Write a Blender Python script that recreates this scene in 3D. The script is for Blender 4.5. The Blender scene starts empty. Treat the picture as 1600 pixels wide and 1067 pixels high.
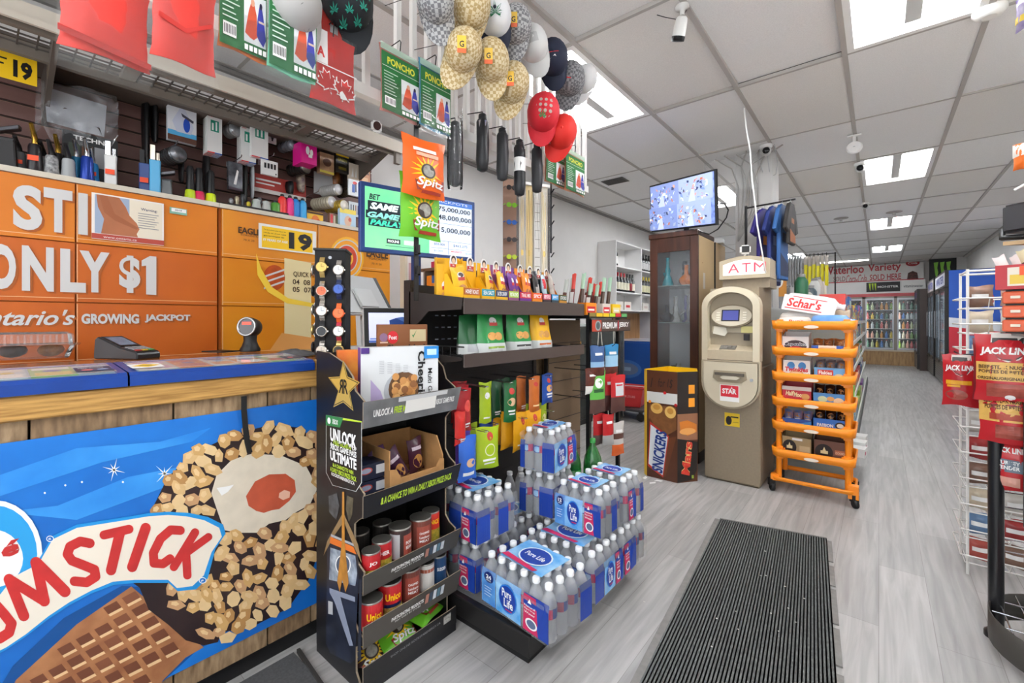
import bpy,bmesh,math,random
from math import pi,sin,cos,tan,atan2,sqrt,radians
from mathutils import Vector as V,Matrix as MX

RN = random.Random(11)
SC = bpy.context.scene
COL = SC.collection
# ---------------------------------------------------------------- camera
F_PX,HOR,CAM_Z = 690.0,500.0,1.3
YAW = math.atan(573.0/F_PX)
cd = bpy.data.cameras.new('camera')
cam = bpy.data.objects.new('camera',cd)
COL.objects.link(cam)
cam.location = (0,0,CAM_Z)
cam.rotation_euler = (pi/2,0,YAW)
cd.sensor_width = 36.0
cd.lens = F_PX/1600.0*36.0
cd.shift_y =-(533.5-HOR)/1600.0
cd.clip_start = 0.02
SC.camera = cam
# ---------------------------------------------------------------- world, exposure
w = bpy.data.worlds.new('daylight')
SC.world = w
w.use_nodes = True
w.node_tree.nodes['Background'].inputs[0].default_value = (0.93,0.97,1.0,1)
w.node_tree.nodes['Background'].inputs[1].default_value = 3.2
SC.view_settings.view_transform = 'Standard'
SC.view_settings.look = 'None'
SC.view_settings.gamma = 1.0
SC.view_settings.use_curve_mapping = False
SC.view_settings.exposure = 0.32
TUBE_E = 42.0          # brightness of the fluorescent tubes
CEIL = 2.98
# ---------------------------------------------------------------- geometry helpers
FWD = V((-sin(YAW),cos(YAW),0))
RGT = V((cos(YAW),sin(YAW),0))
def ray(px,py):
    return FWD+RGT*((px-800)/F_PX)+V((0,0,(HOR-py)/F_PX))
def onX(px,py,X):
    r = ray(px,py); t = X/r.x
    return V((X,r.y*t,CAM_Z+r.z*t))
def onY(px,py,Y):
    r = ray(px,py); t = Y/r.y
    return V((r.x*t,Y,CAM_Z+r.z*t))
def onZ(px,py,z=0.0):
    r = ray(px,py); t = (z-CAM_Z)/r.z
    return V((r.x*t,r.y*t,z))
def atZ(px,py,d):                       # at a depth d along the view axis
    r = ray(px,py)
    return V((r.x*d,r.y*d,CAM_Z+r.z*d))

def lin(h):
    h = h.lstrip('#')
    c = [int(h[i:i+2],16)/255 for i in (0,2,4)]
    return tuple(x/12.92 if x <= .04045 else ((x+.055)/1.055) ** 2.4 for x in c)+(1,)
_M = {}
def mt(hexc,rough=.5,metal=0.,noise=0.,scale=30.,bump=0.,emit=0.,trans=0.,alpha=1.,pat=None,hex2=None,coat=0.,name=None,ior=1.45,vec=(1,1,1)):
    k = (hexc,rough,metal,noise,scale,bump,emit,trans,alpha,pat,hex2,coat,ior,vec)
    if k in _M: return _M[k]
    m = bpy.data.materials.new(name or ('surface_' +hexc.lstrip('#')))
    m.use_nodes = True
    nt = m.node_tree; b = nt.nodes['Principled BSDF']
    c = lin(hexc)
    b.inputs['Base Color'].default_value = c
    b.inputs['Roughness'].default_value = rough
    b.inputs['Metallic'].default_value = metal
    b.inputs['IOR'].default_value = ior
    if trans: b.inputs['Transmission Weight'].default_value = trans
    if alpha < 1: b.inputs['Alpha'].default_value = alpha
    if coat: b.inputs['Coat Weight'].default_value = coat
    if emit:
        b.inputs['Emission Color'].default_value = c
        b.inputs['Emission Strength'].default_value = emit
    if noise or bump or pat:
        tc = nt.nodes.new('ShaderNodeTexCoord')
        mp = nt.nodes.new('ShaderNodeMapping'); mp.inputs['Scale'].default_value = vec
        nt.links.new(tc.outputs['Object'],mp.inputs[0])
        if pat == 'checker':
            t = nt.nodes.new('ShaderNodeTexChecker'); t.inputs['Scale'].default_value = scale
            t.inputs['Color1'].default_value = c; t.inputs['Color2'].default_value = lin(hex2)
            nt.links.new(mp.outputs[0],t.inputs['Vector'])
            nt.links.new(t.outputs[0],b.inputs['Base Color'])
        else:
            if pat == 'voronoi':
                t = nt.nodes.new('ShaderNodeTexVoronoi'); t.inputs['Scale'].default_value = scale
                src = t.outputs['Distance']
            elif pat == 'wave':
                t = nt.nodes.new('ShaderNodeTexWave'); t.inputs['Scale'].default_value = scale
                t.inputs['Distortion'].default_value = 3; src = t.outputs[1]
            else:
                t = nt.nodes.new('ShaderNodeTexNoise'); t.inputs['Scale'].default_value = scale
                t.inputs['Detail'].default_value = 4; src = t.outputs[0]
            nt.links.new(mp.outputs[0],t.inputs['Vector'])
            rp = nt.nodes.new('ShaderNodeValToRGB')
            rp.color_ramp.elements[0].position = .3; rp.color_ramp.elements[1].position = .7
            c2 = lin(hex2) if hex2 else tuple(x*(1-noise) for x in c[:3])+(1,)
            rp.color_ramp.elements[0].color = c2; rp.color_ramp.elements[1].color = c
            nt.links.new(src,rp.inputs[0])
            if noise or hex2: nt.links.new(rp.outputs[0],b.inputs['Base Color'])
            if emit and (noise or hex2): nt.links.new(rp.outputs[0],b.inputs['Emission Color'])
            if bump:
                bp = nt.nodes.new('ShaderNodeBump'); bp.inputs['Strength'].default_value = bump
                bp.inputs['Distance'].default_value = .01
                nt.links.new(src,bp.inputs['Height']); nt.links.new(bp.outputs[0],b.inputs['Normal'])
    _M[k] = m
    return m
def film(hexc='f4f8ff',a=.25,rough=.12):
    k = ('film',hexc,a,rough)
    if k in _M: return _M[k]
    m = bpy.data.materials.new('clear_film'); m.use_nodes = True; nt = m.node_tree; N = nt.nodes.new; L = nt.links.new
    b = nt.nodes['Principled BSDF']; out = nt.nodes['Material Output']
    b.inputs['Base Color'].default_value = lin(hexc); b.inputs['Roughness'].default_value = rough
    tr = N('ShaderNodeBsdfTransparent'); gl = N('ShaderNodeBsdfGlossy'); gl.inputs['Roughness'].default_value = rough
    fz = N('ShaderNodeFresnel'); fz.inputs['IOR'].default_value = 1.35
    tc = N('ShaderNodeTexCoord'); no = N('ShaderNodeTexNoise'); no.inputs['Scale'].default_value = 25; L(tc.outputs['Object'],no.inputs['Vector'])
    bp = N('ShaderNodeBump'); bp.inputs['Strength'].default_value = .5; bp.inputs['Distance'].default_value = .006
    L(no.outputs[0],bp.inputs['Height']); L(bp.outputs[0],gl.inputs['Normal'])
    m1 = N('ShaderNodeMixShader'); L(fz.outputs[0],m1.inputs[0]); L(tr.outputs[0],m1.inputs[1]); L(gl.outputs[0],m1.inputs[2])
    m2 = N('ShaderNodeMixShader'); m2.inputs[0].default_value = a*.45; L(m1.outputs[0],m2.inputs[1]); src = b
    if a > .8:
        tl = N('ShaderNodeBsdfTranslucent'); tl.inputs[0].default_value = lin(hexc); src = N('ShaderNodeMixShader'); src.inputs[0].default_value = .5; L(b.outputs[0],src.inputs[1]); L(tl.outputs[0],src.inputs[2])
    L(src.outputs[0],m2.inputs[2]); L(m2.outputs[0],out.inputs[0])
    _M[k] = m
    return m

def FX(x=0,y=0,z=0): return MX(((0,0,1,x),(1,0,0,y),(0,1,0,z),(0,0,0,1)))      # faces +X, u=+Y v=+Z
def FY(x=0,y=0,z=0): return MX(((1,0,0,x),(0,0,-1,y),(0,1,0,z),(0,0,0,1)))     # faces -Y, u=+X v=+Z
def FZ(x=0,y=0,z=0): return MX.Translation((x,y,z))                                          # faces up
def FNX(x=0,y=0,z=0): return MX(((0,0,-1,x),(-1,0,0,y),(0,1,0,z),(0,0,0,1)))   # faces -X, u=-Y
def frame(o,u,v):
    u = V(u).normalized(); v = V(v); n = u.cross(v).normalized(); v = n.cross(u)
    return MX(((u.x,v.x,n.x,o[0]),(u.y,v.y,n.y,o[1]),(u.z,v.z,n.z,o[2]),(0,0,0,1)))

_TX = {}
def text_geo(s,bold=0.,shear=0.,res=2,space=1.):
    k = (s,bold,shear,res,space)
    if k in _TX: return _TX[k]
    cu = bpy.data.curves.new('lettering','FONT')
    cu.body = s; cu.size = 1; cu.offset = bold; cu.shear = shear; cu.resolution_u = res; cu.space_character = space
    cu.fill_mode = 'FRONT'; cu.align_x = 'CENTER'
    ob = bpy.data.objects.new('lettering',cu)
    me = bpy.data.meshes.new_from_object(ob)
    vs = [(v.co.x,v.co.y) for v in me.vertices]; fs = [tuple(p.vertices) for p in me.polygons]
    bpy.data.objects.remove(ob); bpy.data.curves.remove(cu); bpy.data.meshes.remove(me)
    if vs:
        x0 = min(v[0] for v in vs); x1 = max(v[0] for v in vs); y0 = min(v[1] for v in vs); y1 = max(v[1] for v in vs)
        vs = [((v[0]-x0)/max(x1-x0,1e-6),(v[1]-y0)/max(y1-y0,1e-6)) for v in vs]
    _TX[k] = (vs,fs)
    return _TX[k]

class MB:
    def __init__(s,T=None):
        s.v = []; s.f = []; s.m = []; s.s = []; s.mats = []; s.T = T or MX.Identity(4); s.k = 0
    def mi(s,m):
        if m not in s.mats: s.mats.append(m)
        return s.mats.index(m)
    def add(s,vs,fs,m,smooth=False,T=None):
        T = s.T @ T if T is not None else s.T
        b = len(s.v); s.v += [T @ V(v) for v in vs]
        if not isinstance(m,list): m = [m]*len(fs)
        for f,mm in zip(fs,m):
            s.f.append([b+i for i in f]); s.m.append(s.mi(mm)); s.s.append(smooth)
        return s
    def box(s,x0,x1,y0,y1,z0,z1,m,T=None):
        vs = [(x,y,z) for x in (x0,x1) for y in (y0,y1) for z in (z0,z1)]
        return s.add(vs,[(0,1,3,2),(4,6,7,5),(0,4,5,1),(2,3,7,6),(0,2,6,4),(1,5,7,3)],m,T=T)
    def poly(s,pts,m,T=None):
        return s.add(pts,[tuple(range(len(pts)))],m,T=T)
    def prism(s,pts,z0,z1,m,T=None,m2=None):
        n = len(pts)
        vs = [(p[0],p[1],z0) for p in pts]+[(p[0],p[1],z1) for p in pts]
        fs = [tuple(reversed(range(n))),tuple(range(n,2*n))]+[(i,(i+1) % n,n+(i+1) % n,n+i) for i in range(n)]
        return s.add(vs,fs,[m,m2 or m]+[m]*n,T=T)
    def loft(s,rings,m,caps=True,smooth=True,close=True,T=None):
        n = len(rings[0]); vs = [p for r in rings for p in r]; fs = []; ms = []
        for i in range(len(rings)-1):
            mm = m[i] if isinstance(m,list) else m
            for j in range(n if close else n-1):
                k = (j+1) % n
                fs.append((i*n+j,i*n+k,(i+1)*n+k,(i+1)*n+j)); ms.append(mm)
        s.add(vs,fs,ms,smooth,T)
        if caps:
            s.add(list(rings[0]),[tuple(reversed(range(n)))],ms[0],False,T)
            s.add(list(rings[-1]),[tuple(range(n))],ms[-1],False,T)
        return s
    def lathe(s,prof,m,n=14,caps=True,smooth=True,T=None):
        return s.loft([[(r*cos(2*pi*j/n),r*sin(2*pi*j/n),z) for j in range(n)] for r,z in prof],m,caps,smooth,True,T)
    def cyl(s,p,q,r,m,n=8,r2=None,T=None):
        return s.tube([p,q],r,m,n,T=T,r2=r2)
    def tube(s,pts,r,m,n=6,T=None,r2=None,closed=False):
        pts = [V(p) for p in pts]; rings = []; up = None
        for i,p in enumerate(pts):
            a = pts[i-1] if (i > 0 or closed) else p
            b = pts[(i+1) % len(pts)] if (i < len(pts)-1 or closed) else p
            d = (b-a).normalized()
            if up is None: up = V((0,0,1)) if abs(d.z) < .9 else V((1,0,0))
            x = d.cross(up)
            if x.length < 1e-4: x = d.cross(V((0,1,0)))
            x.normalize(); y = x.cross(d); up = y
            rr = r if r2 is None else r+(r2-r)*i/(len(pts)-1)
            rings.append([p+x*(rr*cos(2*pi*j/n))+y*(rr*sin(2*pi*j/n)) for j in range(n)])
        if closed: rings.append(rings[0])
        return s.loft(rings,m,caps=not closed,T=T)
    def text(s,t,u0,v0,u1,v1,m,T=None,bold=0.,shear=0.,n=.0006,warp=None,res=2,space=1.):
        vs,fs = text_geo(t,bold,shear,res,space)
        P = []
        for a,b in vs:
            u = u0+(u1-u0)*a; v = v0+(v1-v0)*b
            P.append(warp(u,v) if warp else (u,v,n))
        return s.add(P,fs,m,T=T)
    def decals(s,T,W,H,L,warp=None,n0=.0005):
        """printed artwork on a flat face: coordinates 0..1 over W x H"""
        for i,d in enumerate(L):
            n = n0+.0002*i; k = d[0]
            wf = (lambda u,v,n=n: warp(u,v,n)) if warp else (lambda u,v,n=n: (u,v,n))
            if k == 'r':
                _,a,b,c,e,m = d
                if warp:
                    K = 6; ps = [wf((a+(c-a)*i2/K)*W,(b+(e-b)*j/K)*H) for j in range(K+1) for i2 in range(K+1)]
                    s.add(ps,[(j*(K+1)+i2,j*(K+1)+i2+1,(j+1)*(K+1)+i2+1,(j+1)*(K+1)+i2) for j in range(K) for i2 in range(K)],m,T=T)
                else: s.poly([wf(a*W,b*H),wf(c*W,b*H),wf(c*W,e*H),wf(a*W,e*H)],m,T)
            elif k == 'e':
                _,a,b,c,e,m = d; q = 20
                ps = [wf((a+c*cos(2*pi*j/q))*W,(b+e*sin(2*pi*j/q))*H) for j in range(q)]
                if warp:
                    ps.append(wf(a*W,b*H)); s.add(ps,[(j,(j+1) % q,q) for j in range(q)],m,T=T)
                else: s.poly(ps,m,T)
            elif k == 'p':
                ps = [wf(a*W,b*H) for a,b in d[1]]; s.poly(ps,d[2],T)
            elif k == 't':
                t,a,b,c,e,m = d[1:7]; bo = d[7] if len(d) > 7 else .02; sh = d[8] if len(d) > 8 else 0
                s.text(t,a*W,b*H,c*W,e*H,m,T,bo,sh,n,(lambda u,v: wf(u,v)) if warp else None)
        return s
    def build(s,name,parent=None,bev=0.,seg=1,loc=None,rz=None,mat4=None):
        me = bpy.data.meshes.new(name)
        me.from_pydata([tuple(v) for v in s.v],[],s.f)
        for m in s.mats: me.materials.append(m)
        me.polygons.foreach_set('material_index',s.m)
        me.polygons.foreach_set('use_smooth',s.s)
        me.update()
        if bev:
            bm = bmesh.new(); bm.from_mesh(me)
            bmesh.ops.remove_doubles(bm,verts=bm.verts,dist=1e-6)
            es = [e for e in bm.edges if len(e.link_faces) == 2 and e.calc_face_angle(0) > .6]
            bmesh.ops.bevel(bm,geom=es,offset=bev,segments=seg,affect='EDGES',clamp_overlap=True)
            bm.to_mesh(me); bm.free()
        o = bpy.data.objects.new(name,me); COL.objects.link(o)
        if parent is not None: o.parent = parent
        if loc is not None: o.location = loc
        if rz is not None: o.rotation_euler = (0,0,rz)
        if mat4 is not None: o.matrix_world = mat4
        return o

def tag(o,label,cat,group=None,kind=None):
    o['label'] = label; o['category'] = cat
    if group: o['group'] = group
    if kind: o['kind'] = kind
    return o
def thing(name,label,cat,loc=(0,0,0),rz=0.,group=None,mat4=None):
    o = bpy.data.objects.new(name,None); COL.objects.link(o)
    o.empty_display_size = .05
    if mat4 is not None: o.matrix_world = mat4
    else:
        o.location = loc; o.rotation_euler = (0,0,rz)
    return tag(o,label,cat,group)
KIDS = {}
def dup(root,loc,rz=0.,label=None,group=None):
    r = root.copy(); COL.objects.link(r); r.location = loc; r.rotation_euler = (0,0,rz)
    if label: r['label'] = label
    if group: r['group'] = group
    for ch in list(root.children):
        c = ch.copy(); COL.objects.link(c); c.parent = r
        for g in list(ch.children):
            d = g.copy(); COL.objects.link(d); d.parent = c
    return r
def struct(name,mb,bev=0.):
    o = mb.build(name,bev=bev); o['kind'] = 'structure'
    return o

def pouch(mb,w,h,d,mf,nx=8,nz=12,wedge=False,seed=0,z0=0.,hole=False,T=None,seal=.07):
    """a filled bag: base centre at the origin, front towards -Y; mf(u,v) picks the printed colour (u -1..1, v 0..1)"""
    r = random.Random(seed); ph = r.uniform(0,6)
    def th(u,v):
        if wedge: t = (1-v) ** .6*(1-abs(u) ** 6) ** .5
        else: t = max(0,min(1,(v-seal*.4)/.16,(1-seal-v)/.2)) ** .6*max(0,1-abs(u) ** 2.6)
        return d/2*t*(1+.10*sin(9*v+5*u+ph))+.0012
    def wd(v):
        if wedge: return w/2*(1-.06*v)
        return w/2*(1-.07*max(0,min(1,v/.18,(1-v)/.18))+.012*sin(23*v+ph))
    def fr(x,z):
        v = max(0,min(1,(z-z0)/h)); u = max(-1,min(1,x/wd(v)))
        return th(u,v)
    for sgn in (-1,1):
        vs = []; fs = []; ms = []
        for j in range(nz+1):
            for i in range(nx+1):
                u =-1+2*i/nx; v = j/nz
                vs.append((u*wd(v),sgn*th(u,v),z0+v*h+.004*sin(3*u+ph)*(1 if j in (0,nz) else 0)))
        for j in range(nz):
            for i in range(nx):
                a = j*(nx+1)+i
                f = (a,a+1,a+nx+2,a+nx+1)
                fs.append(f if sgn < 0 else f[::-1])
                ms.append(mf(-1+2*(i+.5)/nx,(j+.5)/nz))
        mb.add(vs,fs,ms,True,T)
    return lambda u,v,n=.0008: (u,-fr(u,v)-n,v)
def bag(name,label,cat,group,loc,rz,w,h,d,base,art,wedge=False,seed=0,bands=(),mat4=None,parent=None,hole=True):
    """art coordinates run 0..1 over the bag's front"""
    mb = MB()
    mb_m = base
    def mf(u,v):
        for a,b,m in bands:
            if a <= v < b: return m
        return mb_m
    wp = pouch(mb,w,h,d,mf,wedge=wedge,seed=seed)
    mb.decals(None,w,h,art,warp=lambda u,v,n: wp(u-w/2,v,n))
    o = mb.build(name,parent,loc=loc,rz=rz)
    if mat4 is not None: o.matrix_world = mat4
    if label: tag(o,label,cat,group)
    return o
def face_rz(p):                      # yaw that turns a product's front (-Y) to face the aisle camera point
    return atan2(-p[0],p[1])*1.0

# colours used everywhere
WHITE = mt('f1f0ee',.55); OFFW = mt('e6e2da',.6); BLACK = mt('121214',.45); DARK = mt('1f1d1e',.5)
CHROME = mt('c9cbd0',.18,.95); STEEL = mt('a9abb0',.35,.8); RED = mt('c8202a',.4); BLUE = mt('1b4fa8',.35)
YEL = mt('f3c515',.45); ORG = mt('ef8a1c',.45); GRN = mt('2f7d45',.45); NAVY = mt('17264f',.4)
KRAFT = mt('b98a57',.75,noise=.15,scale=40); CLEAR = film(); LGREY = mt('b9bbbe',.5)
# the room
XL,XR,YB,YF =-3.36,1.78,17.3,-1.6
def floor_mat():
    m = bpy.data.materials.new('grey_vinyl_planks'); m.use_nodes = True
    nt = m.node_tree; b = nt.nodes['Principled BSDF']; N = nt.nodes.new; L = nt.links.new
    tc = N('ShaderNodeTexCoord'); mp = N('ShaderNodeMapping'); mp.inputs['Rotation'].default_value = (0,0,pi/2)
    L(tc.outputs['Object'],mp.inputs[0])
    br = N('ShaderNodeTexBrick'); br.inputs['Scale'].default_value = 1
    br.inputs['Brick Width'].default_value = 1.22; br.inputs['Row Height'].default_value = .18
    br.inputs['Mortar Size'].default_value = .0012; br.inputs['Bias'].default_value = 0
    br.inputs['Color1'].default_value = lin('b4b3b2'); br.inputs['Color2'].default_value = lin('a3a2a1'); br.inputs['Mortar'].default_value = lin('8a8784')
    L(mp.outputs[0],br.inputs['Vector'])
    m2 = N('ShaderNodeMapping'); m2.inputs['Scale'].default_value = (14,.9,1); L(tc.outputs['Object'],m2.inputs[0])
    no = N('ShaderNodeTexNoise'); no.inputs['Scale'].default_value = 2.2; no.inputs['Detail'].default_value = 6; no.inputs['Distortion'].default_value = .6
    L(m2.outputs[0],no.inputs['Vector'])
    rp = N('ShaderNodeValToRGB'); rp.color_ramp.elements[0].position = .32; rp.color_ramp.elements[1].position = .68
    rp.color_ramp.elements[0].color = (.74,.73,.72,1); rp.color_ramp.elements[1].color = (1.1,1.09,1.08,1)
    L(no.outputs[0],rp.inputs[0])
    mx = N('ShaderNodeMix'); mx.data_type = 'RGBA'; mx.blend_type = 'MULTIPLY'; mx.inputs[0].default_value = 1
    L(br.outputs[0],mx.inputs[6]); L(rp.outputs[0],mx.inputs[7]); L(mx.outputs[2],b.inputs['Base Color'])
    b.inputs['Roughness'].default_value = .42
    bp = N('ShaderNodeBump'); bp.inputs['Strength'].default_value = .12; bp.inputs['Distance'].default_value = .004
    L(no.outputs[0],bp.inputs['Height']); L(bp.outputs[0],b.inputs['Normal'])
    return m
f = MB(); f.box(XL,XR,YF,YB,-.05,0,floor_mat()); struct('floor',f)
WALL = mt('dcdad8',.75,noise=.05,scale=4)
for nm,bx in (('wall_left',(XL-.1,XL,YF,YB)),('wall_right',(XR,XR+.1,YF,YB)),('wall_back',(XL,XR,YB,YB+.1))):
    b = MB(); b.box(bx[0],bx[1],bx[2],bx[3],0,CEIL+.1,WALL); struct(nm,b)
# storefront end behind the camera: low sill, header and window posts, open to daylight
b = MB(); b.box(XL,XR,YF-.1,YF,0,.35,mt('8a8a88',.6)); b.box(XL,XR,YF-.1,YF,2.75,CEIL,mt('8a8a88',.6))
for x in (XL,-1.7,0,XR-.08): b.box(x,x+.08,YF-.1,YF,.35,2.75,mt('5b5d60',.4,.6))
struct('wall_front',b)
# ceiling: mineral tiles laid in a T-bar grid (0.62 x 1.2 m)
TILE = mt('f5f4f3',.9,noise=.1,scale=160,bump=.25)
TILE2 = mt('eeebe7',.9,noise=.1,scale=160,bump=.25)
BAR = mt('b5b0ab',.55); DARKGAP = mt('3a3735',.8)
GX = [-3.3+.627*i for i in range(9)]      # ... -2.05 -1.42 -.79 -.165 .46 1.09 1.72
GY = [-1.3+1.2*i for i in range(16)]
LIGHTS = [(5,3),(5,6),(5,9),(5,12),(2,3),(2,6),(2,9),(2,12),(7,3),(5,0)]
c = MB()
c.box(XL,XR,YF,YB,CEIL+.10,CEIL+.14,DARKGAP)
rt = random.Random(5)
for i in range(-1,9):
    for j in range(-1,16):
        if (i,j) in LIGHTS: continue
        x0 = GX[i] if i >= 0 else XL; x1 = GX[i+1] if i+1 < 9 else XR
        y0 = GY[j] if j >= 0 else YF; y1 = GY[j+1] if j+1 < 16 else YB
        x1 = min(x1,XR)
        if x1-x0 < .03: continue
        dz = rt.choice([0,0,0,0,.004,.008]); tl = .022 if (i,j) in ((4,2),(3,2),(4,3),(3,3)) else 0
        vs = [(x0+.008,y0+.006,CEIL+dz),(x1-.008,y0+.006,CEIL+dz),(x1-.008,y1-.006,CEIL+dz+tl),(x0+.008,y1-.006,CEIL+dz+tl)]
        c.add(vs+[(a,q,z+.015) for a,q,z in vs],[(3,2,1,0),(4,5,6,7),(0,1,5,4),(1,2,6,5),(2,3,7,6),(3,0,4,7)],TILE2 if rt.random() < .2 else TILE)
for x in GX: c.box(x-.014,x+.014,YF,YB,CEIL-.006,CEIL+.02,BAR)
for y in GY: c.box(XL,XR,y-.011,y+.011,CEIL-.003,CEIL+.02,BAR)
struct('ceiling',c)
# white angle moulding where ceiling meets the walls
b = MB(); b.box(XL,XL+.03,YF,YB,CEIL-.03,CEIL,mt('8d8a86',.6)); b.box(XR-.03,XR,YF,YB,CEIL-.03,CEIL,OFFW)
struct('trim_1',b)
b = MB(); b.box(XL,XL+.015,2.2,YB,0,.1,mt('55504c',.6)); struct('baseboard_left',b)
# square column behind the cash machine
b = MB(); b.box(-1.13,-.80,4.95,5.3,0,CEIL,mt('cfcdcb',.7,noise=.05,scale=6)); struct('column',b)
# boxed column in the far corner
b = MB(); b.box(1.25,XR,16.6,YB,0,CEIL,WALL); struct('trim_2',b)

# ---- ceiling light fixtures: pan, four tubes, ballast cover, one lamp each
LAMP = mt('fafcff',.4,emit=TUBE_E,name='lit_fluorescent_tube'); STRIP = mt('fffaf2',.4,emit=8); PAN = mt('f4f4f2',.4)
names = {(5,3): 'second in the aisle row',(5,6): 'third in the aisle row',(5,9): 'fourth in the aisle row',
         (5,12): 'in the aisle row close to the sign',(2,3): 'above the hanging caps',(2,6): 'behind the wall screen',(2,9): 'beyond the hung jerseys',
         (2,12): 'above the hung grey and yellow packs'}
for (i,j) in LIGHTS:
    x0,x1,y0,y1 = GX[i]+.014,GX[i+1]-.014,GY[j]+.011,GY[j+1]-.011
    cx,cy = (x0+x1)/2,(y0+y1)/2; hx,hy = (x1-x0)/2,(y1-y0)/2
    vis = (i,j) in names
    t = thing('ceiling_light',('white four tube ceiling fixture ' +names[(i,j)]) if vis else 'recessed white fluorescent fixture above the shop entrance','ceiling light',(cx,cy,CEIL),0,'fluorescent fixtures in the ceiling grid')
    b = MB(); o_,i_ = .0,.035
    b.add([(-hx,-hy,-.004),(hx,-hy,-.004),(hx,hy,-.004),(-hx,hy,-.004),(-hx+i_,-hy+i_,-.004),(hx-i_,-hy+i_,-.004),(hx-i_,hy-i_,-.004),(-hx+i_,hy-i_,-.004),
           (-hx+.09,-hy+.1,.075),(hx-.09,-hy+.1,.075),(hx-.09,hy-.1,.075),(-hx+.09,hy-.1,.075)],
          [(0,4,5,1),(1,5,6,2),(2,6,7,3),(3,7,4,0),(4,8,9,5),(5,9,10,6),(6,10,11,7),(7,11,8,4),(8,11,10,9)],PAN)
    b.build('pan',t)
    b = MB(); b.box(-.035,.035,-hy+.1,hy-.1,.02,.074,mt('d8d8d6',.3,.2)); b.build('ballast_cover',t)
    for q in (-.2,-.095,.095,.2):
        b = MB(); b.cyl((q,-hy+.09,.03),(q,hy-.09,.03),.0135,LAMP,8); b.build('tube',t)
# bare strip light on the ceiling before the sign wall
t = thing('strip_light','long bare white strip light before the shop sign','ceiling light',(-.75,15.4,CEIL))
b = MB(); b.box(-.55,.55,-.04,.04,-.035,-.003,PAN); b.build('housing',t)
b = MB(); b.cyl((-.54,0,-.05),(.54,0,-.05),.016,STRIP,8); b.build('tube',t)
# service counter
XC =-1.78
def wood(hexa,hexb,sc=9,vec=(1,1,6),rough=.55):
    return mt(hexa,rough,noise=.3,hex2=hexb,scale=sc,bump=.15,vec=vec)
PLANK = wood('a68c6c','6e563c',6,(1,9,2)); PLANK2 = wood('967a5a','604a34',6,(1,9,2)); FASC = wood('c79a55','8f6630',6,(1,1.2,22))
TOPM = mt('a8632f',.18,noise=.2,scale=3)
ct = thing('counter','wood plank service counter with brown top, ice cream poster on its front','counter',(XC,0,0))
b = MB(); yb = [-.75,-.28,.085,.405,.695,.86,1.15,1.45,1.8,2.15,2.55,2.95]
for i in range(len(yb)-1):
    b.box(-.03,0,yb[i]+.003,yb[i+1]-.003,.07,1.03,PLANK if i % 2 else PLANK2)
b.box(-.05,-.028,-.75,2.95,.07,1.03,mt('2b2018',.8))
b.build('front_panel',ct)
b = MB(); b.box(-.62,-.02,-.73,2.93,0,.07,BLACK); b.build('plinth',ct)
b = MB(); b.box(-.01,.022,-.75,2.95,1.03,1.098,FASC); b.build('fascia',ct,bev=.004)
b = MB(); b.box(-.66,-.004,-.75,2.95,1.0985,1.138,TOPM); b.box(-.004,.022,.87,2.95,1.0985,1.138,FASC); b.build('worktop',ct)
b = MB(); b.box(-.65,-.6,-.75,2.95,.07,1.098,PLANK2); b.box(-.65,-.03,2.92,2.95,.07,1.098,PLANK2); b.build('back_panel',ct)

# ---- ice cream poster: printed sheet on the counter front
BSKY = mt('1d78cf',.38,noise=.4,hex2='0f5fb4',scale=3.5); pst = thing('ice_cream_poster','large blue ice cream cone poster fixed to the plank counter front','poster',(XC+.004,0,0))
Y0,Y1,ZB,ZT =-.55,.925,.14,.975
b = MB(); b.box(0,.002,Y0,Y1,ZB,ZT,BSKY)
# diagonal lighter swooshes printed on the blue
LB = mt('3f9be6',.38,noise=.3,hex2='1d78cf',scale=5); DB = mt('0a4b8d',.4)
def pp(px,py): q = onX(px,py,XC+.006); return (q.y,q.z)
T = FX(.0022,0,0)
def dP(pts,m,n): b.poly([(u,v,n) for u,v in pts],m,T)
def px(*pts): return [pp(*p) for p in pts]
dP(px((0,742),(120,700),(250,690),(330,668),(300,690),(160,722),(0,775)),LB,.0004)
dP(px((0,800),(90,790),(200,745),(320,722),(260,760),(120,812)),LB,.0004)
for cx,cy in ((178,734),(257,740)):
    for k in range(4):
        a = pi/4*k+(.25 if cx < 200 else .75)
        L = 19 if k % 2 == 0 else 11
        c_,s_ = cos(a),sin(a)
        dP(px((cx+L*c_,cy+L*s_),(cx-1.2*s_,cy+1.2*c_),(cx-L*c_,cy-L*s_),(cx+1.2*s_,cy-1.2*c_)),WHITE,.0006)
for q in ((102,758),(128,753),(192,753),(70,770)):
    dP(px((q[0]-2,q[1]),(q[0],q[1]+2),(q[0]+2,q[1]),(q[0],q[1]-2)),WHITE,.0006)
# shade side of the printed cone
dP(px((20,1040),(100,965),(190,915),(235,918),(330,1005),(312,1012),(255,1064),(120,1110),(-10,1090)),DB,.0005)
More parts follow.
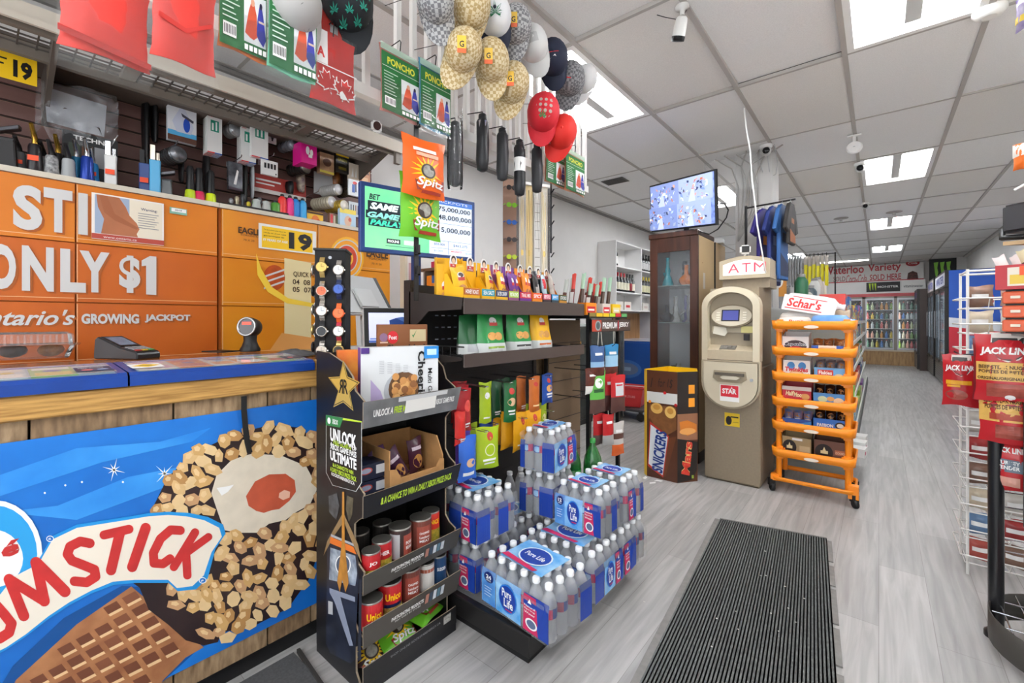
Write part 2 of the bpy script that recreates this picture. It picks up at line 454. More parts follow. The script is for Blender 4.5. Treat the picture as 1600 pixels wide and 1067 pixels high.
# waffle cone
CONE = mt('b0794f',.5,noise=.25,hex2='8f5a3a',scale=14); CLN = mt('e3bd8e',.5); CDK = mt('6e3f2a',.5)
con = [(205,916),(318,1011),(290,1027),(255,1062),(225,1100),(5,1100),(25,1062),(60,1030),(120,975)]
dP(px(*con),CONE,.0008)
def inside(p,poly):
    x,y = p; c = False; n = len(poly)
    for i in range(n):
        x1,y1 = poly[i]; x2,y2 = poly[(i+1) % n]
        if (y1 > y) != (y2 > y) and x < (x2-x1)*(y-y1)/(y2-y1)+x1: c = not c
    return c
cells = 0
for i in range(-2,14):                      # waffle squares, foreshortened towards the tip
    for j in range(-4,12):
        def W(a,e): return (316-27*a-15*e-2*a,1004+14.5*a-22*e+0.2*a*e+e*e*.35)
        q = [W(i+.12,j+.12),W(i+.84,j+.12),W(i+.84,j+.84),W(i+.12,j+.84)]
        if all(inside(p,con) for p in q):
            dP(px(*q),CDK if (i+j) % 5 else mt('7f4c33',.5),.0011)
            dP(px(q[0],q[1],((q[1][0]*3+q[2][0])/4,(q[1][1]*3+q[2][1])/4),((q[0][0]*3+q[3][0])/4,(q[0][1]*3+q[3][1])/4)),CLN,.0012)
# chocolate dip
CHOC = mt('33211f',.3,noise=.5,hex2='21151a',scale=8)
dP(px((200,905),(218,918),(232,952),(262,975),(290,1000),(318,1008),(340,1003),(346,988),(400,976),(450,950),(482,905),(499,860),(504,780),(500,700),(470,668),(420,664),(360,680),(300,710),(262,745),(240,790),(236,850)),CHOC,.0013)
# vanilla ice cream and strawberry core
ICE = mt('e2d6c2',.5,noise=.12,scale=18)
dP(px((362,718),(395,708),(440,712),(478,728),(496,762),(484,788),(462,800),(446,812),(420,818),(402,832),(372,832),(350,828),(340,800),(330,770),(338,742)),ICE,.0016)
dP(px((384,775),(398,752),(420,741),(446,740),(460,750),(462,768),(452,782),(436,795),(424,797),(412,801),(400,798),(388,790)),mt('c4573a',.45,noise=.2,scale=20),.0019)
dP(px((436,770),(444,765),(453,768),(452,777),(442,781),(435,777)),mt('e8b8a0',.4),.0021)
dP(px((338,762),(352,760),(365,757),(356,768),(346,774)),WHITE,.0021)
# chopped peanuts printed around the scoop
NUT = [mt(h,.5,noise=.12,scale=30) for h in ('dcb680','cfa468','e6c693','b98a52','c79a6e')]
rr = random.Random(3); nn = 0; cand = []
hole = [(352,712),(440,706),(492,730),(500,770),(480,800),(450,815),(405,836),(345,832),(326,790),(320,760)]
zone = [(236,800),(262,752),(300,708),(345,680),(400,664),(452,664),(485,675),(503,700),(504,860),(478,915),(440,955),(400,975),(350,1000),(310,990),(330,968),(270,945),(248,905),(235,860)]
while nn < 4000 and len(cand) < 165:
    nn += 1
    p = (rr.uniform(232,505),rr.uniform(660,1000))
    if not inside(p,zone) or inside(p,hole) or (215 < p[0] < 345 and 806 < p[1] < 906): continue
    if any((p[0]-q[0]) ** 2+(p[1]-q[1]) ** 2 < 225 for q in cand): continue
    cand.append(p)
    a = rr.uniform(0,6.3); L = rr.uniform(11,17); wv = rr.uniform(8,11); k = rr.randint(5,7)
    dP(px(*[(p[0]+L*cos(2*pi*i/k)*cos(a)-wv*sin(2*pi*i/k)*sin(a)+rr.uniform(-1.5,1.5),p[1]+L*cos(2*pi*i/k)*sin(a)+wv*sin(2*pi*i/k)*cos(a)) for i in range(k)]),rr.choice(NUT),.002+.0004*rr.random())
    dP(px(*[(p[0]-2+.45*(L*cos(2*pi*i/5)*cos(a)-wv*sin(2*pi*i/5)*sin(a)),p[1]-2+.45*(L*cos(2*pi*i/5)*sin(a)+wv*sin(2*pi*i/5)*cos(a))) for i in range(5)]),NUT[2],.0026)
# round maker's seal, upper left of the name
def ell(cx,cy,rx,ry,n=28): return [(cx+rx*cos(2*pi*i/n),cy+ry*sin(2*pi*i/n)) for i in range(n)]
dP(px(*ell(-8,865,74,84)),WHITE,.0028); dP(px(*ell(-8,865,66,76)),mt('2a9bdc',.4),.0030); dP(px(*ell(-14,872,50,46)),WHITE,.0032)
# cream plate behind the name
PLA = mt('ece2d2',.45); EDG = mt('1d8fd6',.4)
plate = [(-20,955),(0,928),(22,900),(60,880),(82,842),(120,824),(158,818),(196,812),(232,806),(262,804),(290,806),(318,812),(342,824),(346,838),(330,862),(318,898),(300,915),(276,918),(262,905),(210,905),(176,908),(142,922),(108,940),(75,962),(40,990),(10,1010),(-20,1025)]
cxp,cyp = 165,888
dP(px(*[(x+(6 if x > cxp else -2)*(1 if abs(x-cxp) > 120 else .2),y+(5 if y > cyp else -5)) for x,y in plate]),EDG,.0034)
dP(px(*plate),PLA,.0037)
RL = mt('c9302f',.4,noise=.2,scale=25)
kk = 0
def stroke(pts,wpx):
    """round ended lettering stroke following a hand drawn line"""
    global kk
    for (x0,y0),(x1,y1) in zip(pts,pts[1:]):
        kk += 1; a = atan2(y1-y0,x1-x0); h = wpx/2
        P = [(x1+h*cos(a+t_),y1+h*sin(a+t_)) for t_ in [-pi/2+pi*i/8 for i in range(9)]]+[(x0+h*cos(a+t_),y0+h*sin(a+t_)) for t_ in [pi/2+pi*i/8 for i in range(9)]]
        dP(px(*P),RL,.0042+.00002*kk)
stroke([(-22,1003),(0,996),(14,987),(18,973),(6,958),(-10,940)],16); stroke([(37,961),(14,904)],17); stroke([(14,904),(69,938)],16); stroke([(69,938),(56,878)],17); stroke([(56,878),(101,923)],18)
stroke([(140,848),(125,845),(109,853),(105,865),(112,875),(130,882),(147,889),(149,900),(135,909),(116,907)],15)
stroke([(162,835),(201,826)],14); stroke([(187,831),(173,890)],16); stroke([(227,824),(206,885)],16)
stroke([(281,828),(266,827),(250,841),(239,863),(240,879),(254,880),(265,872)],14)
stroke([(304,831),(271,885)],13); stroke([(325,838),(288,865)],12); stroke([(290,862),(292,898)],13)
q0 = pp(2,872); q1 = pp(30,840)
b.text('é',q0[0],q0[1],q1[0],q1[1],RL,T,.05,.1,.0042)
for cx,cy in ((78,841),(316,906)):
    dP(px(*ell(cx,cy,6,5,16)),WHITE,.0038); dP(px(*ell(cx,cy,4.8,3.8,16)),BSKY,.0040)
    q0 = pp(cx-2.2,cy+2.2); q1 = pp(cx+2.2,cy-2.2); b.text('R',q0[0],q0[1],q1[0],q1[1],WHITE,T,.02,0,.0043)
b.build('printed_sheet',pst)
# black strip hanging down over the poster
b = MB(); P = [onX(x,y,XC+.016) for x,y in ((381,619),(381,640),(383,665),(386,690),(390,707))]
b.loft([[(p.x,p.y-.009,p.z),(p.x+.003,p.y-.009,p.z),(p.x+.003,p.y+.009,p.z),(p.x,p.y+.009,p.z)] for p in P],BLACK,smooth=False)
tag(b.build('rubber_strip'),'short black rubber strip hanging over the ice cream poster','strip')

# ---- lottery ticket trays along the counter edge
TBL = mt('143f92',.3,noise=.15,scale=12); GLZ = mt('eaf2f4',.06,alpha=.28,coat=.6)
rc = random.Random(8)
TK = ['e7d9c8','d8a6c4','7fb9dd','e2c24a','b9302f','3c5aa6','cfd8dc','8fbf6a','f0e8e0','5f4a8e','e58f4a']
def tray(y0,y1,label,seed):
    t = thing('ticket_tray',label,'ticket tray',(XC,0,0),0,'lottery ticket trays on the counter edge')
    prof = [(.033,1.1003),(.033,1.128),(.017,1.1405),(-.21,1.1545),(-.239,1.1545),(-.239,1.1395),(.0005,1.1395),(.0005,1.1003)]
    b = MB(); b.loft([[(x,y,z) for x,z in prof] for y in (y0,y0+.022)],TBL,smooth=False)
    b.loft([[(x,y,z) for x,z in prof] for y in (y1-.022,y1)],TBL,smooth=False)
    b.loft([[(.034,y,1.0995),(.034,y,1.129),(.016,y,1.139),(.0,y,1.139),(.0,y,1.0995)] for y in (y0,y1)],TBL,smooth=False)
    b.loft([[(-.24,y,1.139),(-.215,y,1.139),(-.215,y,1.155),(-.24,y,1.155)] for y in (y0,y1)],TBL,smooth=False)
    b.build('tray_body',t)
    r = random.Random(seed); y = y0+.03; b = MB()
    F0 = V((.008,0,1.1395)); sl = V((-.212,0,.0125))
    b.add([tuple(F0+V((0,y0+.022,0))),tuple(F0+V((0,y1-.022,0))),tuple(F0+sl+V((0,y1-.022,0))),tuple(F0+sl+V((0,y0+.022,0)))],[(0,1,2,3)],mt('9fb4c4',.5))
    b.build('tray_bed',t)
    Tf = frame(F0+V((0,0,.0008)),(0,1,0),sl)
    while y < y1-.1:
        wd = r.uniform(.07,.1); m = mt(r.choice(TK),.5,noise=.2,scale=40); b = MB()
        L = [('r',.08,.72,.92,.92,mt(r.choice(TK),.5)),('r',.1,.12,.9,.45,mt(r.choice(TK),.5)),('e',.5,.58,.22,.1,mt(r.choice(TK),.5))]
        b.box(0,wd,.01,.2,0,.0008,m); b.decals(FZ(0,.01,.001),wd,.19,L)
        b.T = MX.Identity(4)
        o = b.build('ticket',t); o.matrix_local = Tf @ MX.Translation((y,0,0))
        y += wd+.006
    b = MB(); b.box(y0+.02,y1-.02,.0,.205,0,.0015,GLZ); o = b.build('clear_cover',t); o.matrix_local = Tf @ MX.Translation((0,.003,.004))
    return Tf
Tt = tray(-.55,.285,'blue lottery ticket tray whose clear cover carries the navy play smart sticker at its end',1)
tray(.29,.86,'blue lottery ticket tray holding coloured cards under the yellow diamond sticker',2)
def sticker(y,wd,m,art,label):
    b = MB(); b.box(0,wd,.03,.03+wd*1.05,.0062,.0068,m); b.decals(FZ(0,.03,.0068),wd,wd*1.05,art)
    o = b.build('sticker'); o.matrix_world = MX.Translation((XC,0,0)) @ Tt @ MX.Translation((y,0,0)); tag(o,label,'sticker','stickers on the ticket trays')
sticker(.18,.082,NAVY,[('t','Play Smart',.1,.62,.8,.8,WHITE,.02),('e',.3,.25,.16,.16,mt('e37a7a',.5)),('e',.72,.25,.16,.16,mt('8fa3c4',.5))],'navy play smart sticker on the blue ticket tray')
sticker(.305,.082,WHITE,[('p',[(.5,.08),(.95,.5),(.5,.92),(.05,.5)],YEL),('r',.3,.4,.7,.6,mt('8f7a2a',.5))],'white sticker with a yellow diamond on the blue ticket tray')
sticker(.775,.07,NAVY,[('t','Play Smart',.1,.62,.8,.8,WHITE,.02),('e',.3,.25,.16,.16,mt('e37a7a',.5))],'navy sticker on the ticket tray close to the black display stand')

# ---- clear clamshell box with two rolls, on the counter top
ZT_ = 1.138
q = onZ(48,560,ZT_)
t = thing('clamshell_box','clear plastic clamshell box holding dark and tan baked rolls','food box',(q.x,q.y,ZT_),radians(82))
b = MB()
def ringR(w,d,z,k=.02): return [(-w+k,-d,z),(w-k,-d,z),(w,-d+k,z),(w,d-k,z),(w-k,d,z),(-w+k,d,z),(-w,d-k,z),(-w,-d+k,z)]
PETB = film('eef3f6',.22,.08)
b.loft([ringR(.115,.075,.001),ringR(.135,.09,.055),ringR(.15,.105,.057)],PETB,smooth=False); b.build('tray',t)
b = MB(); b.loft([ringR(.15,.105,.059),ringR(.13,.09,.061),ringR(.125,.085,.10),ringR(.11,.07,.112)],PETB,smooth=False)
for i in range(14): b.box(-.12+i*.018,-.113+i*.018,-.088,-.084,.062,.1,PETB)
b.build('lid',t)
def loaf(mb,x,y,z,a,l,h,m):
    mb.loft([[(x+a*s_*cos(u),y+l*k,z+h*.5+h*.5*s_*sin(u)) for u in [2*pi*i/12 for i in range(12)]] for k,s_ in ((-1,.3),(-.9,.75),(-.5,1),(.5,1),(.9,.75),(1,.3))],m)
for x,m,lb in ((-.05,mt('4a342a',.6,noise=.4,scale=25),'dark brown baked roll inside the clear clamshell box'),(.06,mt('c68a48',.6,noise=.4,hex2='7a4a24',scale=25),'golden tan baked roll inside the clear clamshell box')):
    b = MB(); loaf(b,0,0,.004,.04,.058,.055,m); o = b.build('bread_roll',loc=t.matrix_basis @ V((x,0,.003)),rz=radians(82)); tag(o,lb,'bread roll','rolls in the clamshell')

# ---- card payment terminal
q = onZ(200,560,ZT_)
t = thing('card_terminal','black card payment terminal with tilted screen on the brown counter top','card terminal',(q.x,q.y,ZT_),radians(118)); t.scale = (1.1,1.1,1.1)
b = MB(); b.loft([[(-.045,y,0),(.045,y,0),(.045,y,z1),(-.045,y,z1)] for y,z1 in ((-.1,.022),(-.09,.03),(-.02,.045),(.085,.085),(.1,.075),(.105,.02))],mt('222326',.35),smooth=False); b.build('terminal_body',t,bev=.004)
Tf = frame((0,-.014,.0475),(1,0,0),(0,.105,.04))
b = MB(T=Tf); b.box(-.036,.036,0,.1,0,.0015,BLACK); b.box(-.03,.03,.012,.09,.0015,.002,mt('6f7f98',.15,noise=.3,scale=20)); b.build('screen',t)
b = MB(T=frame((0,-.088,.0315),(1,0,0),(0,.07,.015)))
for i in range(3):
    for j in range(4): b.box(-.034+i*.024,-.014+i*.024,.004+j*.015,.015+j*.015,0,.003,[mt('8f9296',.4),mt('8f9296',.4),mt('8f9296',.4)][i] if j else [mt('b53a34',.4),mt('d0b030',.4),mt('3f8f4a',.4)][i])
b.build('keypad',t)
b = MB(); b.tube([(.03,.1,.02),(.05,.13,.03),(.06,.11,.005),(.05,.2,.004)],.004,BLACK); b.build('cable',t)

# ---- hands-free barcode scanner
q = onZ(391,549,ZT_)
t = thing('barcode_scanner','black upright barcode scanner with a round glass window','scanner',(q.x,q.y,ZT_),radians(38))
b = MB(); b.lathe([(.046,0),(.048,.012),(.038,.03),(.03,.055),(.032,.085)],BLACK,18); b.build('base',t)
b = MB(T=frame((0,.0,.125),(1,0,0),(0,.12,1))); b.lathe([(.03,-.05),(.046,-.03),(.05,0),(.05,.018),(.044,.03),(.04,.03)],DARK,20); b.build('scanner_head',t)
b = MB(T=frame((0,-.001,.125),(1,0,0),(0,.12,1))); b.lathe([(.046,.026),(.05,.034),(.043,.036),(.04,.03)],mt('b9babb',.25,.6),20,caps=False); b.build('bezel_ring',t)
b = MB(T=frame((0,-.001,.125),(1,0,0),(0,.12,1))); b.lathe([(.041,.029),(.001,.0305)],mt('24141a',.08,coat=.6),20); b.decals(FZ(0,0,.031),.08,.08,[('r',-.3,.12,.3,.3,mt('e2402c',.3,emit=1.2))]); b.build('window_glass',t)
# thin black tray behind it
b = MB(); q = onZ(350,549,ZT_); b.box(-.07,.07,-.05,.05,0,.006,BLACK); tag(b.build('change_mat',loc=(q.x+.02,q.y-.02,ZT_),rz=radians(20)),'thin black change mat by the barcode scanner on the counter','mat')
# orange back cabinets, slatted wall, shelf over them
XO =-3.0
def oo(px_,py_): q = onX(px_,py_,XO); return (q.y,q.z)
OR1 = mt('c9661a',.38,noise=.18,hex2='bb5816',scale=2.2); OR2 = mt('d97f1e',.38,noise=.18,hex2='cc7018',scale=2.2); YO = mt('e0951c',.38,noise=.15,hex2='d68118',scale=2.2)
SEAM = mt('e9b98a',.5); RZ = [.32,.60,.81,1.085,1.385,1.675,1.965]
def cabinet(y0,y1,cols,label,mats):
    t = thing('tobacco_cabinet',label,'cabinet',(XO,0,0),0,'orange cabinets behind the counter')
    b = MB(); b.box(-.35,-.02,y0,y1,0,1.97,mt('b5651e',.5)); b.build('carcass',t)
    b = MB(); b.box(-.35,.012,y0-.004,y1+.004,1.965,1.99,mt('cfc8b8',.5)); b.build('top_ledge',t)
    b = MB(); b.box(-.33,-.03,y0,y1,0,.31,mt('9a5a20',.5)); b.build('plinth',t)
    for i in range(len(cols)-1):
        for j in range(len(RZ)-1):
            b = MB(); m = mats(i,j)
            b.box(-.02,0,cols[i]+.003,cols[i+1]-.003,RZ[j]+.003,RZ[j+1]-.003,m)
            b.box(-.001,.0012,cols[i]+.006,cols[i+1]-.006,RZ[j]+.02,RZ[j]+.023,SEAM)
            b.box(-.001,.0012,cols[i]+.004,cols[i]+.007,RZ[j]+.006,RZ[j+1]-.006,SEAM)
            b.build('flap_door',t)
    return t
c1 = cabinet(-.92,.895,[-.92,-.31,.296,.895],'orange flap door cabinet lettered only one dollar and growing jackpot',lambda i,j: OR2 if j >= 5 else OR1)
c2 = cabinet(.905,2.10,[.915,1.5,2.09],'yellow orange flap door cabinet with eagle logos beside the big screen',lambda i,j: YO)
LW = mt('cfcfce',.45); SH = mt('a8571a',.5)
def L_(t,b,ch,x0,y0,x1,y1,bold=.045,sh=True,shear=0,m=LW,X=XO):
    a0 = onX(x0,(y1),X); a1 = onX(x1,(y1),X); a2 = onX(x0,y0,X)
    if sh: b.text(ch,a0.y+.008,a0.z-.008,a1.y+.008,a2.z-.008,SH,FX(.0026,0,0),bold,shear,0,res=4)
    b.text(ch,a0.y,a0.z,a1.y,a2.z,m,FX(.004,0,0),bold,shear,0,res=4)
b = MB()
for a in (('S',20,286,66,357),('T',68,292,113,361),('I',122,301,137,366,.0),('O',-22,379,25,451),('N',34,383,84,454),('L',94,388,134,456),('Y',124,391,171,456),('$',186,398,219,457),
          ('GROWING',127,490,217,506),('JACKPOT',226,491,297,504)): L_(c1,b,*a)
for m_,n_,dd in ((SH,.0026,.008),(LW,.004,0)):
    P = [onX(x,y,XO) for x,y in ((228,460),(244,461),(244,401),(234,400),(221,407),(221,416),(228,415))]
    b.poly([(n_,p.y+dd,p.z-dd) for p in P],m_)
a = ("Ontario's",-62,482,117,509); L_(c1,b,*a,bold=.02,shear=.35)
b.build('lettering',c1)
BRN = mt('3f2712',.5)
b = MB()
for x0,y0,x1,y1 in ((372,354,407,364),(572,388,606,401)):
    L_(c2,b,'EAGLE',x0,y0,x1,y1,.03,False,0,BRN); L_(c2,b,'TORONTO',x0+3,y1+1,x1-3,y1+4,.0,False,0,BRN)
    L_(c2,b,'70 X 20',x0+8,y1+9,x1-10,y1+12,.0,False,0,BRN)
# lottery ball, cream ticket and yellow swirl printed on the doors
def disc(cx,cy,r,m,n,ry=None):
    P = []
    for i in range(28):
        q = onX(cx+r*cos(2*pi*i/28),cy+(ry or r)*sin(2*pi*i/28),XO); P.append((n,q.y,q.z))
    b.poly(P[::-1],m)
def quad(pts,m,n):
    P = [onX(x,y,XO) for x,y in pts]; b.poly([(n,p.y,p.z) for p in P],m)
CRM = mt('e8d9a6',.45); quad([(444,403),(486,411),(486,549),(444,549)],CRM,.0022)
disc(428,434,17,mt('c8551c',.35,noise=.3,scale=20),.0026,20); 
for k in (-1,0,1):
    quad([(412,440+k*9),(444,429+k*9),(444,432+k*9),(412,443+k*9)],LW,.003)
quad([(400,396),(408,420),(424,448),(450,466),(490,474),(490,480),(448,474),(418,456),(402,430)],mt('f4cf45',.4),.0032)
quad([(420,549),(440,520),(490,528),(490,549)],mt('e0a15a',.4),.0028)
for s_,x0,y0,x1,y1 in (('QUICK PICK',458,424,500,433),('04  08  12',457,436,500,444),('05  07  11',457,448,500,456)):
    L_(c2,b,s_,x0,y0,x1,y1,.01,False,0,BRN)
for r,m in ((34,mt('f3b52c',.4)),(30,LW),(28,mt('f0a020',.4)),(22,LW),(20,mt('c8402a',.4)),(13,mt('f0c040',.4)),(10,mt('c8402a',.4))):
    disc(541,404,r*.8,m,.0022+(34-r)*.00008,r)
b.build('lettering',c2)
# things taped to the flap doors
def sheet(name,label,pts,cat,base,art,group=None,X=XO+.0015,lift=.006):
    """a flat printed sheet; pts are two opposite corners seen in the photograph"""
    (x0,y0),(x1,y1) = pts
    a = onX(x0,y0,X+lift); c = onX(x1,y1,X+lift)
    W,H = c.y-a.y,onX(x0,y0,X).z-onX((x0),y1 if False else y1,X).z
    z0 = c.z; H = a.z-c.z
    b = MB(); b.box(-.0008,.0008,0,W,0,H,base); b.decals(FX(.0008,0,0),W,H,art)
    o = b.build(name,loc=(X+lift,a.y,z0)); tag(o,label,cat,group); return o
SKIN = mt('b5714d',.55,noise=.2,scale=8)
sheet('warning_poster','alcohol warning poster showing hands around a pregnant belly',((143,300),(256,384)),'poster',mt('efe9e2',.5),
      [('r',.04,.13,.62,.97,mt('9fb0c8',.5)),('r',.5,.13,.97,.97,mt('e9e0cc',.5)),('p',[(.06,.97),(.36,.97),(.45,.78),(.5,.6),(.6,.45),(.64,.32),(.6,.2),(.62,.13),(.12,.13),(.16,.45),(.08,.7)],SKIN),
       ('p',[(.1,.95),(.2,.96),(.3,.6),(.62,.35),(.6,.3),(.3,.45),(.16,.6)],mt('a05f3d',.55)),('r',0,.01,1,.12,mt('b5493c',.5)),('t','www.ontario.ca',.15,.035,.6,.085,WHITE,.0),
       ('t','Warning:',.66,.74,.9,.82,mt('6a6a78',.5),.02)]+[('r',.62,.68-k*.055,.62+.3-.03*(k % 3),.695-k*.055,mt('8a8a90',.5)) for k in range(7)])
sheet('door_sticker','small green and white sticker on the orange flap door',((265,323),(292,337)),'sticker',mt('7fae9a',.5),[('r',.1,.35,.95,.9,WHITE),('t','3019',.3,.5,.7,.75,NAVY,.02)])
o19 = sheet('age_sign','yellow and white age nineteen notice taped to the orange door behind the watches',((404,348),(494,398)),'notice',mt('e9e7e2',.5),
      [('r',.05,.06,.93,.9,YEL),('t','19',.5,.1,.92,.82,BLACK,.05),('t','To purchase you must be',.08,.74,.45,.8,BLACK,.01),('t','ready to show valid',.08,.62,.45,.68,BLACK,.01),('t','government ID',.08,.5,.42,.56,BLACK,.02),('t','19 YEARS OF AGE',.07,.32,.48,.42,WHITE,.03)])
# ---- dark slatted wall over the cabinets
SW = mt('70504a',.5,noise=.25,scale=5,vec=(1,.3,3)); b = MB(); XS =-3.31
b.box(XL,XS-.012,-1.0,2.12,1.95,2.62,mt('2a1a16',.7))
z = 1.99
while z < 2.6:
    b.box(XS-.014,XS,-1.0,2.12,z,z+.066,SW); b.box(XS-.014,XS-.004,-1.0,2.12,z+.066,z+.07,mt('8a6a58',.5)); z += .08
o = struct('wall_panel',b)
# ---- long shelf overhead with wire mesh under it
SB = mt('b7afa2',.5); t = thing('overhead_shelf','long beige metal overhead shelf with wire mesh underside above the lighters','shelf',(0,0,0))
b = MB(); b.box(-2.63,-2.6,-1.0,1.93,2.495,2.56,SB); b.box(-2.6,-2.585,-1.0,1.93,2.475,2.50,SB); b.build('front_rail',t)
b = MB(); b.box(-2.66,-2.63,-1.0,1.9,2.47,2.54,mt('6d655c',.5)); b.box(-2.93,-2.9,-1.0,1.9,2.47,2.53,mt('6d655c',.5)); b.box(XS,-2.93,-1.0,1.9,2.545,2.56,mt('5a4f47',.6)); b.box(-2.63,-2.6,1.86,1.9,2.4,2.5,mt('6d655c',.5))
b.build('side_rails',t)
b = MB(); WIRE = mt('57514c',.45,.3)
for i in range(6): b.box(-2.9+i*.05-.003,-2.9+i*.05+.003,-1.0,1.9,2.512,2.518,WIRE)
y =-1.0
while y < 1.9:
    for g in (0,): b.box(-2.91,-2.64,y-.003,y+.003,2.506,2.512,WIRE)
    y += .058
for y in (-.4,.47,1.32): b.box(-2.93,-2.63,y-.03,y+.03,2.5,2.53,mt('6d655c',.5))
b.build('mesh_panel',t)
for y in (-.95,.2,1.86):
    b = MB(); b.loft([[(XL+.005,y,2.3),(XL+.03,y,2.3),(-2.62,y,2.53),(-2.62,y,2.545),(XL+.005,y,2.545)],[(XL+.005,y+.02,2.3),(XL+.03,y+.02,2.3),(-2.62,y+.02,2.53),(-2.62,y+.02,2.545),(XL+.005,y+.02,2.545)]],mt('4f463f',.6),smooth=False)
    b.build('bracket',t)
# small white camera standing on that shelf
q = onX(593,205,-2.62); t = thing('security_camera','little white cube camera on the overhead shelf edge','camera',(-2.66,q.y,2.56),radians(70))
b = MB(); b.lathe([(.03,0),(.03,.008),(.01,.014),(.008,.03)],WHITE,14); b.build('base',t)
b = MB(); b.box(-.035,.035,-.025,.02,.028,.105,WHITE); b.build('camera_body',t,bev=.012,seg=2)
b = MB(T=FY(0,-.0255,.066)); b.prism(ell(0,0,.026,.03,16),0,.004,mt('3a2320',.15)); b.build('lens',t)

# stock standing on the cabinets and hanging on the slats
ZC = 1.99
def std(px_,py_,X=-3.08): q = onX(px_,py_,X); return q
import itertools
TK_ = itertools.count()
def torch(pxc,pyb,h,body,tip,label,style=0,sticker=None):
    q = std(pxc,pyb); t = thing('torch_lighter',label,'lighter',(-3.06-.05*(TK_.__next__() % 2),q.y,ZC),radians(75),'torch lighters on the orange cabinet')
    h *= 1.22; b = MB(); w = .024
    if style == 0:
        b.lathe([(.027,0),(.029,.006),(.025,h*.3),(.024,h*.55),(.02,h*.62)],body,14); b.build('lighter_body',t)
        b = MB(); b.tube([(0,0,h*.6),(0,.0,h*.75),(0,-.03,h*.86),(0,-.06,h*.98)],.012,tip,8,r2=.008); b.tube([(0,.012,h*.6),(0,.022,h*.75),(0,.0,h*.85)],.007,tip); b.build('nozzle',t)
    elif style == 1:
        b.loft([[(x*k,y*k,z) for x,y in ((-.024,-.014),(.024,-.014),(.024,.014),(-.024,.014))] for z,k in ((0,.9),(.01,1),(h*.5,.95),(h*.7,1.02))],body,smooth=False); b.build('lighter_body',t,bev=.004)
        b = MB(); b.loft([[(x,y,z) for x,y in ((-.02,-.01),(.0,-.01),(.0,.01),(-.02,.01))] for z in (h*.7,h)],tip,smooth=False); b.cyl((.012,0,h*.69),(.012,0,h*.85),.009,tip); b.build('nozzle',t)
    else:
        b.loft([[(x*k+.0,y*k,z) for x,y in ((-.03,-.02),(.03,-.02),(.03,.02),(-.03,.02))] for z,k in ((0,1),(h*.6,.78),(h*.68,1.0))],body,smooth=False); b.build('lighter_body',t,bev=.005)
        b = MB(); b.loft([[(x,-.02+d,z),(x,.02+d,z),(x,.02+d,z+.02),(x,-.02+d,z+.02)] for x,z,d in ((-.05,h*.72,0),(.04,h*.9,0))],tip,smooth=False); b.build('nozzle',t,bev=.003)
    if sticker:
        b = MB(); b.box(-.018,.018,-.0295,-.0275,h*.25,h*.36,sticker); b.build('price_sticker',t)
    return t
OST = mt('ef4e22',.5); GOLD = mt('b8923c',.25,.85); GUN = mt('4a4a4e',.3,.7)
torch(12,262,.17,DARK,GUN,'grey torch lighter with black grip at the start of the lighter row',2)
torch(30,268,.13,mt('5f6264',.4),DARK,'dark grey torch lighter with an orange price sticker, first in the row',0,OST)
torch(54,273,.18,mt('1d181c',.3),GOLD,'black torch lighter with gold nozzle and orange sticker',0,OST)
torch(69,277,.13,mt('9fa2a4',.4),BLACK,'pale grey torch lighter between two gold nozzled ones',0)
torch(80,279,.13,mt('3f4043',.4,noise=.7,hex2='c0c0c0',scale=60),DARK,'camouflage patterned torch lighter beside the second gold nozzle',0)
torch(92,280,.17,mt('1b1718',.3),GOLD,'black torch lighter with gold nozzle left of the blue ones',0)
torch(106,284,.13,mt('a5a8aa',.4),DARK,'silver grey torch lighter just before the blue ones',0)
torch(121,288,.17,mt('1f6c94',.25,.4),CHROME,'teal metallic torch lighter',0)
torch(135,291,.17,mt('1c3a94',.25,.4),CHROME,'dark blue metallic torch lighter',0)
torch(146,292,.15,mt('2f92d8',.3),CHROME,'sky blue torch lighter with an orange sticker',0,OST)
torch(172,297,.19,mt('d4d4d2',.3),CHROME,'tall white chrome torch lighter with orange sticker below the plastic bag',1,OST)
torch(228,305,.2,mt('2f4c8c',.4),BLACK,'slim navy lighter with orange dot',1,OST)
torch(241,307,.22,mt('4aa3d2',.35),mt('d8cfc0',.3,.5),'light blue lighter with long pale nozzle',1)
torch(262,311,.13,mt('55585a',.3,.3),GUN,'smoke grey flared table lighter',2)
for i,(x,y,c,nm) in enumerate(((299,314,'c5dd2b','first lime green'),(313,316,'d8285a','raspberry red'),(331,318,'d6ec20','second lime green'))):
    q = std(x,y); t = thing('hand_torch','black gas torch with ' +nm+' base cap on the cabinet','gas torch',(-3.1,q.y,ZC),0,'gas torches with coloured caps')
    b = MB(); b.lathe([(.027,0),(.029,.01),(.025,.065),(.022,.07)],mt(c,.35),14); b.build('base_cap',t)
    b = MB(); b.lathe([(.019,.068),(.022,.08),(.018,.15),(.02,.19),(.013,.21)],BLACK,14); b.build('grip',t)
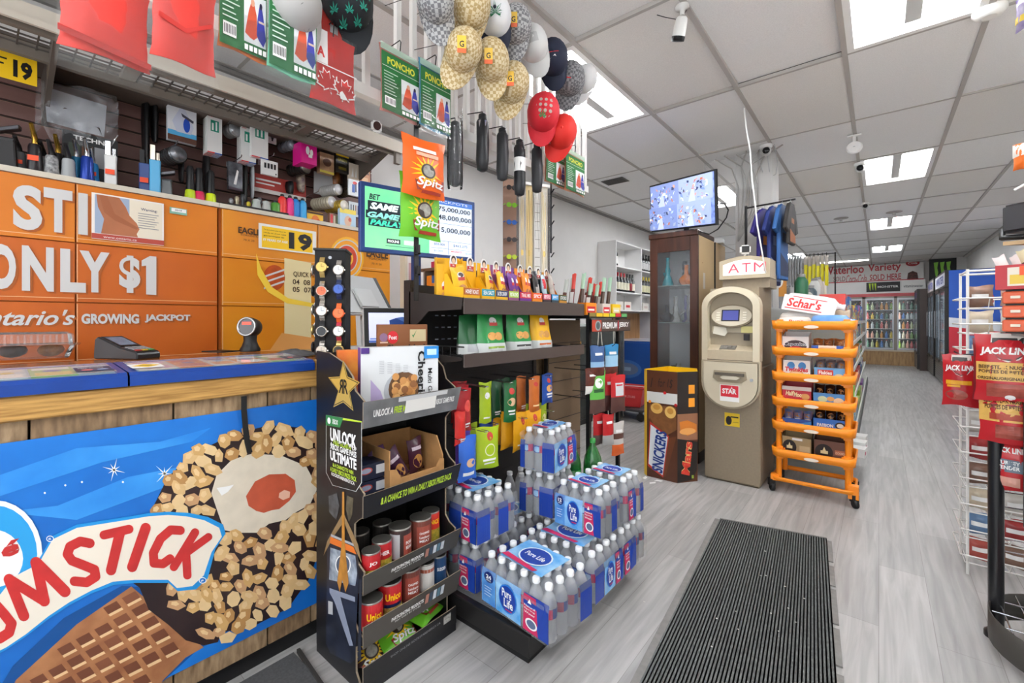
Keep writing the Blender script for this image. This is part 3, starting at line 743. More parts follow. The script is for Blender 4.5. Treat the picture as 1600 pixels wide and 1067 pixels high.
# vape pens and small fittings in a grey counter tray
b = MB(); yt0 = std(352,322).y; yt1 = std(445,338).y; b.box(-.07,.05,0,yt1-yt0,0,.012,mt('4a4a4a',.5)); b.box(-.075,.055,-.003,0,0,.02,DARK); b.box(.05,.056,0,yt1-yt0,0,.02,DARK); b.box(-.075,-.07,0,yt1-yt0,0,.02,DARK)
tag(b.build('display_tray',loc=(-3.08,yt0,ZC)),'flat dark tray of small pipes on the orange cabinet','tray')
cols = ['8e8f92','b0a58a','3a3d40','d8c23a','5f7f5a','77797c','c0392b','a8a9ac','4f4a60','8a6a4a']
for i in range(10):
    y = yt0+.03+i*(yt1-yt0-.06)/9
    b = MB(); h = .055+.02*((i*7) % 3); b.lathe([(.009,.012),(.011,.02),(.009,h*.6),(.013,h*.7),(.012,h),(.006,h+.006)],mt(cols[i],.3,.4),10)
    tag(b.build('small_pipe',loc=(-3.075,y,ZC)),'small metal pipe standing in the flat dark tray on the cabinet','pipe','small pipes in the dark tray')
for x,y,c,lb in ((399,329,'9db88a','clear and green glass jar beside the lime can'),(414,332,'b8643f','clear glass jar with a red base beside the green can')):
    q = std(x,y); b = MB(); b.lathe([(.024,0),(.03,.02),(.02,.06),(.024,.075),(.004,.085)],mt('dfe6e2',.1,alpha=.6),14); b.lathe([(.018,.004),(.02,.03)],mt(c,.4),12)
    tag(b.build('glass_jar',loc=(-3.06,q.y,ZC)),lb,'glass jar')
q = std(429,333); b = MB(); b.lathe([(.03,0),(.031,.004),(.031,.07),(.026,.08)],mt('4d8a34',.35),14); tag(b.build('tin_can',loc=(-3.06,q.y,ZC)),'green grinder can on the cabinet beside the coloured bottles','can')
for i,(x,y,c,nm) in enumerate(((441,341,'e23a34','red'),(453,344,'e33a86','hot pink'),(462,346,'2c83cf','blue'),(473,347,'3fa3dc','light blue'))):
    q = std(x,y,-3.05); t = thing('water_pipe_bottle',nm+' plastic squeeze bottle on the cabinet ledge','bottle',(-3.05,q.y,ZC),0,'coloured squeeze bottles on the cabinet')
    b = MB(); b.lathe([(.024,0),(.026,.005),(.026,.1),(.022,.118),(.012,.13)],mt(c,.35),14); b.build('bottle_body',t)
    b = MB(); b.lathe([(.012,.129),(.012,.143),(.008,.147)],mt('2a2a2c',.4),12); b.build('cap',t)
def hcard(name,label,cat,x0,y0,x1,y1,X,base,art,depth=.006,group=None,n=1,gap=.012):
    a = onX(x0,y0,X); c = onX(x1,y1,X); xm = (x0+x1)/2
    W = c.y-a.y; zt = onX(xm,(y0),X).z; zb = onX(xm,y1,X).z; H = zt-zb
    for k in range(n):
        b = MB(); b.box(-depth,0,0,W,0,H,base)
        b.decals(FX(0,0,0),W,H,art)
        o = b.build(name,loc=(X-k*gap,a.y,zb)); tag(o,label if not isinstance(label,(list,tuple)) else label[k],cat,group)
    b = MB(); return W,H,a,zb
def peg(y,z,X0,X1):
    b = MB(); b.tube([(X0,y,z),(X1,y,z),(X1+.01,y,z+.012)],.003,CHROME,5); b.box(X0-.004,X0,y-.012,y+.012,z-.012,z+.02,STEEL)
    tag(b.build('peg_hook'),'thin chrome peg hook on the dark slatted wall','hook','peg hooks on the slatted wall')
hcard('yellow_display_box','yellow counter box with an orange flower print on the cabinet','box',480,331,505,352,-3.06,mt('efb81e',.4),[('r',0,.82,1,.97,BROWN if False else mt('4a2a14',.5)),('e',.5,.45,.22,.3,mt('e8761c',.4)),('e',.3,.3,.1,.15,RED),('e',.7,.32,.1,.15,RED)],.05)
hcard('striped_card','card of thin red and cream sticks on the cabinet','card',515,334,531,354,-3.06,mt('8d6a58',.5),[('r',.1,.05,.3,.9,RED),('r',.38,.05,.55,.85,mt('d8ceb8',.5)),('r',.64,.05,.85,.88,mt('6f7f58',.5))],.03)
hcard('blue_pack','pale blue hanging pack with a yellow top on the cabinet end','pack',531,327,556,359,-3.03,mt('b9d6ea',.4),[('r',0,.78,1,1,mt('efd85a',.4)),('e',.5,.42,.22,.26,mt('d9b79f',.4)),('e',.62,.5,.1,.1,mt('c65f4a',.4))],.03)
TEAL = mt('1f8a70',.4)
a1 = [('r',.22,.55,.78,.83,TEAL),('r',.3,.58,.42,.76,WHITE),('r',.55,.58,.66,.8,WHITE),('t','miniso',.06,.9,.35,.94,RED,.01),('r',0,.0,.5,.03,RED),('r',.5,.0,1,.03,BLUE)]
hcard('accessory_box',['white and green phone accessory box at the front of the first hung stack',*['white phone accessory box number behind in the first hung stack'.replace(' number',s) for s in ('',' second',' third',' fourth')]],'box',324,178,347,240,-3.14,mt('e4e4e2',.4),a1,.01,'hung phone accessory boxes',5,.018)
hcard('accessory_box',['white and green accessory box at the front of the middle hung stack',*['white accessory box ' +s+' behind in the middle hung stack' for s in ('first','second','third','fourth')]],'box',377,197,400,254,-3.15,mt('e4e4e2',.4),a1,.01,'hung phone accessory boxes',5,.017)
hcard('accessory_box',['white and green accessory box hung highest and closest to the pink box','white accessory box behind the one closest to the pink box'],'box',393,190,419,247,-3.10,mt('ebebe9',.4),a1,.012,'hung phone accessory boxes',2,.018)
hcard('earphone_pack','square white pack with a blue teardrop picture hung on the slats','pack',262,156,307,222,-3.16,mt('e2e4ea',.35),[('r',0,.12,1,.24,mt('59b4e6',.4)),('r',0,0,1,.13,mt('6a4638',.5,noise=.4,scale=30)),('p',[(.5,.9),(.9,.4),(.8,.22),(.3,.22),(.15,.45)],mt('cfd4e6',.4)),('e',.65,.42,.12,.17,mt('2c55c0',.3)),('p',[(.45,.68),(.9,.56),(.88,.5),(.5,.6)],mt('4a4a5a',.4)),('r',.06,.8,.3,.84,BLACK),('p',[(.12,.88),(.2,.88),(.16,.96)],BLACK)],.03)
hcard('adapter_card','small white card holding a plug behind the accessory stack','card',419,201,432,224,-3.18,mt('e9e9e6',.4),[('e',.5,.5,.25,.25,mt('8a8d92',.4)),('r',.4,.15,.6,.4,DARK)],.01)
hcard('gadget_box','white box with four black pictograms hung under the accessory boxes','box',409,251,434,274,-3.10,mt('e6e6e4',.4),[('r',.15+k*.2,.45,.28+k*.2,.8,BLACK) for k in range(4)]+[('r',.84,.1,.92,.2,BLACK)],.02)
hcard('pink_gift_box','bright pink box with white cat drawing hung near the mesh shelf end','box',471,223,495,256,-3.0,mt('d81e86',.35),[('e',.4,.62,.12,.2,WHITE),('e',.65,.55,.1,.16,WHITE),('r',.45,.3,.7,.45,WHITE)],.13)
hcard('clear_pouch','clear zip pouch of silver foil hung among the black holders','pouch',357,254,379,297,-3.2,mt('8e929a',.25,.4,noise=.6,hex2='2a2c34',scale=14),[('p',[(.35,.2),(.6,.75),(.72,.7),(.55,.2)],WHITE),('r',0,0,1,.08,mt('4a3a4a',.4))],.03)
hcard('foil_pouch','tan and black foil pouch hung beside the pink box','pouch',500,240,522,271,-3.1,mt('c9a078',.35,noise=.4,scale=25),[('e',.5,.55,.3,.2,mt('5a3a2a',.4)),('r',0,0,1,.12,mt('d2c04a',.4))],.05)
hcard('black_pouch','black and yellow pouch hung beside the tan foil pouch','pouch',525,241,545,270,-3.08,mt('19160f',.35),[('r',0,.86,1,.95,YEL),('t','GREEN',.12,.6,.85,.75,mt('b8a820',.4),.02),('r',.2,.15,.8,.3,mt('6a5a18',.4))],.03)
hcard('blade_pack','pale pack of blades hung under the mesh shelf end','pack',545,256,561,282,-3.08,mt('d9cbb8',.4),[('p',[(.25,.2),(.4,.8),(.48,.2)],WHITE),('p',[(.6,.2),(.7,.8),(.78,.2)],WHITE)],.02)
hcard('orange_card','small orange brown card hung at the slatted wall end','card',562,262,578,288,-3.08,mt('c07a48',.4),[('r',.1,.6,.9,.9,mt('6a3a20',.4)),('r',.2,.1,.8,.4,mt('d9a878',.4))],.02)
hcard('razor_card','white and blue razor blister card hung by the big screen frame','card',545,281,562,306,-3.04,mt('e9eef2',.35),[('r',.3,.2,.55,.7,BLUE),('e',.55,.8,.2,.1,RED),('r',.58,.25,.7,.75,NAVY)],.015)
hcard('tool_card','grey card of thin picks hung low by the big screen frame','card',545,316,563,338,-3.06,mt('cfd6da',.4),[('r',.15+.2*k,.15,.24+.2*k,.8,[NAVY,DARK,mt('8a5a3a',.5),NAVY][k]) for k in range(4)],.015)
hcard('techno_display','dark lettered lighter display card behind the blue torch lighters','display card',98,211,184,282,-3.17,mt('2c2e30',.45),[('t','TECHN',.18,.83,.75,.93,WHITE,.03),('e',.82,.82,.05,.06,mt('d8722a',.4)),('r',.1,.3,.3,.75,mt('3d4a3c',.4)),('r',.33,.3,.53,.75,mt('6a4634',.4)),('r',.56,.3,.76,.75,mt('9a9ca0',.4)),('r',.79,.3,.97,.75,mt('8a8076',.4))],.04)
# red discount sign and grey boards behind the hung goods
hcard('red_notice','red paper notice with white print on the slatted wall','notice',396,279,478,306,-3.28,mt('b84038',.5),[('r',.04,.66,.5,.76,WHITE),('r',.04,.46,.38,.54,WHITE),('r',0,0,1,.22,mt('d8d4cf',.5))],.003)
hcard('grey_board','blank grey price board leaning behind the black pouch','board',491,271,520,305,-3.25,mt('b9b9ba',.5),[],.01)
# coils and round tins hung on pegs (axis towards the shop)
def roll(name,label,cat,px_,py_,r,L,m,m2,X=-3.25,n=6,tilt=0,group=None):
    q = onX(px_,py_,X); t = thing(name,label,cat,q,0,group)
    T = frame((0,0,0),(0,1,0),(0,0,1)) @ MX.Rotation(0,4,'X')
    T = MX.Rotation(radians(tilt),4,'Z') @ T
    b = MB(T=T); prof = []
    for k in range(n):
        z = L*k/n; d = L/n
        prof += [(r*.92,z),(r,z+d*.15),(r,z+d*.75),(r*.9,z+d*.95)]
    b.lathe(prof,m,18); b.build('coil',t)
    b = MB(T=T); b.lathe([(r*.86,L),(r*.86,L+.004),(.002,L+.007)],m2,18); b.build('end_disc',t)
roll('grinder_roll','roll of chrome grinders hung below the square white pack','grinders',262,247,.05,.13,mt('7d8084',.22,.8),mt('9a9ca2',.3,.6,noise=.5,scale=30),-3.26,5,10,'rolls of grinders on pegs')
roll('grinder_roll','bundle of clear grinders hung between the accessory stacks','grinders',357,207,.042,.09,mt('c4c6c8',.25,.5),mt('b0b2b6',.3,.5,noise=.5,scale=30),-3.26,4,10,'rolls of grinders on pegs')
roll('grinder_roll','bundle of silver foil grinders hung beside the pink box','grinders',447,212,.042,.16,mt('b4b8bd',.25,.6),mt('c8cacc',.3,.5,noise=.4,scale=30),-3.26,4,10,'rolls of grinders on pegs')
roll('grinder_roll','lower bundle of crumpled silver grinders under the pink box hook','grinders',440,232,.036,.14,mt('9ea2ac',.25,.6),mt('9ea2ac',.3,.5,noise=.4,scale=30),-3.26,4,10,'rolls of grinders on pegs')
roll('grinder_roll','roll of black rimmed grinders hung below the pink box','grinders',455,267,.044,.16,mt('2a2826',.3,.4),mt('8a867c',.3,.5,noise=.5,scale=30),-3.26,6,12,'rolls of grinders on pegs')
roll('grinder_roll','thick roll of clear lidded gold tins above the yellow box','grinders',492,320,.046,.18,mt('cfc7b0',.25,.3),mt('d8d8da',.3,.2),-3.26,7,14,'rolls of grinders on pegs')
roll('grinder_roll','upper roll of clear ribbed tins beside the orange wrapped pack','grinders',505,300,.042,.16,mt('c9c9c6',.25,.4),mt('d8d8da',.3,.2),-3.24,7,14,'rolls of grinders on pegs')
roll('grinder_roll','gold sided roll of tins ending in a white disc','grinders',512,325,.044,.17,mt('b99a3a',.28,.6),mt('efe9dc',.3,.1),-3.20,7,14,'rolls of grinders on pegs')
roll('grinder_roll','dark roll of grinders hung beside the razor card','grinders',530,303,.036,.15,mt('3a3228',.3,.4),mt('8f8a84',.3,.5,noise=.5,scale=30),-3.2,6,10,'rolls of grinders on pegs')
# black sheaths, cases and strips hanging on the slats
for i,(x0,y0,x1,y1,lb) in enumerate(((222,150,236,250,'long black sheath hung nearest the plastic bag'),(236,150,250,222,'short black sheath hung beside the square white pack'),(280,235,290,285,'black strap hung below the square white pack'),
                                          (318,240,331,300,'black strap hung under the first accessory stack'),(377,255,390,315,'black holder hung under the middle accessory stack'),(392,258,398,310,'thin grey strip beside the black holder'),
                                          (448,283,462,303,'small black case hung low beside the white pictogram box'),(465,270,480,300,'dark purple trinket card hung under the pink box'),(518,270,535,290,'orange and black wrapped pack hung by the tins'))):
    X =-3.24; a = onX((x0+x1)/2,y0,X); c = onX((x0+x1)/2,y1,X); w = (onX(x1,y0,X).y-onX(x0,y0,X).y)
    m = (BLACK,BLACK,DARK,DARK,mt('242826',.4),LGREY,BLACK,mt('4a2f4c',.4,noise=.6,hex2='c9b8a0',scale=30),mt('c47a3a',.4,noise=.8,hex2='1a1614',scale=14))[i]
    b = MB(); H = a.z-c.z
    b.loft([[(-.03*k,-w/2*k2,z),(.0,-w/2*k2*.6,z),(.03*k,0,z),(.0,w/2*k2*.6,z),(-.03*k,w/2*k2,z)] for z,k,k2 in ((0,.4,.5),(H*.1,.8,.8),(H*.6,1,1),(H*.92,.8,.9),(H,.3,.4))],m)
    tag(b.build('hung_case',loc=(X,a.y,c.z)),lb,'case','dark cases hung on the slatted wall')
for x,y in ((284,160),(336,176),(390,194),(405,188),(427,197),(447,196),(480,222),(510,238),(535,240),(232,148),(353,196),(416,250),(366,253),(268,232),(485,305),(553,280),(553,256)):
    q = onX(x,y,-3.2); peg(q.y,q.z+.004,XS+.001,-3.08)
# crumpled clear plastic bag hanging at the far start of the wall, with a 19 notice behind
q = onX(40,160,-3.1); r = random.Random(4); b = MB()
gx,gz = 12,10; P = []
a = onX(0,100,-3.12); c = onX(187,225,-3.12)
for j in range(gz+1):
    for i in range(gx+1):
        P.append((r.uniform(-.03,.03),i/gx*.30,-(j/gz)*.27+.05*sin(i*1.7)*(j/gz)+.03*i/gx))
b.add(P,[(j*(gx+1)+i,j*(gx+1)+i+1,(j+1)*(gx+1)+i+1,(j+1)*(gx+1)+i) for j in range(gz) for i in range(gx)],film('dfe3e8',.3,.1),True)
b.add([(-.03,.03,-.02),(-.03,.26,-.03),(-.03,.25,-.2),(-.03,.04,-.19)],[(0,3,2,1)],mt('8f9298',.4,noise=.3,hex2='b4b7bc',scale=6))
tag(b.build('plastic_bag',loc=(-3.13,.17,2.47)),'large crumpled clear plastic bag hanging over the torch lighters','plastic bag')
hcard('age_notice','yellow age nineteen notice beneath the mesh shelf over the plastic bag','notice',-40,80,58,122,-3.02,YEL,[('t','19',.6,.12,.92,.8,BLACK,.05),('r',.05,.7,.5,.76,DARK),('r',.05,.5,.45,.56,DARK)],.003)
# white railing hung from the ceiling over the counter
XRL =-1.6
RW = mt('eceae6',.45)
t = thing('hanging_railing','white barred railing hanging from the ceiling over the counter edge','railing',(XRL,0,0))
b = MB(); b.box(-.02,.02,.3,2.75,2.2,2.245,RW); b.build('bottom_rail',t)
b = MB(); b.box(-.02,.02,.3,2.75,2.94,CEIL,RW); b.build('top_rail',t)
for y in [.4,.5,.6,.7,.8,.9,1.0]+[1.152+.083*k for k in range(20)]:
    b = MB(); b.box(-.012,.012,y-.012,y+.012,2.245,2.94,RW); b.build('bar',t)
def hook(P,up,X=-1.55,label='short black wire hook on the white railing'):
    pass
PG = mt('2f7a43',.4,noise=.08,scale=9); PO1 = mt('d4573a',.45); PO2 = mt('3c3fa0',.45); LIME = mt('b9d62c',.45)
def poncho_art(title=True,k=0):
    L = [('r',.02,.02,.98,.88,PG)]
    L += [('r',0,.9,1,1,mt('bfe3cf',.2,alpha=.7))]
    if title: L += [('t','PONCHO',.16,.71,.86,.82,mt('e6e04a',.4),.03),('r',.04,.665,.98,.672,WHITE)]
    L += [('r',.5,.12,.96,.58,mt('e9ecee',.4)),
          ('p',[(.52,.2),(.6,.42),(.66,.52),(.7,.52),(.76,.4),(.78,.2),(.7,.16),(.62,.17)],PO1),('e',.68,.5,.04,.035,mt('e0a68a',.5)),
          ('p',[(.76,.22),(.78,.38),(.82,.5),(.86,.52),(.9,.42),(.96,.2),(.9,.13),(.8,.18)],PO2),('e',.85,.5,.03,.03,mt('2a2740',.5)),('r',.8,.34,.93,.36,mt('d9c2b4',.5))]
    L += [('r',.07,.58-j*.045,.07+.34-.04*((j*3) % 4),.592-j*.045,mt('cfe6d4',.5)) for j in range(8)]
    L += [('r',.08,.1,.34,.22,WHITE)]+[('r',.1+.03*j,.12,.113+.03*j,.2,BLACK) for j in range(8)]
    L += [('r',.5+.095*j,.04,.57+.095*j,.09,WHITE) for j in range(5)]
    return L
def hung_sheet(name,label,cat,group,x0,x1,ytop,ybot,X,art,base,th=.014,wrap=None,tilt=0.,slope=None):
    """flat bagged goods hanging face towards the aisle; corners are read at their own distance X"""
    a = onX(x0,ytop,X); xm = (x0+x1)/2
    W = onX(x1,ytop,X).y-a.y
    zt = onX(xm,ytop,X).z; zb = onX(xm,ybot,X).z; H = zt-zb
    t = thing(name,label,cat,(X,a.y+W/2,zt),radians(90)+tilt,group)
    t.rotation_euler = (radians(RN.uniform(-2,2)),0,radians(90)+tilt)
    b = MB(); pouch(b,W*.97,H*.97,th,lambda u,v: base,seed=RN.randint(0,99),seal=.0,nx=6,nz=8)
    b.v = [V((v.x,v.y,v.z-H*.985)) for v in b.v]
    b.decals(FY(-W*.485,-th*.5-.002,-H*.985),W*.97,H*.97,art)
    b.build('folded_goods',t)
    b = MB(); wp = wrap or film('eef6f4',.07 if name == 'bagged_shirt' else .05,.06); dl = .045 if name == 'bagged_shirt' else .011
    r = random.Random(int(x0)); hw = W/2
    P = [(-hw,-H-dl),(hw,-H-dl*.9),(hw+.002,0),(-hw+.004,0)]
    for y in (-th*.5-.006,th*.5+.002):
        b.add([(P[0][0],y,P[0][1]),(P[1][0],y,P[1][1]),(P[2][0],y*.5,P[2][1]),(P[3][0],y*.5,P[3][1])],[(0,1,2,3)],wp)
    b.build('clear_sleeve',t)
    b = MB(); hr = X-XRL; b.tube([(0,hr,2.225-zt),(0,hr,.045),(0,-.005,.045),(0,-.012,.035),(0,-.004,-.012)],.0022,BLACK,5); b.build('wire_hook',t)
    return t,W,H
GS = 'bagged ponchos on the white railing'
RS = mt('e03a30',.5,noise=.25,scale=7,bump=.3)
hung_sheet('bagged_shirt','bagged red shirt with a torn clear sleeve, above the plastic bag','shirt','bagged red shirts',86,236,-35,92,-1.5,[('p',[(0,.12),(1,.0),(1,.08),(0,.2)],mt('b92a24',.5))],RS,.03)
hung_sheet('bagged_shirt','bagged red shirt hanging directly beside the green poncho packs','shirt','bagged red shirts',233,339,-30,102,-1.47,[('p',[(.1,.5),(.5,.42),(.9,.6),(.9,.55),(.5,.36),(.1,.44)],mt('c22f28',.5))],RS,.03)
hung_sheet('poncho_pack','green poncho pack hung beside the red shirts','poncho',GS,338,417,-88,88,-1.5,poncho_art(),mt('e07a3a',.4),.016)
hung_sheet('poncho_pack','green poncho pack with mint edge hung under the grey photo print cap','poncho',GS,417,496,-56,120,-1.47,poncho_art(),mt('7fcfae',.35),.016,film('bff0dc',.12,.06))
hung_sheet('poncho_pack','green poncho pack with pink edge hung beside the maple leaf flag pack','poncho',GS,591,654,80,186,-1.52,poncho_art(),mt('d98f86',.4),.016)
hung_sheet('poncho_pack','green poncho pack with blue edge above the sunflower seed bags','poncho',GS,653,703,102,206,-1.5,poncho_art(),mt('5f9fc0',.35),.016)
hung_sheet('poncho_pack','pale poncho pack hung under the leaf print red cap','poncho',GS,851,883,226,290,-1.5,poncho_art(),mt('d98f6a',.4),.016)
hung_sheet('poncho_pack','pale poncho pack hung at the far end of the railing','poncho',GS,881,912,238,303,-1.46,poncho_art(),mt('d98f6a',.4),.016)
FLR = mt('c4302e',.45,noise=.1,scale=10)
fl_art = [('r',0,.52,.36,.98,mt('e3dedd',.45)),('t','DA',.0,.6,.3,.74,mt('c4302e',.45),.04),('r',0,.5,1,.515,mt('e3dedd',.45))]
MPL = [(0,.5),(.1,.3),(.24,.36),(.18,.06),(.33,.2),(.38,.12),(.52,.16),(.46,-.02),(.52,-.08),(.26,-.26),(.3,-.36),(.03,-.3),(.02,-.5)]
MPL = MPL+[(-x,y) for x,y in MPL[:0:-1]]
for cx_,cy_,s_,a_ in ((.34,.3,.5,.35),(.72,.26,.5,-.25)):
    for k_,m_ in ((1.0,WHITE),(.86,FLR)):
        fl_art.append(('p',[(cx_+s_*k_*(x*cos(a_)-y*sin(a_)),cy_+s_*k_*.72*(x*sin(a_)+y*cos(a_))) for x,y in MPL],m_))
fl_art.append(('p',[(.6,.2),(.66,.24),(.72,.2),(.78,.14),(.7,.12),(.62,.12)],WHITE))
hung_sheet('flag_pack','red and white maple leaf flag in a clear pack on the railing','flag',None,481,555,52,168,-1.5,fl_art,FLR,.014)
hung_sheet('red_pack','red bagged pack with barcode half hidden behind the leaf print cap','pack',None,494,556,-5,66,-1.53,[('r',.3,.12,.5,.3,mt('a8a8a8',.4))],mt('c22e24',.45),.014)

# ---- caps hanging from the railing
CAPS = []
def cap(*a,**k): CAPS.append([list(a),k])
def hang_cap(label,cx,cy,D,crown,brim,view=None,roll=0.,tagm=None,art=None,r=.085,pitch=0.):
    """baseball cap hung with its peak down; roll swings the peak sideways"""
    p = atZ(cx,cy,D*.955)
    n = (V((0,0,CAM_Z))-p); n.z *= .35; n.normalize()
    if view: n = (n+V(view)).normalized()
    upw = V((0,0,1)); xl = upw.cross(n).normalized(); yl = n.cross(xl)
    B = MX(((xl.x,yl.x,n.x,0),(xl.y,yl.y,n.y,0),(xl.z,yl.z,n.z,0),(0,0,0,1)))
    M4 = MX.Translation(p) @ B @ MX.Rotation(roll,4,'Z') @ MX.Rotation(pitch,4,'X')
    t = thing('baseball_cap',label,'cap',group='caps hung on the white railing',mat4=M4)
    b = MB(); N = 20; rings = []
    for k in range(9):
        a = k/8*pi/2*.985
        rings.append([(r*cos(a) ** .85*cos(2*pi*j/N)*.95,r*cos(a) ** .85*sin(2*pi*j/N)*1.1,r*1.2*sin(a)-.02) for j in range(N)])
    b.loft(rings,crown,caps=False); b.loft([[(x*.98,y*.98,z) for x,y,z in rg] for rg in rings[::-1]],mt('3a3430',.8),caps=False)
    if art:
        def wp(u,v,nn):
            R_ = sqrt(max(0,1-min(.98,(u/(r*.95)) ** 2+(v/(r*1.1)) ** 2)))
            return (u,v,r*1.2*R_ ** 1.15-.017+nn)
        b.decals(None,r,r,[(d[0],*d[1:]) for d in art],warp=lambda u,v,nn: wp(u-r/2,v-r/2,nn))
    b.build('crown',t)
    b = MB(); P = []
    for i in range(13):
        a = pi+pi*i/12
        x = r*.95*cos(a); yi = r*1.1*sin(a); yo = yi-.068*sin(pi*i/12) ** .6
        P.append(((x,yi*.97,-.022+.016*(x/r) ** 2*-1),(x*.93,yo,-.034-.03*(x/r) ** 2+.004)))
    for dz in (0,.004):
        b.loft([[(a[0],a[1],a[2]+dz),(c[0],c[1],c[2]+dz)] for a,c in P],brim,caps=False,close=False)
    b.tube([(c[0],c[1],c[2]+.002) for a,c in P],.003,brim,5); b.build('brim',t)
    b = MB(T=FZ(0,0,r*1.2-.021)); b.lathe([(.008,0),(.006,.004),(.001,.006)],brim,8); b.build('button',t)
    if tagm:
        b = MB(T=MX.Translation((-.012,.012,r*1.2-.012)) @ MX.Rotation(-roll,4,'Z')); b.box(-.017,.017,-.06,.0,0,.002,mt('efc13a',.4)); b.box(-.017,.017,-.06,-.044,.002,.0024,mt('e8642a',.4))
        b.text('G',-.009,-.04,.009,-.018,BLACK,FZ(0,0,.0022),.02); b.build('paper_tag',t)
    b = MB(); b.T = M4.inverted() @ MX.Translation(p)
    b.tube([(0,0,.04),(XRL-p.x+.0,0,.12)],.0015,BLACK,4); b.build('hang_wire',t)
    return t
BG = mt('d8c8a4',.7,pat='checker',hex2='b59a68',scale=75); GRC = mt('b9b9b9',.7,pat='checker',hex2='77777a',scale=80); GRD = mt('8a8a8c',.7,pat='checker',hex2='5d5d60',scale=75)
LEAF = lambda c,cx=.5,cy=.5,s=.5: [('p',[(cx,cy),(cx+s*.10*cos(a+1.57)+s*.45*cos(a),cy+s*.10*sin(a+1.57)+s*.45*sin(a)),(cx+s*cos(a)*L,cy+s*sin(a)*L),(cx-s*.10*cos(a+1.57)+s*.45*cos(a),cy-s*.10*sin(a+1.57)+s*.45*sin(a))],c) for a,L in ((1.57,1),(.9,.85),(2.24,.85),(.25,.65),(2.9,.65),(-.3,.4),(3.44,.4))]
NAVC = mt('1b2238',.7); LFD = mt('23272c',.7)
leafs = [x for i,(u,v) in enumerate(((.2,.2),(.7,.1),(.1,.7),(.55,.6),(.95,.5),(.4,.95),(.9,.95),(.45,.3),(.0,-.2),(.5,-.25),(1.,-.1),(.25,-.55),(.75,-.5),(-.1,.4),(1.15,.2))) for x in LEAF(mt('2aa38c',.6),u,v,.24)]
cap('dark cap with teal leaves and an orange sticker, beside the white cap',541,-6,1.66,LFD,LFD,None,.15,None,leafs+[('r',.45,.3,.68,.5,ORG)],.1)
cap('grey cap with a black and white face print and orange sticker',462,0,1.5,mt('b5b3b1',.7),mt('b5b3b1',.7),None,.1,None,[('e',.75,-.2,.2,.34,mt('2a2a2c',.6)),('e',.75,-.3,.13,.22,mt('d8d4d0',.6)),('r',.05,-.2,.35,.0,ORG)],.085)
cap('pale grey checked cap high on the railing before the beige ones',680,-2,2.0,GRC,GRC,None,.2,None,None)
cap('beige checked cap at the top of the bunch, above the tagged ones',738,8,2.02,BG,BG,None,-.3,None,None)
cap('beige checked cap with a green and red side stripe and price tag',724,76,2.0,BG,BG,None,-.42,True,[('r',-.34,.35,-.28,.75,GRN),('r',-.28,.35,-.22,.75,RED),('r',-.22,.35,-.17,.75,GRN)])
cap('beige checked cap with price tag hung in the middle of the bunch',768,92,2.08,BG,BG,None,.05,True,None)
cap('beige checked cap with price tag hung lowest, over an umbrella',800,128,2.14,BG,BG,None,-.25,True,None)
cap('white cap with a green leaf print and navy peak edge',773,22,2.2,mt('e9eaec',.7),NAVC,None,.1,None,LEAF(mt('2a7a52',.6),.5,.2,.7))
cap('grey checked cap with price tag behind the white leaf cap',806,36,2.32,GRC,GRC,None,-.1,True,None)
cap('pale mesh backed cap with a round face badge on its peak',832,66,2.4,mt('dcdcda',.7),mt('cfcfcd',.7),None,.3,None,[('r',.15,.2,.8,.7,mt('b9b9b8',.7))])
cap('navy cap with red seam hung beside the mesh cap',864,88,2.46,NAVC,NAVC,None,.1,None,[('r',-.3,.42,1.3,.46,RED),('p',[(.3,.1),(.6,.3),(.75,.05)],WHITE)])
cap('dark grey checked cap hung at the bunch end before the ceiling light',891,122,2.56,GRD,GRD,None,-.2,None,[('r',.2,.2,.6,.26,RED)])
cap('white cap peeking out behind the dark grey checked cap',914,122,2.72,mt('e2e2e2',.7),mt('e2e2e2',.7),None,-.5,None,None,.075)
dots = [('e',.5+.42*a,.5+.42*c,.09,.09,mt('b8a49a',.6)) for a in (-1.1,-.4,.3,1.0) for c in (-1.2,-.5,.2,.9)]
RC = mt('cf2230',.65)
cap('red cap patterned with pale leaves and one green leaf',849,174,2.46,RC,RC,None,-.1,None,dots+LEAF(mt('2f8a4a',.6),.5,.0,.35),.092)
cap('plain bright red cap hung lowest beside the leaf patterned one',878,205,2.52,mt('d6281f',.65),mt('d6281f',.65),None,-.35,None,[('e',.0,-.3,.1,.13,mt('e0d4d0',.5))])
cap('small grey checked cap tucked behind the beige caps',790,62,2.42,GRD,GRD,None,.2,None,None,.08)

# let each cap hang clear of its neighbours
D0 = [a[3] for a,k in CAPS]
for _ in range(300):
    P = [atZ(a[1],a[2],a[3]*.955) for a,k in CAPS]
    for i in range(len(P)):
        for j in range(i):
            if (P[i]-P[j]).length < .172:
                q = i if CAPS[i][0][3] < CAPS[j][0][3] else j
                CAPS[q][0][3] = max(D0[q]*.8,CAPS[q][0][3]-.003)
for (a,k),d0 in zip(CAPS,D0):
    r0 = a[10] if len(a) > 10 else k.get('r',.085)
    hang_cap(*a[:10],**{**k,'r': r0*a[3]/d0})
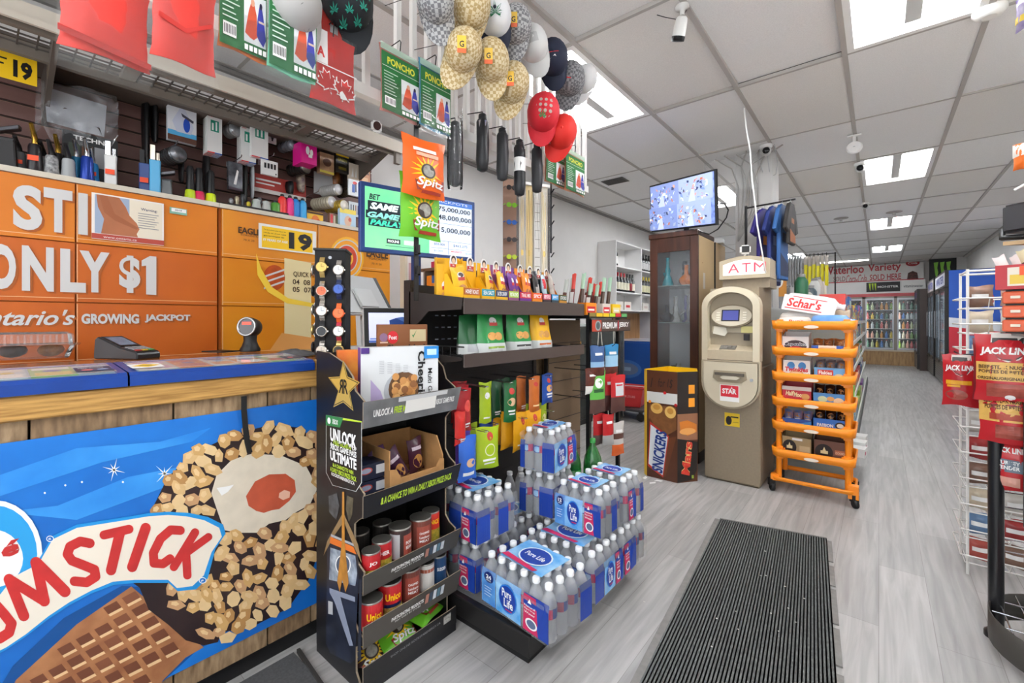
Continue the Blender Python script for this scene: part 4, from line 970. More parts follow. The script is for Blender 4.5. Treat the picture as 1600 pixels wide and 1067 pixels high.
# ---- folded umbrellas hanging from the railing
UM = mt('2b2c30',.5,noise=.3,scale=12,vec=(1,1,.3)); UM2 = mt('1e1f23',.45)
for i,(cx,yt,yb_,X,lb) in enumerate(((711,190,291,-1.5,'black folded umbrella in a clear sleeve, hung beside the poncho with a blue edge'),(754,178,268,-1.5,'black folded umbrella with a paper band on its handle end'),(785,200,282,-1.5,'charcoal creased folded umbrella hung under the lowest beige cap'),
                                          (812,218,306,-1.48,'black folded umbrella with a white paper label'),(839,224,301,-1.48,'black folded umbrella closest to the leaf patterned red cap'))):
    a = onX(cx,yt,X); c = onX(cx,yb_,X); H = a.z-c.z
    t = thing('folded_umbrella',lb,'umbrella',(X,a.y,c.z),RN.uniform(-.2,.2),'folded umbrellas on the white railing')
    b = MB(); N = 16
    def ring(r,z,k): return [((r+(.0035*cos(5*2*pi*j/N+z*20))*k)*cos(2*pi*j/N),(r+(.0035*cos(5*2*pi*j/N+z*20))*k)*sin(2*pi*j/N),z) for j in range(N)]
    b.loft([ring(.012,.0,0),ring(.026,.008,.3),ring(.03,H*.2,1),ring(.031,H*.55,1),ring(.028,H*.85,1),ring(.022,H*.9,.5)],UM if i % 2 == 0 else UM2); b.build('canopy',t)
    b = MB(); b.lathe([(.017,H*.89),(.02,H*.92),(.02,H*.98),(.012,H)],UM2,12); b.build('handle',t)
    zr = 2.2-c.z
    b = MB(); b.tube([(0,0,H),(0,0,max(H+.01,zr+.03)),(XRL-X,0,max(H+.02,zr+.035)),(XRL-X,0,zr+.02)],.003,BLACK,5); b.build('wrist_strap',t)
    if i == 3: b = MB(); b.lathe([(.0325,H*.42),(.0335,H*.66)],WHITE,16,caps=False); b.build('paper_label',t)
    if i == 1: b = MB(); b.lathe([(.027,H*.72),(.027,H*.86)],mt('c8b48a',.5,noise=.5,hex2='3a5a9a',scale=40),16,caps=False); b.build('paper_label',t)
    if i == 0:
        b = MB(); b.lathe([(.034,-.01),(.037,.02),(.037,H+.06)],film('f2f6fa',.06,.05),16,caps=False); b.build('clear_sleeve',t)

# ---- two bags of sunflower seeds on a black clip strip
ps = onX(655,225,-1.5)
t = thing('clip_strip','black clip strip hanging from the railing in front of the big screen','clip strip',(-1.52,ps.y,2.24))
zb = onX(640,470,-1.52).z
b = MB(); b.box(-.003,.003,-.011,.011,zb-2.24,0,BLACK)
b.tube([(0,0,0),(XRL+1.52,0,.012)],.004,BLACK,5); b.build('strip',t)
k = 0; z =-.12
while z > zb-2.24+.03:
    b = MB(); b.box(.003,.02,-.008,.008,z,z+.006,BLACK); b.box(.014,.02,-.006,.006,z,z+.04,BLACK); b.build('clip',t); z -= .09
def sunart(word):
    L = []
    for k in range(16):
        a = 2*pi*k/16; L.append(('p',[(.52+.16*cos(a-.2),.42+.12*sin(a-.2)),(.52+.38*cos(a),.44+.27*sin(a)),(.52+.16*cos(a+.2),.42+.12*sin(a+.2))],YEL))
    L += [('e',.52,.43,.17,.125,mt('3a2c22',.5)),('e',.52,.43,.13,.1,mt('a8a49a',.5,noise=.5,scale=60)),
          ('p',[(.24,.26),(.95,.34),(.95,.16),(.3,.1)],mt('8f2a22',.45)),('t',word,.27,.13,.93,.32,WHITE,.02,.2),('r',.4,.06,.85,.11,mt('a83a2c',.45))]
    return L
SO = mt('e8641e',.28,noise=.12,scale=6); SG = mt('6fbf2e',.28,noise=.15,scale=6)
for (cx,yt,yb_,x0,x1,m,lb,ex,X) in ((655,221,311,624,687,SO,'orange sunflower seed bag hung uppermost on the clip strip',[('r',.2,.74,.7,.8,WHITE),('r',.25,.66,.75,.72,mt('f0b090',.4))],-1.475),(650,276,374,619,679,SG,'green sunflower seed bag hung below the orange one',[],-1.52)):
    a = onX(cx,yt,X); c = onX(cx,yb_,X); w = onX(x1,yt,X).y-onX(x0,yt,X).y
    o = bag('seed_bag',lb,'snack bag','sunflower seed bags on the clip strip',(X+.03,a.y,c.z),radians(84),w,a.z-c.z,.05,m,sunart('Spitz')+ex,seed=int(cx))

# ---- lottery screen on its blue pole, standing on the counter
A = onX(563,392,-1.95); Bp = onX(742,386,-1.80)
ud = V((Bp.x-A.x,Bp.y-A.y,0)); Wd = ud.length; Ht = .345
t = thing('lottery_screen','blue framed wide lottery screen showing a green advert and jackpot amounts','screen',mat4=frame((A.x,A.y,A.z),ud,(0,0,1)))
SF = mt('1d3f7c',.4)
b = MB(); b.box(0,Wd,0,Ht,-.035,0,SF); b.build('screen_frame',t,bev=.003)
em = lambda h: mt(h,.5,emit=.45)
b = MB(); Tn = FZ(0,0,.0006); m_ = .022; gw = Wd*.56
b.box(m_,gw,m_,Ht-m_,0,.0006,mt('5fcf9a',.5,emit=.45,noise=.3,hex2='8fe0a0',scale=4)); b.box(gw,Wd-m_,m_,Ht-m_,0,.0006,em('dfe8f6'))
D = lambda L: b.decals(Tn,Wd,Ht,L)
BK = em('10202a')
D([('t','BET',.065,.76,.15,.84,BK,.03,.2),('r',.055,.60,.31,.74,BK),('t','SAME',.07,.62,.3,.72,em('e8f6f2'),.05,.25),('r',.04,.49,.33,.6,BK),('t','GAME',.05,.5,.31,.585,em('8fe0d0'),.05,.25),('r',.06,.38,.36,.485,BK),('t','PARLAY',.07,.395,.35,.475,em('3fd0b0'),.05,.25),
   ('r',.2,.15,.31,.22,BK),('t','PROLINE',.21,.165,.3,.205,em('f0f4f4'),.03),('r',.34,.15,.43,.22,em('c9d8cf')),('r',.19,.11,.42,.118,em('3a7a68')),
   ('r',.57,.86,.97,.94,em('4a78c8')),('t','JACKPOTS',.62,.875,.92,.925,em('dfe8f6'),.0),('t','$75,000,000',.6,.745,.95,.83,em('141c30'),.012),('t','$48,000,000',.6,.61,.96,.70,em('141c30'),.012),('r',.57,.56,.97,.564,em('4a5a8a')),
   ('t','$15,000,000',.59,.41,.95,.5,em('141c30'),.012),('r',.57,.28,.97,.284,em('4a5a8a')),('r',.57,.16,.97,.164,em('4a5a8a')),('r',.73,.07,.733,.28,em('4a5a8a')),('t','$463,275',.78,.2,.92,.245,em('6a7a96'),.01),('t','$50,000',.6,.2,.7,.24,em('6a7a96'),.01),('t','MEGADICE',.76,.115,.86,.14,em('c8503a'),.02),('t','$1,000',.6,.1,.68,.13,em('6a7a96'),.0),('t','$25,000',.9,.1,.96,.13,em('6a7a96'),.0)])
b.build('display',t)
Pm = atZ(650,420,2.6); b = MB(); b.T = (t.matrix_world).inverted()
b.box(Pm.x-.02,Pm.x+.02,Pm.y-.02,Pm.y+.02,1.139,A.z+.1,SF); b.lathe([(.1,0),(.1,.01),(.03,.014)],SF,18,T=FZ(Pm.x,Pm.y,1.1385))
b.build('pole',t)
# watch tower, tills and the black drink display stand
HT = 1.138
def strap(mb,pts,w,m):
    mb.loft([[(-w/2,y,z),(w/2,y,z),(w/2,y+.002,z),(-w/2,y+.002,z)] for y,z in pts],m,smooth=False)
tw = thing('watch_tower','black four sided watch tower on the counter beside the tills','display',(-1.86,1.0,HT),radians(50))
b = MB(); b.lathe([(.075,0),(.075,.012),(.02,.016)],BLACK,20); b.box(-.062,.062,-.062,.062,.014,.46,mt('161517',.8)); b.build('tower_body',tw)
b = MB(); b.box(-.068,.068,-.068,.068,.46,.47,BLACK); b.build('top_cap',tw,bev=.002)
b = MB(T=FY(.0,-.0625,0)); b.prism(ell(.0,.43,.007,.007,12),0,.002,mt('8a8c90',.3,.8)); b.build('screw',tw)
def watch(face,u,z,sm,cm,dm,label,cr=.0235,sl=.062):
    """face 0: the tower's front, 1: its narrow side towards the cabinets"""
    fr = (MX.Translation((u,-.062,z)) if face == 0 else MX.Rotation(-pi/2,4,'Z') @ MX.Translation((u,-.062,z)))
    t = thing('wrist_watch',label,'watch',group='wrist watches on the black tower',mat4=tw.matrix_basis @ fr)
    b = MB()
    strap(b,[(-.004,-sl),(-.014,-sl*.7),(-.018,-.02),(-.018,.02),(-.014,sl*.7),(-.004,sl)],.02,sm); b.build('strap',t)
    b = MB(T=MX.Rotation(pi/2,4,'X') @ MX.Translation((0,0,.016))); b.lathe([(cr*.8,0),(cr,.003),(cr,.008),(cr*.85,.0105)],cm,20); b.box(cr*.9,cr+.004,-.003,.003,.003,.008,cm); b.build('case',t)
    b = MB(T=MX.Rotation(pi/2,4,'X') @ MX.Translation((0,0,.0267))); b.prism(ell(0,0,cr*.8,cr*.8,20),0,.0004,dm)
    b.box(-.0006,.0006,0,cr*.6,.0004,.0008,DARK); b.box(0,cr*.45,-.0006,.0006,.0004,.0008,DARK); b.build('dial',t)
SIL = mt('b9b4ac',.25,.8); GLD = mt('c9ad6a',.28,.8); BLK = mt('17171a',.45)
for a in ((0,-.03,.355,GLD,GLD,mt('d9b65a',.3),'gold watch with gold dial, top row of the black tower'),(0,-.03,.262,SIL,SIL,mt('d8623a',.4),'silver watch with orange dial on the black tower'),
          (0,-.03,.185,SIL,SIL,mt('cfd2d6',.3),'silver watch with pale dial beside the orange rubber watch'),(0,-.03,.105,BLK,SIL,mt('24262a',.3),'black strapped watch with dark dial on the black tower'),(0,-.03,.03,SIL,SIL,mt('c9beae',.3),'silver watch in the lowest row of the black tower'),
          (0,.038,.345,SIL,SIL,mt('dcdcda',.3),'silver link watch beside the top gold watch'),(0,.038,.27,mt('1c2a50',.5),mt('2a3560',.4),mt('2f57b0',.3),'navy rubber watch with blue dial'),(0,.038,.175,mt('e5602a',.5),mt('e5602a',.5),mt('e0703a',.4),'bright orange rubber watch'),
          (0,.038,.105,mt('a8283a',.5),SIL,mt('dfe6e0',.3),'red strapped watch with white dial'),(0,.038,.03,GLD,GLD,mt('3a3428',.3),'gold watch in the lowest row of the black tower'),
          (1,.0,.35,mt('9a6a50',.4,.5),SIL,mt('8a6a5a',.3),'copper toned watch on the narrow tower side, top row'),(1,.0,.265,mt('3a3634',.4,.4),BLK,mt('5a5654',.3),'dark metal watch on the narrow tower side'),
          (1,.0,.19,SIL,SIL,mt('a8a29a',.3),'silver watch on the narrow tower side, middle row'),(1,.0,.11,SIL,GLD,mt('b8b0a0',.3),'two tone watch on the narrow tower side, fourth row'),(1,.0,.04,mt('4a3a38',.4),BLK,mt('8a8a8c',.3),'dark watch on the narrow tower side, lowest row')):
    a = list(a); a[2] *= 1.09; watch(*a,sl=.043)
# crumpled grey cloth at the tower's foot
b = MB(); r = random.Random(2); n = 12
b.add([(i/n*.2-.1,j/n*.14-.07,.004+.03*max(0,1-((i-6)/6) ** 2)*max(0,1-((j-6)/6) ** 2)*r.uniform(.5,1)) for j in range(n+1) for i in range(n+1)],
      [(j*(n+1)+i,j*(n+1)+i+1,(j+1)*(n+1)+i+1,(j+1)*(n+1)+i) for j in range(n) for i in range(n)],mt('5c5c5e',.9,noise=.3,scale=40),True)
q = onZ(462,556,HT); tag(b.build('grey_cloth',loc=(q.x,q.y,HT+.001),rz=.5),'crumpled grey cloth on the counter beside the watch tower','cloth')

# ---- till: operator screen seen from behind, and the customer screen
q = onZ(602,560,HT)
t = thing('till_screen','pale grey till monitor seen from behind, beyond the customer screen','monitor',(-2.18,1.36,HT),radians(90+18))
TG = mt('c4c6c6',.45)
b = MB(); b.box(-.09,.09,-.07,.09,0,.02,TG); b.build('base',t,bev=.006)
b = MB(); b.loft([[(-.035,y,z),(.035,y,z),(.035,y+.03,z),(-.035,y+.03,z)] for y,z in ((0,.02),(.01,.2))],TG,smooth=False); b.build('stand',t)
Tm = frame((0,.03,.3),(1,0,0),(0,.62,1))
b = MB(T=Tm); b.box(-.19,.19,-.13,.13,-.016,.012,TG); b.box(-.08,.07,-.1,.03,.012,.03,mt('d0d2d2',.45)); b.build('screen_back',t,bev=.008,seg=2)
b = MB(T=Tm); b.box(.165,.1915,-.125,.125,-.017,.0135,BLACK); b.build('port_cover',t)
t = thing('customer_screen','tilted white customer touch screen behind the cereal boxes','monitor',(-1.93,1.36,HT),radians(62))
b = MB(); b.loft([[(-.07,y0,z),(.07,y0,z),(.07,.08,z),(-.07,.08,z)] for y0,z in ((-.07,0),(-.06,.02),(.0,.1))],WHITE,smooth=False); b.build('stand',t,bev=.006)
Tm = frame((0,-.03,.125),(1,0,0),(0,.36,1))
b = MB(T=Tm); b.box(-.15,.15,-.105,.11,-.02,0,WHITE); b.build('housing',t,bev=.01,seg=2)
b = MB(T=Tm); b.box(-.142,.142,-.1,.104,0,.0012,BLACK); b.box(-.12,.12,-.08,.078,.0012,.0018,mt('c9cdea',.3,emit=.6)); b.decals(FZ(-.12,-.08,.0018),.24,.158,[('p',[(.44,.3),(.7,.18),(.74,.68),(.56,.82),(.42,.74)],mt('24407e',.3,emit=.4)),('p',[(.56,.82),(.74,.68),(.86,.8),(.7,.86)],mt('4a66a0',.3,emit=.4)),('r',.0,.0,.5,.07,mt('3a5aa6',.3,emit=.5)),('r',.02,.1,.22,.14,mt('5a7ab8',.3,emit=.5))]); b.build('display',t)

# ---- the black drink-promotion stand
SX0,SX1,SY0,SY1 =-1.70,-1.365,.845,1.275
st = thing('display_stand','tall black cardboard stand with a gold star and shelves of groceries','display stand',(SX0,SY0,0))
DX,DY = SX1-SX0,SY1-SY0
BK1 = mt('15151a',.38,noise=.2,scale=6); BK2 = mt('201f20',.42,noise=.3,scale=8); EDGE = mt('8a7b68',.8)
# stepped side profile (x depth, z), read off the photograph
prof = [(0,.03),(.0,1.18),(.10,1.175),(.20,1.145),(.26,1.10),(.28,1.05),(DX,1.02),(DX,.93),(.30,.91),(.275,.885),(.275,.75),(.30,.72),(DX,.70),(DX,.62),(.30,.60),(.275,.58),(.275,.47),(.30,.445),(DX,.43),(DX,.36),(.30,.345),(.275,.33),(.275,.235),(.30,.205),(DX,.2),(DX,.175),(.31,.165),(.285,.15),(.285,.06),(.31,.03)]
for y,nm in ((0,'side_panel'),(DY-.006,'side_panel')):
    b = MB(T=MX(((1,0,0,0),(0,0,1,y),(0,1,0,0),(0,0,0,1)))); b.prism(prof,0,.006,EDGE)
    T = FY(0,y-.0005,0)
    b2 = MB()
    b.T = MX.Identity(4); b.poly([(x*.992,y-.0006,z) for x,z in prof],BK1); b.poly([(x*.992,y+.0066,z) for x,z in prof][::-1],BK2)
    if y == 0:
        b.decals(T,DX,1.18,[])
        def S(px_,py_): q = onY(px_,py_,SY0); return ((q.x-SX0),q.z)
        sv = [S(*p) for p in ((537,567),(543,590),(560,598),(546,612),(551,638),(537,626),(523,633),(530,610),(516,591),(532,590))]
        cx = sum(p[0] for p in sv)/10; cz = sum(p[1] for p in sv)/10
        def sc(k): return [((p[0]-cx)*k+cx,(p[1]-cz)*k+cz) for p in sv]
        GO = mt('d9b45a',.3,.4)
        for k,m,n in ((1.12,GO,.001),(1.03,BLACK,.0013),(.97,GO,.0016)): b.poly([(p[0],p[1],n) for p in sc(k)],m,T)
        b.text('R',cx-.001,cz-.022,cx-.032,cz+.03,BLACK,T,.02,0,.002); b.text('R',cx+.001,cz-.022,cx+.032,cz+.03,BLACK,T,.02,0,.002)
        # promotion panel
        W = lambda px_,py_: S(px_,py_)
        P = [W(510,648),W(566,658),W(566,754),W(557,768),W(520,758),W(510,738)]
        b.poly([(p[0],p[1],.001) for p in P][::-1],mt('c9ccc9',.4),T); mx_ = sum(p[0] for p in P)/6; mz = sum(p[1] for p in P)/6
        b.poly([((p[0]-mx_)*.975+mx_,(p[1]-mz)*.985+mz,.0013) for p in P][::-1],mt('101214',.4),T)
        Q = [W(510,648),W(537,653),W(532,668),W(510,664)]; b.poly([(p[0],p[1],.0016) for p in Q][::-1],GRN,T); b.poly([(p[0],p[1],.0015) for p in (W(537,653),W(566,658),W(566,660),W(536,656))][::-1],LIME,T)
        e = W(515,657); b.poly([(e[0]+.012*cos(i/3),e[1]+.012*sin(i/3),.002) for i in range(19)],WHITE,T)
        a_ = W(520,660); c_ = W(529,655); b.text('XBOX',a_[0],a_[1]-.004,c_[0],c_[1]-.003,WHITE,T,.02,0,.002)
        LI = mt('b6d63a',.4)
        for s_,x0,y0,x1,y1,m,bo in (('UNLOCK',517,695,558,674,WHITE,.04),('A',517,696.5,520.5,690.5,WHITE,.03),('FREE MONTH',522,698.5,549,691,LI,.03),('OF',551,704,558,698,WHITE,.03),('XBOX GAME PASS',517,708,558,699,WHITE,.03),('ULTIMATE',517,726,558,710,WHITE,.04),('& A CHANCE TO WIN',521,735,553,729,LI,.03),('A DAILY XBOX PRIZE PACK',517,744,558,737,LI,.03),('ROCKSTARENERGY.CA',519,750,555,745,WHITE,.02)):
            a_ = W(x0,y0); c_ = W(x1,y1); xm = W((x0+x1)/2,(y0+y1)/2)
            b.text(s_,a_[0],xm[1]-(c_[1]-a_[1] if False else abs(W(x0,y0)[1]-W(x0,y1)[1]))/2,c_[0],xm[1]+abs(W(x0,y0)[1]-W(x0,y1)[1])/2,m,T,bo,0,.0022)
        # big printed can with orange rim and energy figure
        K = [W(512,836),W(520,832),W(552,848),W(560,866),W(561,900),W(555,1030),(W(548,1036)),W(517,1020),W(510,1005)]
        b.poly([(p[0],p[1],.001) for p in K][::-1],mt('2b3348',.3,noise=.5,hex2='141824',scale=10),T)
        def PP(pts,m,n): b.poly([(W(*p)[0],W(*p)[1],n) for p in pts][::-1],m,T)
        PP([(517,838),(553,854),(558,866),(516,848)],mt('d9702a',.35),.0014); PP([(518,834),(553,849),(554,853),(518,838)],mt('a9acb0',.3),.0015)
        PP([(517,855),(556,868),(559,895),(556,915),(515,905)],mt('56657c',.3,noise=.8,hex2='b8c4d0',scale=24),.0016)
        for k in range(2):
            P = ell(537,882,12-k*1.5,16-k*1.5,24); b.poly([(W(*p)[0],W(*p)[1],.002+.0003*k) for p in P][::-1],[WHITE,mt('46556c',.3)][k],T)
        PP([(536,768),(539,768),(540,850),(546,910),(541,925),(536,905),(532,925),(528,908),(535,850)],mt('c98a3a',.35,noise=.4,scale=20),.0026)
        PP([(537,800),(560,850),(566,880),(552,850),(538,815),(522,838),(506,868),(512,845)],mt('8d7350',.4),.0013)
        PP([(514,775),(527,770),(531,790),(526,812),(515,800)],mt('5a5c60',.4,noise=.7,scale=30),.0013); PP([(543,774),(553,778),(551,805),(546,815),(541,795)],mt('6a6250',.4,noise=.7,scale=30),.0013)
        PP([(516,918),(556,932),(556,940),(533,932),(553,1008),(547,1008),(524,940),(516,925)],mt('8a92a6',.35),.0024)
        PP([(514,938),(521,940),(521,960),(514,958)],LGREY,.0024)
        PP([(562,905),(566,905),(565,1030),(560,1032)],mt('2a2e3a',.35),.0014)
    b.build(nm,st)
b = MB(); b.box(0,.006,.006,DY-.006,.03,1.17,BK2); b.build('back_panel',st)
b = MB(); b.box(0,DX,0,DY,0,.03,BK1); b.build('base',st)
SHZ = [(.985,.93,1.02),(.655,.62,.70),(.395,.36,.43),(.19,.175,.2),(.035,.03,.06)]
lips = [(1.02,.925,mt('8f9092',.3,.5,noise=.3,scale=14)),(.70,.615,mt('18181a',.4)),(.43,.35,mt('47443f',.4,noise=.15,scale=8)),(.255,.165,mt('4d4842',.45,noise=.15,scale=8)),(.1,.03,mt('1a191a',.4))]
shelfz = [.975,.645,.375,.195,.035]
WSM = mt('e3e1dc',.5)
for i,(zt,zb,m) in enumerate(lips):
    b = MB(); b.box(.006,DX-.012,.007,DY-.007,shelfz[i]-.008,shelfz[i],BK2); b.build('shelf',st)
    b = MB(); dx = .02 if i < 4 else 0
    b.loft([[(DX-.008+(dx if z == zt else 0)*1,y,z),(DX+(dx if z == zt else 0),y,z)] for y,z in ((-.002,zb),(-.002,zt))] ,m,caps=False,close=False,smooth=False)
    b = MB(); b.add([(DX-.004,-.003,zb),(DX-.004,DY+.003,zb),(DX+dx-.004,DY+.012*(i < 4),zt),(DX+dx-.004,-.003-.012*(i < 4),zt),(DX,-.003,zb),(DX,DY+.003,zb),(DX+dx,DY+.012*(i < 4),zt),(DX+dx,-.003-.012*(i < 4),zt)],[(3,2,1,0),(4,5,6,7),(0,1,5,4),(2,3,7,6),(0,4,7,3),(1,2,6,5)],[EDGE,m,m,EDGE,EDGE,EDGE])
    T = frame((DX+.0008,0,zb),(0,1,0),(dx,0,zt-zb)); h = zt-zb
    if i == 0: b.decals(T,DY,h,[('t','UNLOCK A',.07,.38,.26,.66,WHITE,.03),('t','FREE MONTH',.27,.38,.5,.66,LI,.03),('t','OF XBOX GAME PASS',.68,.42,.95,.66,WHITE,.02),('r',.38,.3,.72,.88,WSM),('r',.3,.82,.85,1.0,mt('c9cacb',.4))])
    if i == 1: b.decals(T,DY,h,[('t','& A CHANCE TO WIN A DAILY XBOX PRIZE PACK',.14,.36,.92,.7,LI,.03)])
    if i in (2,3):
        b.decals(T,DY,h,[('t','PARTICIPATING PRODUCTS',.24,.5,.58,.68,WHITE,.03),('t','MAY VARY BY STORE',.28,.38,.55,.46,WHITE,.0)]+[('r',.6+.045*k,.36,.637+.045*k,.8,[mt('b07a6a',.4),mt('3a4a5a',.4),mt('d0d4d8',.4),mt('5a7a8a',.4),mt('c8ccd0',.4)][k]) for k in range(5)])
    if i == 4: b.decals(T,DY,h,[('t','SHOP ONLINE ROCKSTARENERGY.CA',.25,.6,.8,.72,mt('8a8a8c',.4),.0),('r',.84,.4,.93,.85,mt('b9b6ae',.5,noise=.6,scale=90))])
    b.build('front_lip',st)
def onS(x,y): return V((SX0+x,SY0+y,0))

# ---- groceries on the stand
def carton(name,label,cat,loc,rz,w,d,h,m,front=(),top=(),side=(),group=None,mats=None):
    b = MB(); b.box(-w/2,w/2,-d/2,d/2,0,h,mats or m)
    b.decals(FY(-w/2,-d/2,0),w,h,front); b.decals(FZ(-w/2,-d/2,h),w,d,top); b.decals(FX(w/2,-d/2,0),d,h,side)
    b.decals(FNX(-w/2,d/2,0),d,h,side)
    o = b.build(name,loc=loc,rz=rz); tag(o,label,cat,group); return o
PUR = mt('5b3a8e',.4); CGR = mt('c9cccf',.4)
rr2 = random.Random(6)
cheer = [('r',0,0,.1,1,PUR),('t','Cheerios',.0,.0,.0,.0,BLACK)]
fr_ = [('p',[(.12,0),(.3,0),(.24,.25),(.12,.45)],mt('b9a8d0',.4)),('e',.52,.22,.24,.34,mt('b4b8be',.35)),('e',.54,.26,.2,.3,mt('6a4a30',.5))]
fr_ += [('e',.54+.15*rr2.uniform(-1,1),.26+.22*rr2.uniform(-1,1),.045,.065,mt(rr2.choice(['c98f52','b57a42','d9a566','8a5a34']),.5)) for k in range(30)]
fr_ += [('r',.8,.78,1,1,mt('2a86d0',.4)),('r',.84,.84,.97,.95,mt('bfe0f2',.4)),('r',.0,.9,.1,1,mt('4a2c7c',.4))]+[('r',.22+.1*k,.55+.03*j,.28+.1*k,.56+.03*j,LGREY) for k in range(4) for j in range(8-k)]
q = onS(.2,.23)
b = MB(); W_,H_,D_ = .30,.22,.06
b.box(-W_/2,W_/2,-D_/2,D_/2,0,H_,mt('dcdee0',.4)); b.decals(FY(-W_/2,-D_/2,0),W_,H_,fr_)
T = FY(-W_/2,-D_/2-.004,0)
vs,fs = text_geo('Cheerios',.03,0,2); b.add([(W_*(.72+.1*e),H_*(.92-a*1.0),0) for a,e in vs if True],fs,BLACK,T=T)
vs,fs = text_geo('Multi Grain',.01,0,2); b.add([(W_*(.855+.06*e),H_*(.6-a*.62),0) for a,e in vs],fs,BLACK,T=T)
b.box(-W_/2-.0006,-W_/2,-D_/2,D_/2,0,H_,PUR)
o = b.build('cereal_box',loc=(q.x+.045,q.y-.02,.976),rz=radians(68)); tag(o,'white and purple ring cereal box lying on its side atop the black stand','cereal box')
q2 = onZ(650,540,HT)
carton('cereal_box','brown shredded wheat cereal box standing behind the white and purple cereal box','cereal box',(SX0+.1,SY0+.33,.976),radians(62),.21,.055,.305,mt('8a5530',.45,noise=.2,scale=8),
       [('t','Shredded',.18,.56,.95,.72,mt('2a1a14',.4),.03),('e',.3,.82,.11,.09,RED),('t','Post',.22,.79,.38,.85,WHITE,.02),('r',.64,.76,.97,.93,mt('cdbb92',.5)),('p',[(.68,.86),(.71,.81),(.78,.92),(.71,.845)],GRN),('e',.12,.82,.08,.06,mt('8a6a8a',.4)),('r',.05,.74,.2,.76,mt('d9b8a0',.4))],top=[('r',0,0,1,1,mt('a5683c',.45))])
carton('snack_box','orange and yellow snack box behind the cereal on the black stand','snack box',(SX0+.09,SY0+.12,.976),radians(66),.15,.05,.205,mt('e2652a',.4,noise=.3,hex2='f2a040',scale=10),[('e',.75,.8,.18,.1,mt('f0d030',.4)),('p',[(.72,.78),(.76,.84),(.8,.78)],BLACK),('r',0,0,.5,.5,mt('f08a50',.4))])
# second tier: navy pasta cartons and an open shipping box of candy bags
for k,(dz,lb) in enumerate(((0,'dark navy pasta carton at the bottom of its stack on the black stand'),(.06,'dark navy pasta carton on top of its stack on the black stand'))):
    carton('pasta_carton',lb,'carton',(onS(.2,.085).x,onS(.2,.085).y,.646+dz+.002*k),radians(86),.13,.1,.058,mt('1a2238',.4),[('e',.35,.6,.2,.22,mt('b8463a',.4)),('e',.35,.6,.16,.16,mt('9aa4ba',.4)),('r',.66,.3,.96,.85,mt('c9ccd0',.5))],group='navy pasta cartons on the black stand')
t = thing('shipping_box','open brown cardboard box holding purple snack bags on the black stand','cardboard box',(SX0+.17,SY0+.27,.646),radians(88))
b = MB(); b.box(-.13,.13,-.12,.12,0,.006,KRAFT); b.build('bottom',t)
for nm,pts,T in (('panel',[(-.13,0),(.13,0),(.13,.075),(.11,.08),(.09,.05),(-.08,.05),(-.1,.085),(-.13,.09)],FY(0,-.12,.0)),('panel',[(-.13,0),(.13,0),(.13,.17),(-.13,.17)],FY(0,.115,0)),('panel',[(-.12,0),(.12,0),(.12,.165),(-.08,.165),(-.12,.09)],FX(.125,0,0)),('panel',[(-.12,0),(.12,0),(.12,.165),(-.12,.16)],FX(-.13,0,0))):
    b = MB(T=T); b.prism(pts,0,.005,KRAFT); b.build(nm,t)
for i,(x,y,a,tl,c,lb) in enumerate(((-.02,-.05,.3,-.5,'43243c','purple snack bag lying front in the brown shipping box'),(.0,.02,-.2,-.9,'1a1418','black snack bag lying across the brown shipping box'),(.07,-.02,.1,-.12,'4a2436','upright maroon snack bag in the brown shipping box'),(-.06,.0,.5,-.4,'52305a','violet snack bag at the back of the brown shipping box'))):
    M4 = MX.Translation(t.matrix_basis @ V((x,y,.012))) @ MX.Rotation(radians(88),4,'Z') @ MX.Rotation(tl,4,'Y')
    bag('snack_bag',lb,'snack bag','snack bags in the shipping box',None,None,.075,.145,.035,mt(c,.25,noise=.2,scale=20),[('e',.5,.35,.3,.2,mt('c98f4a',.4,noise=.5,scale=40)),('r',.2,.68,.8,.78,mt('c9b8c4',.4))],seed=i,mat4=M4)
b = MB(); b.box(-.03,.03,-.12,.12,0,.01,mt('7d90b0',.4)); b.decals(FX(.03,-.12,0),.24,.01,[('r',.1,.2,.6,.8,WHITE)]); tag(b.build('magazine',loc=(SX0+.285,SY0+.13,.647)),'thin pale blue booklet lying at the shelf front before the cardboard box','booklet')
# tins
LID = mt('a9a69f',.3,.8)
def tin(x,y,z,r,h,lab,art,label,group,rot=0):
    t = thing('food_tin',label,'tin can',(SX0+x,SY0+y,z),rot,group)
    b = MB(); b.lathe([(r*.96,0),(r,.003),(r,h-.003),(r*.96,h)],mt('8e8b84',.3,.8),24); b.build('tin_body',t)
    b = MB(); b.lathe([(r*1.004,.006),(r*1.004,h-.006)],lab,32,caps=False)
    def wp(u,v,n=.0006): a = u/r-pi/2; return ((r*1.004+n)*cos(a),(r*1.004+n)*sin(a),v)
    Wd_ = r*2.2
    b.decals(None,Wd_,h,art,warp=lambda u,v,n: wp(u-Wd_/2,v,n)); b.build('label',t)
    b = MB(); b.lathe([(r,h-.004),(r*1.02,h),(r*.93,h+.0005),(r*.9,h-.003),(r*.55,h-.002),(r*.5,h-.0035),(.001,h-.0035)],LID,24,caps=False); b.build('lid',t)
GT = 'tins on the black stand, '
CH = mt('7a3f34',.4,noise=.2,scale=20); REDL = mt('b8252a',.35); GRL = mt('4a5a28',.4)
veg = [('r',0,.0,1,.42,mt('6f7a2f',.4,noise=.6,hex2='c9a83a',scale=60))]
chick = [('r',.18,.15,.82,.8,mt('9a4a3c',.4)),('t','CHOPPED',.3,.55,.75,.62,WHITE,.02),('t','Luncheon',.3,.42,.75,.5,WHITE,.02),('t','MEAT',.3,.3,.75,.38,WHITE,.02)]
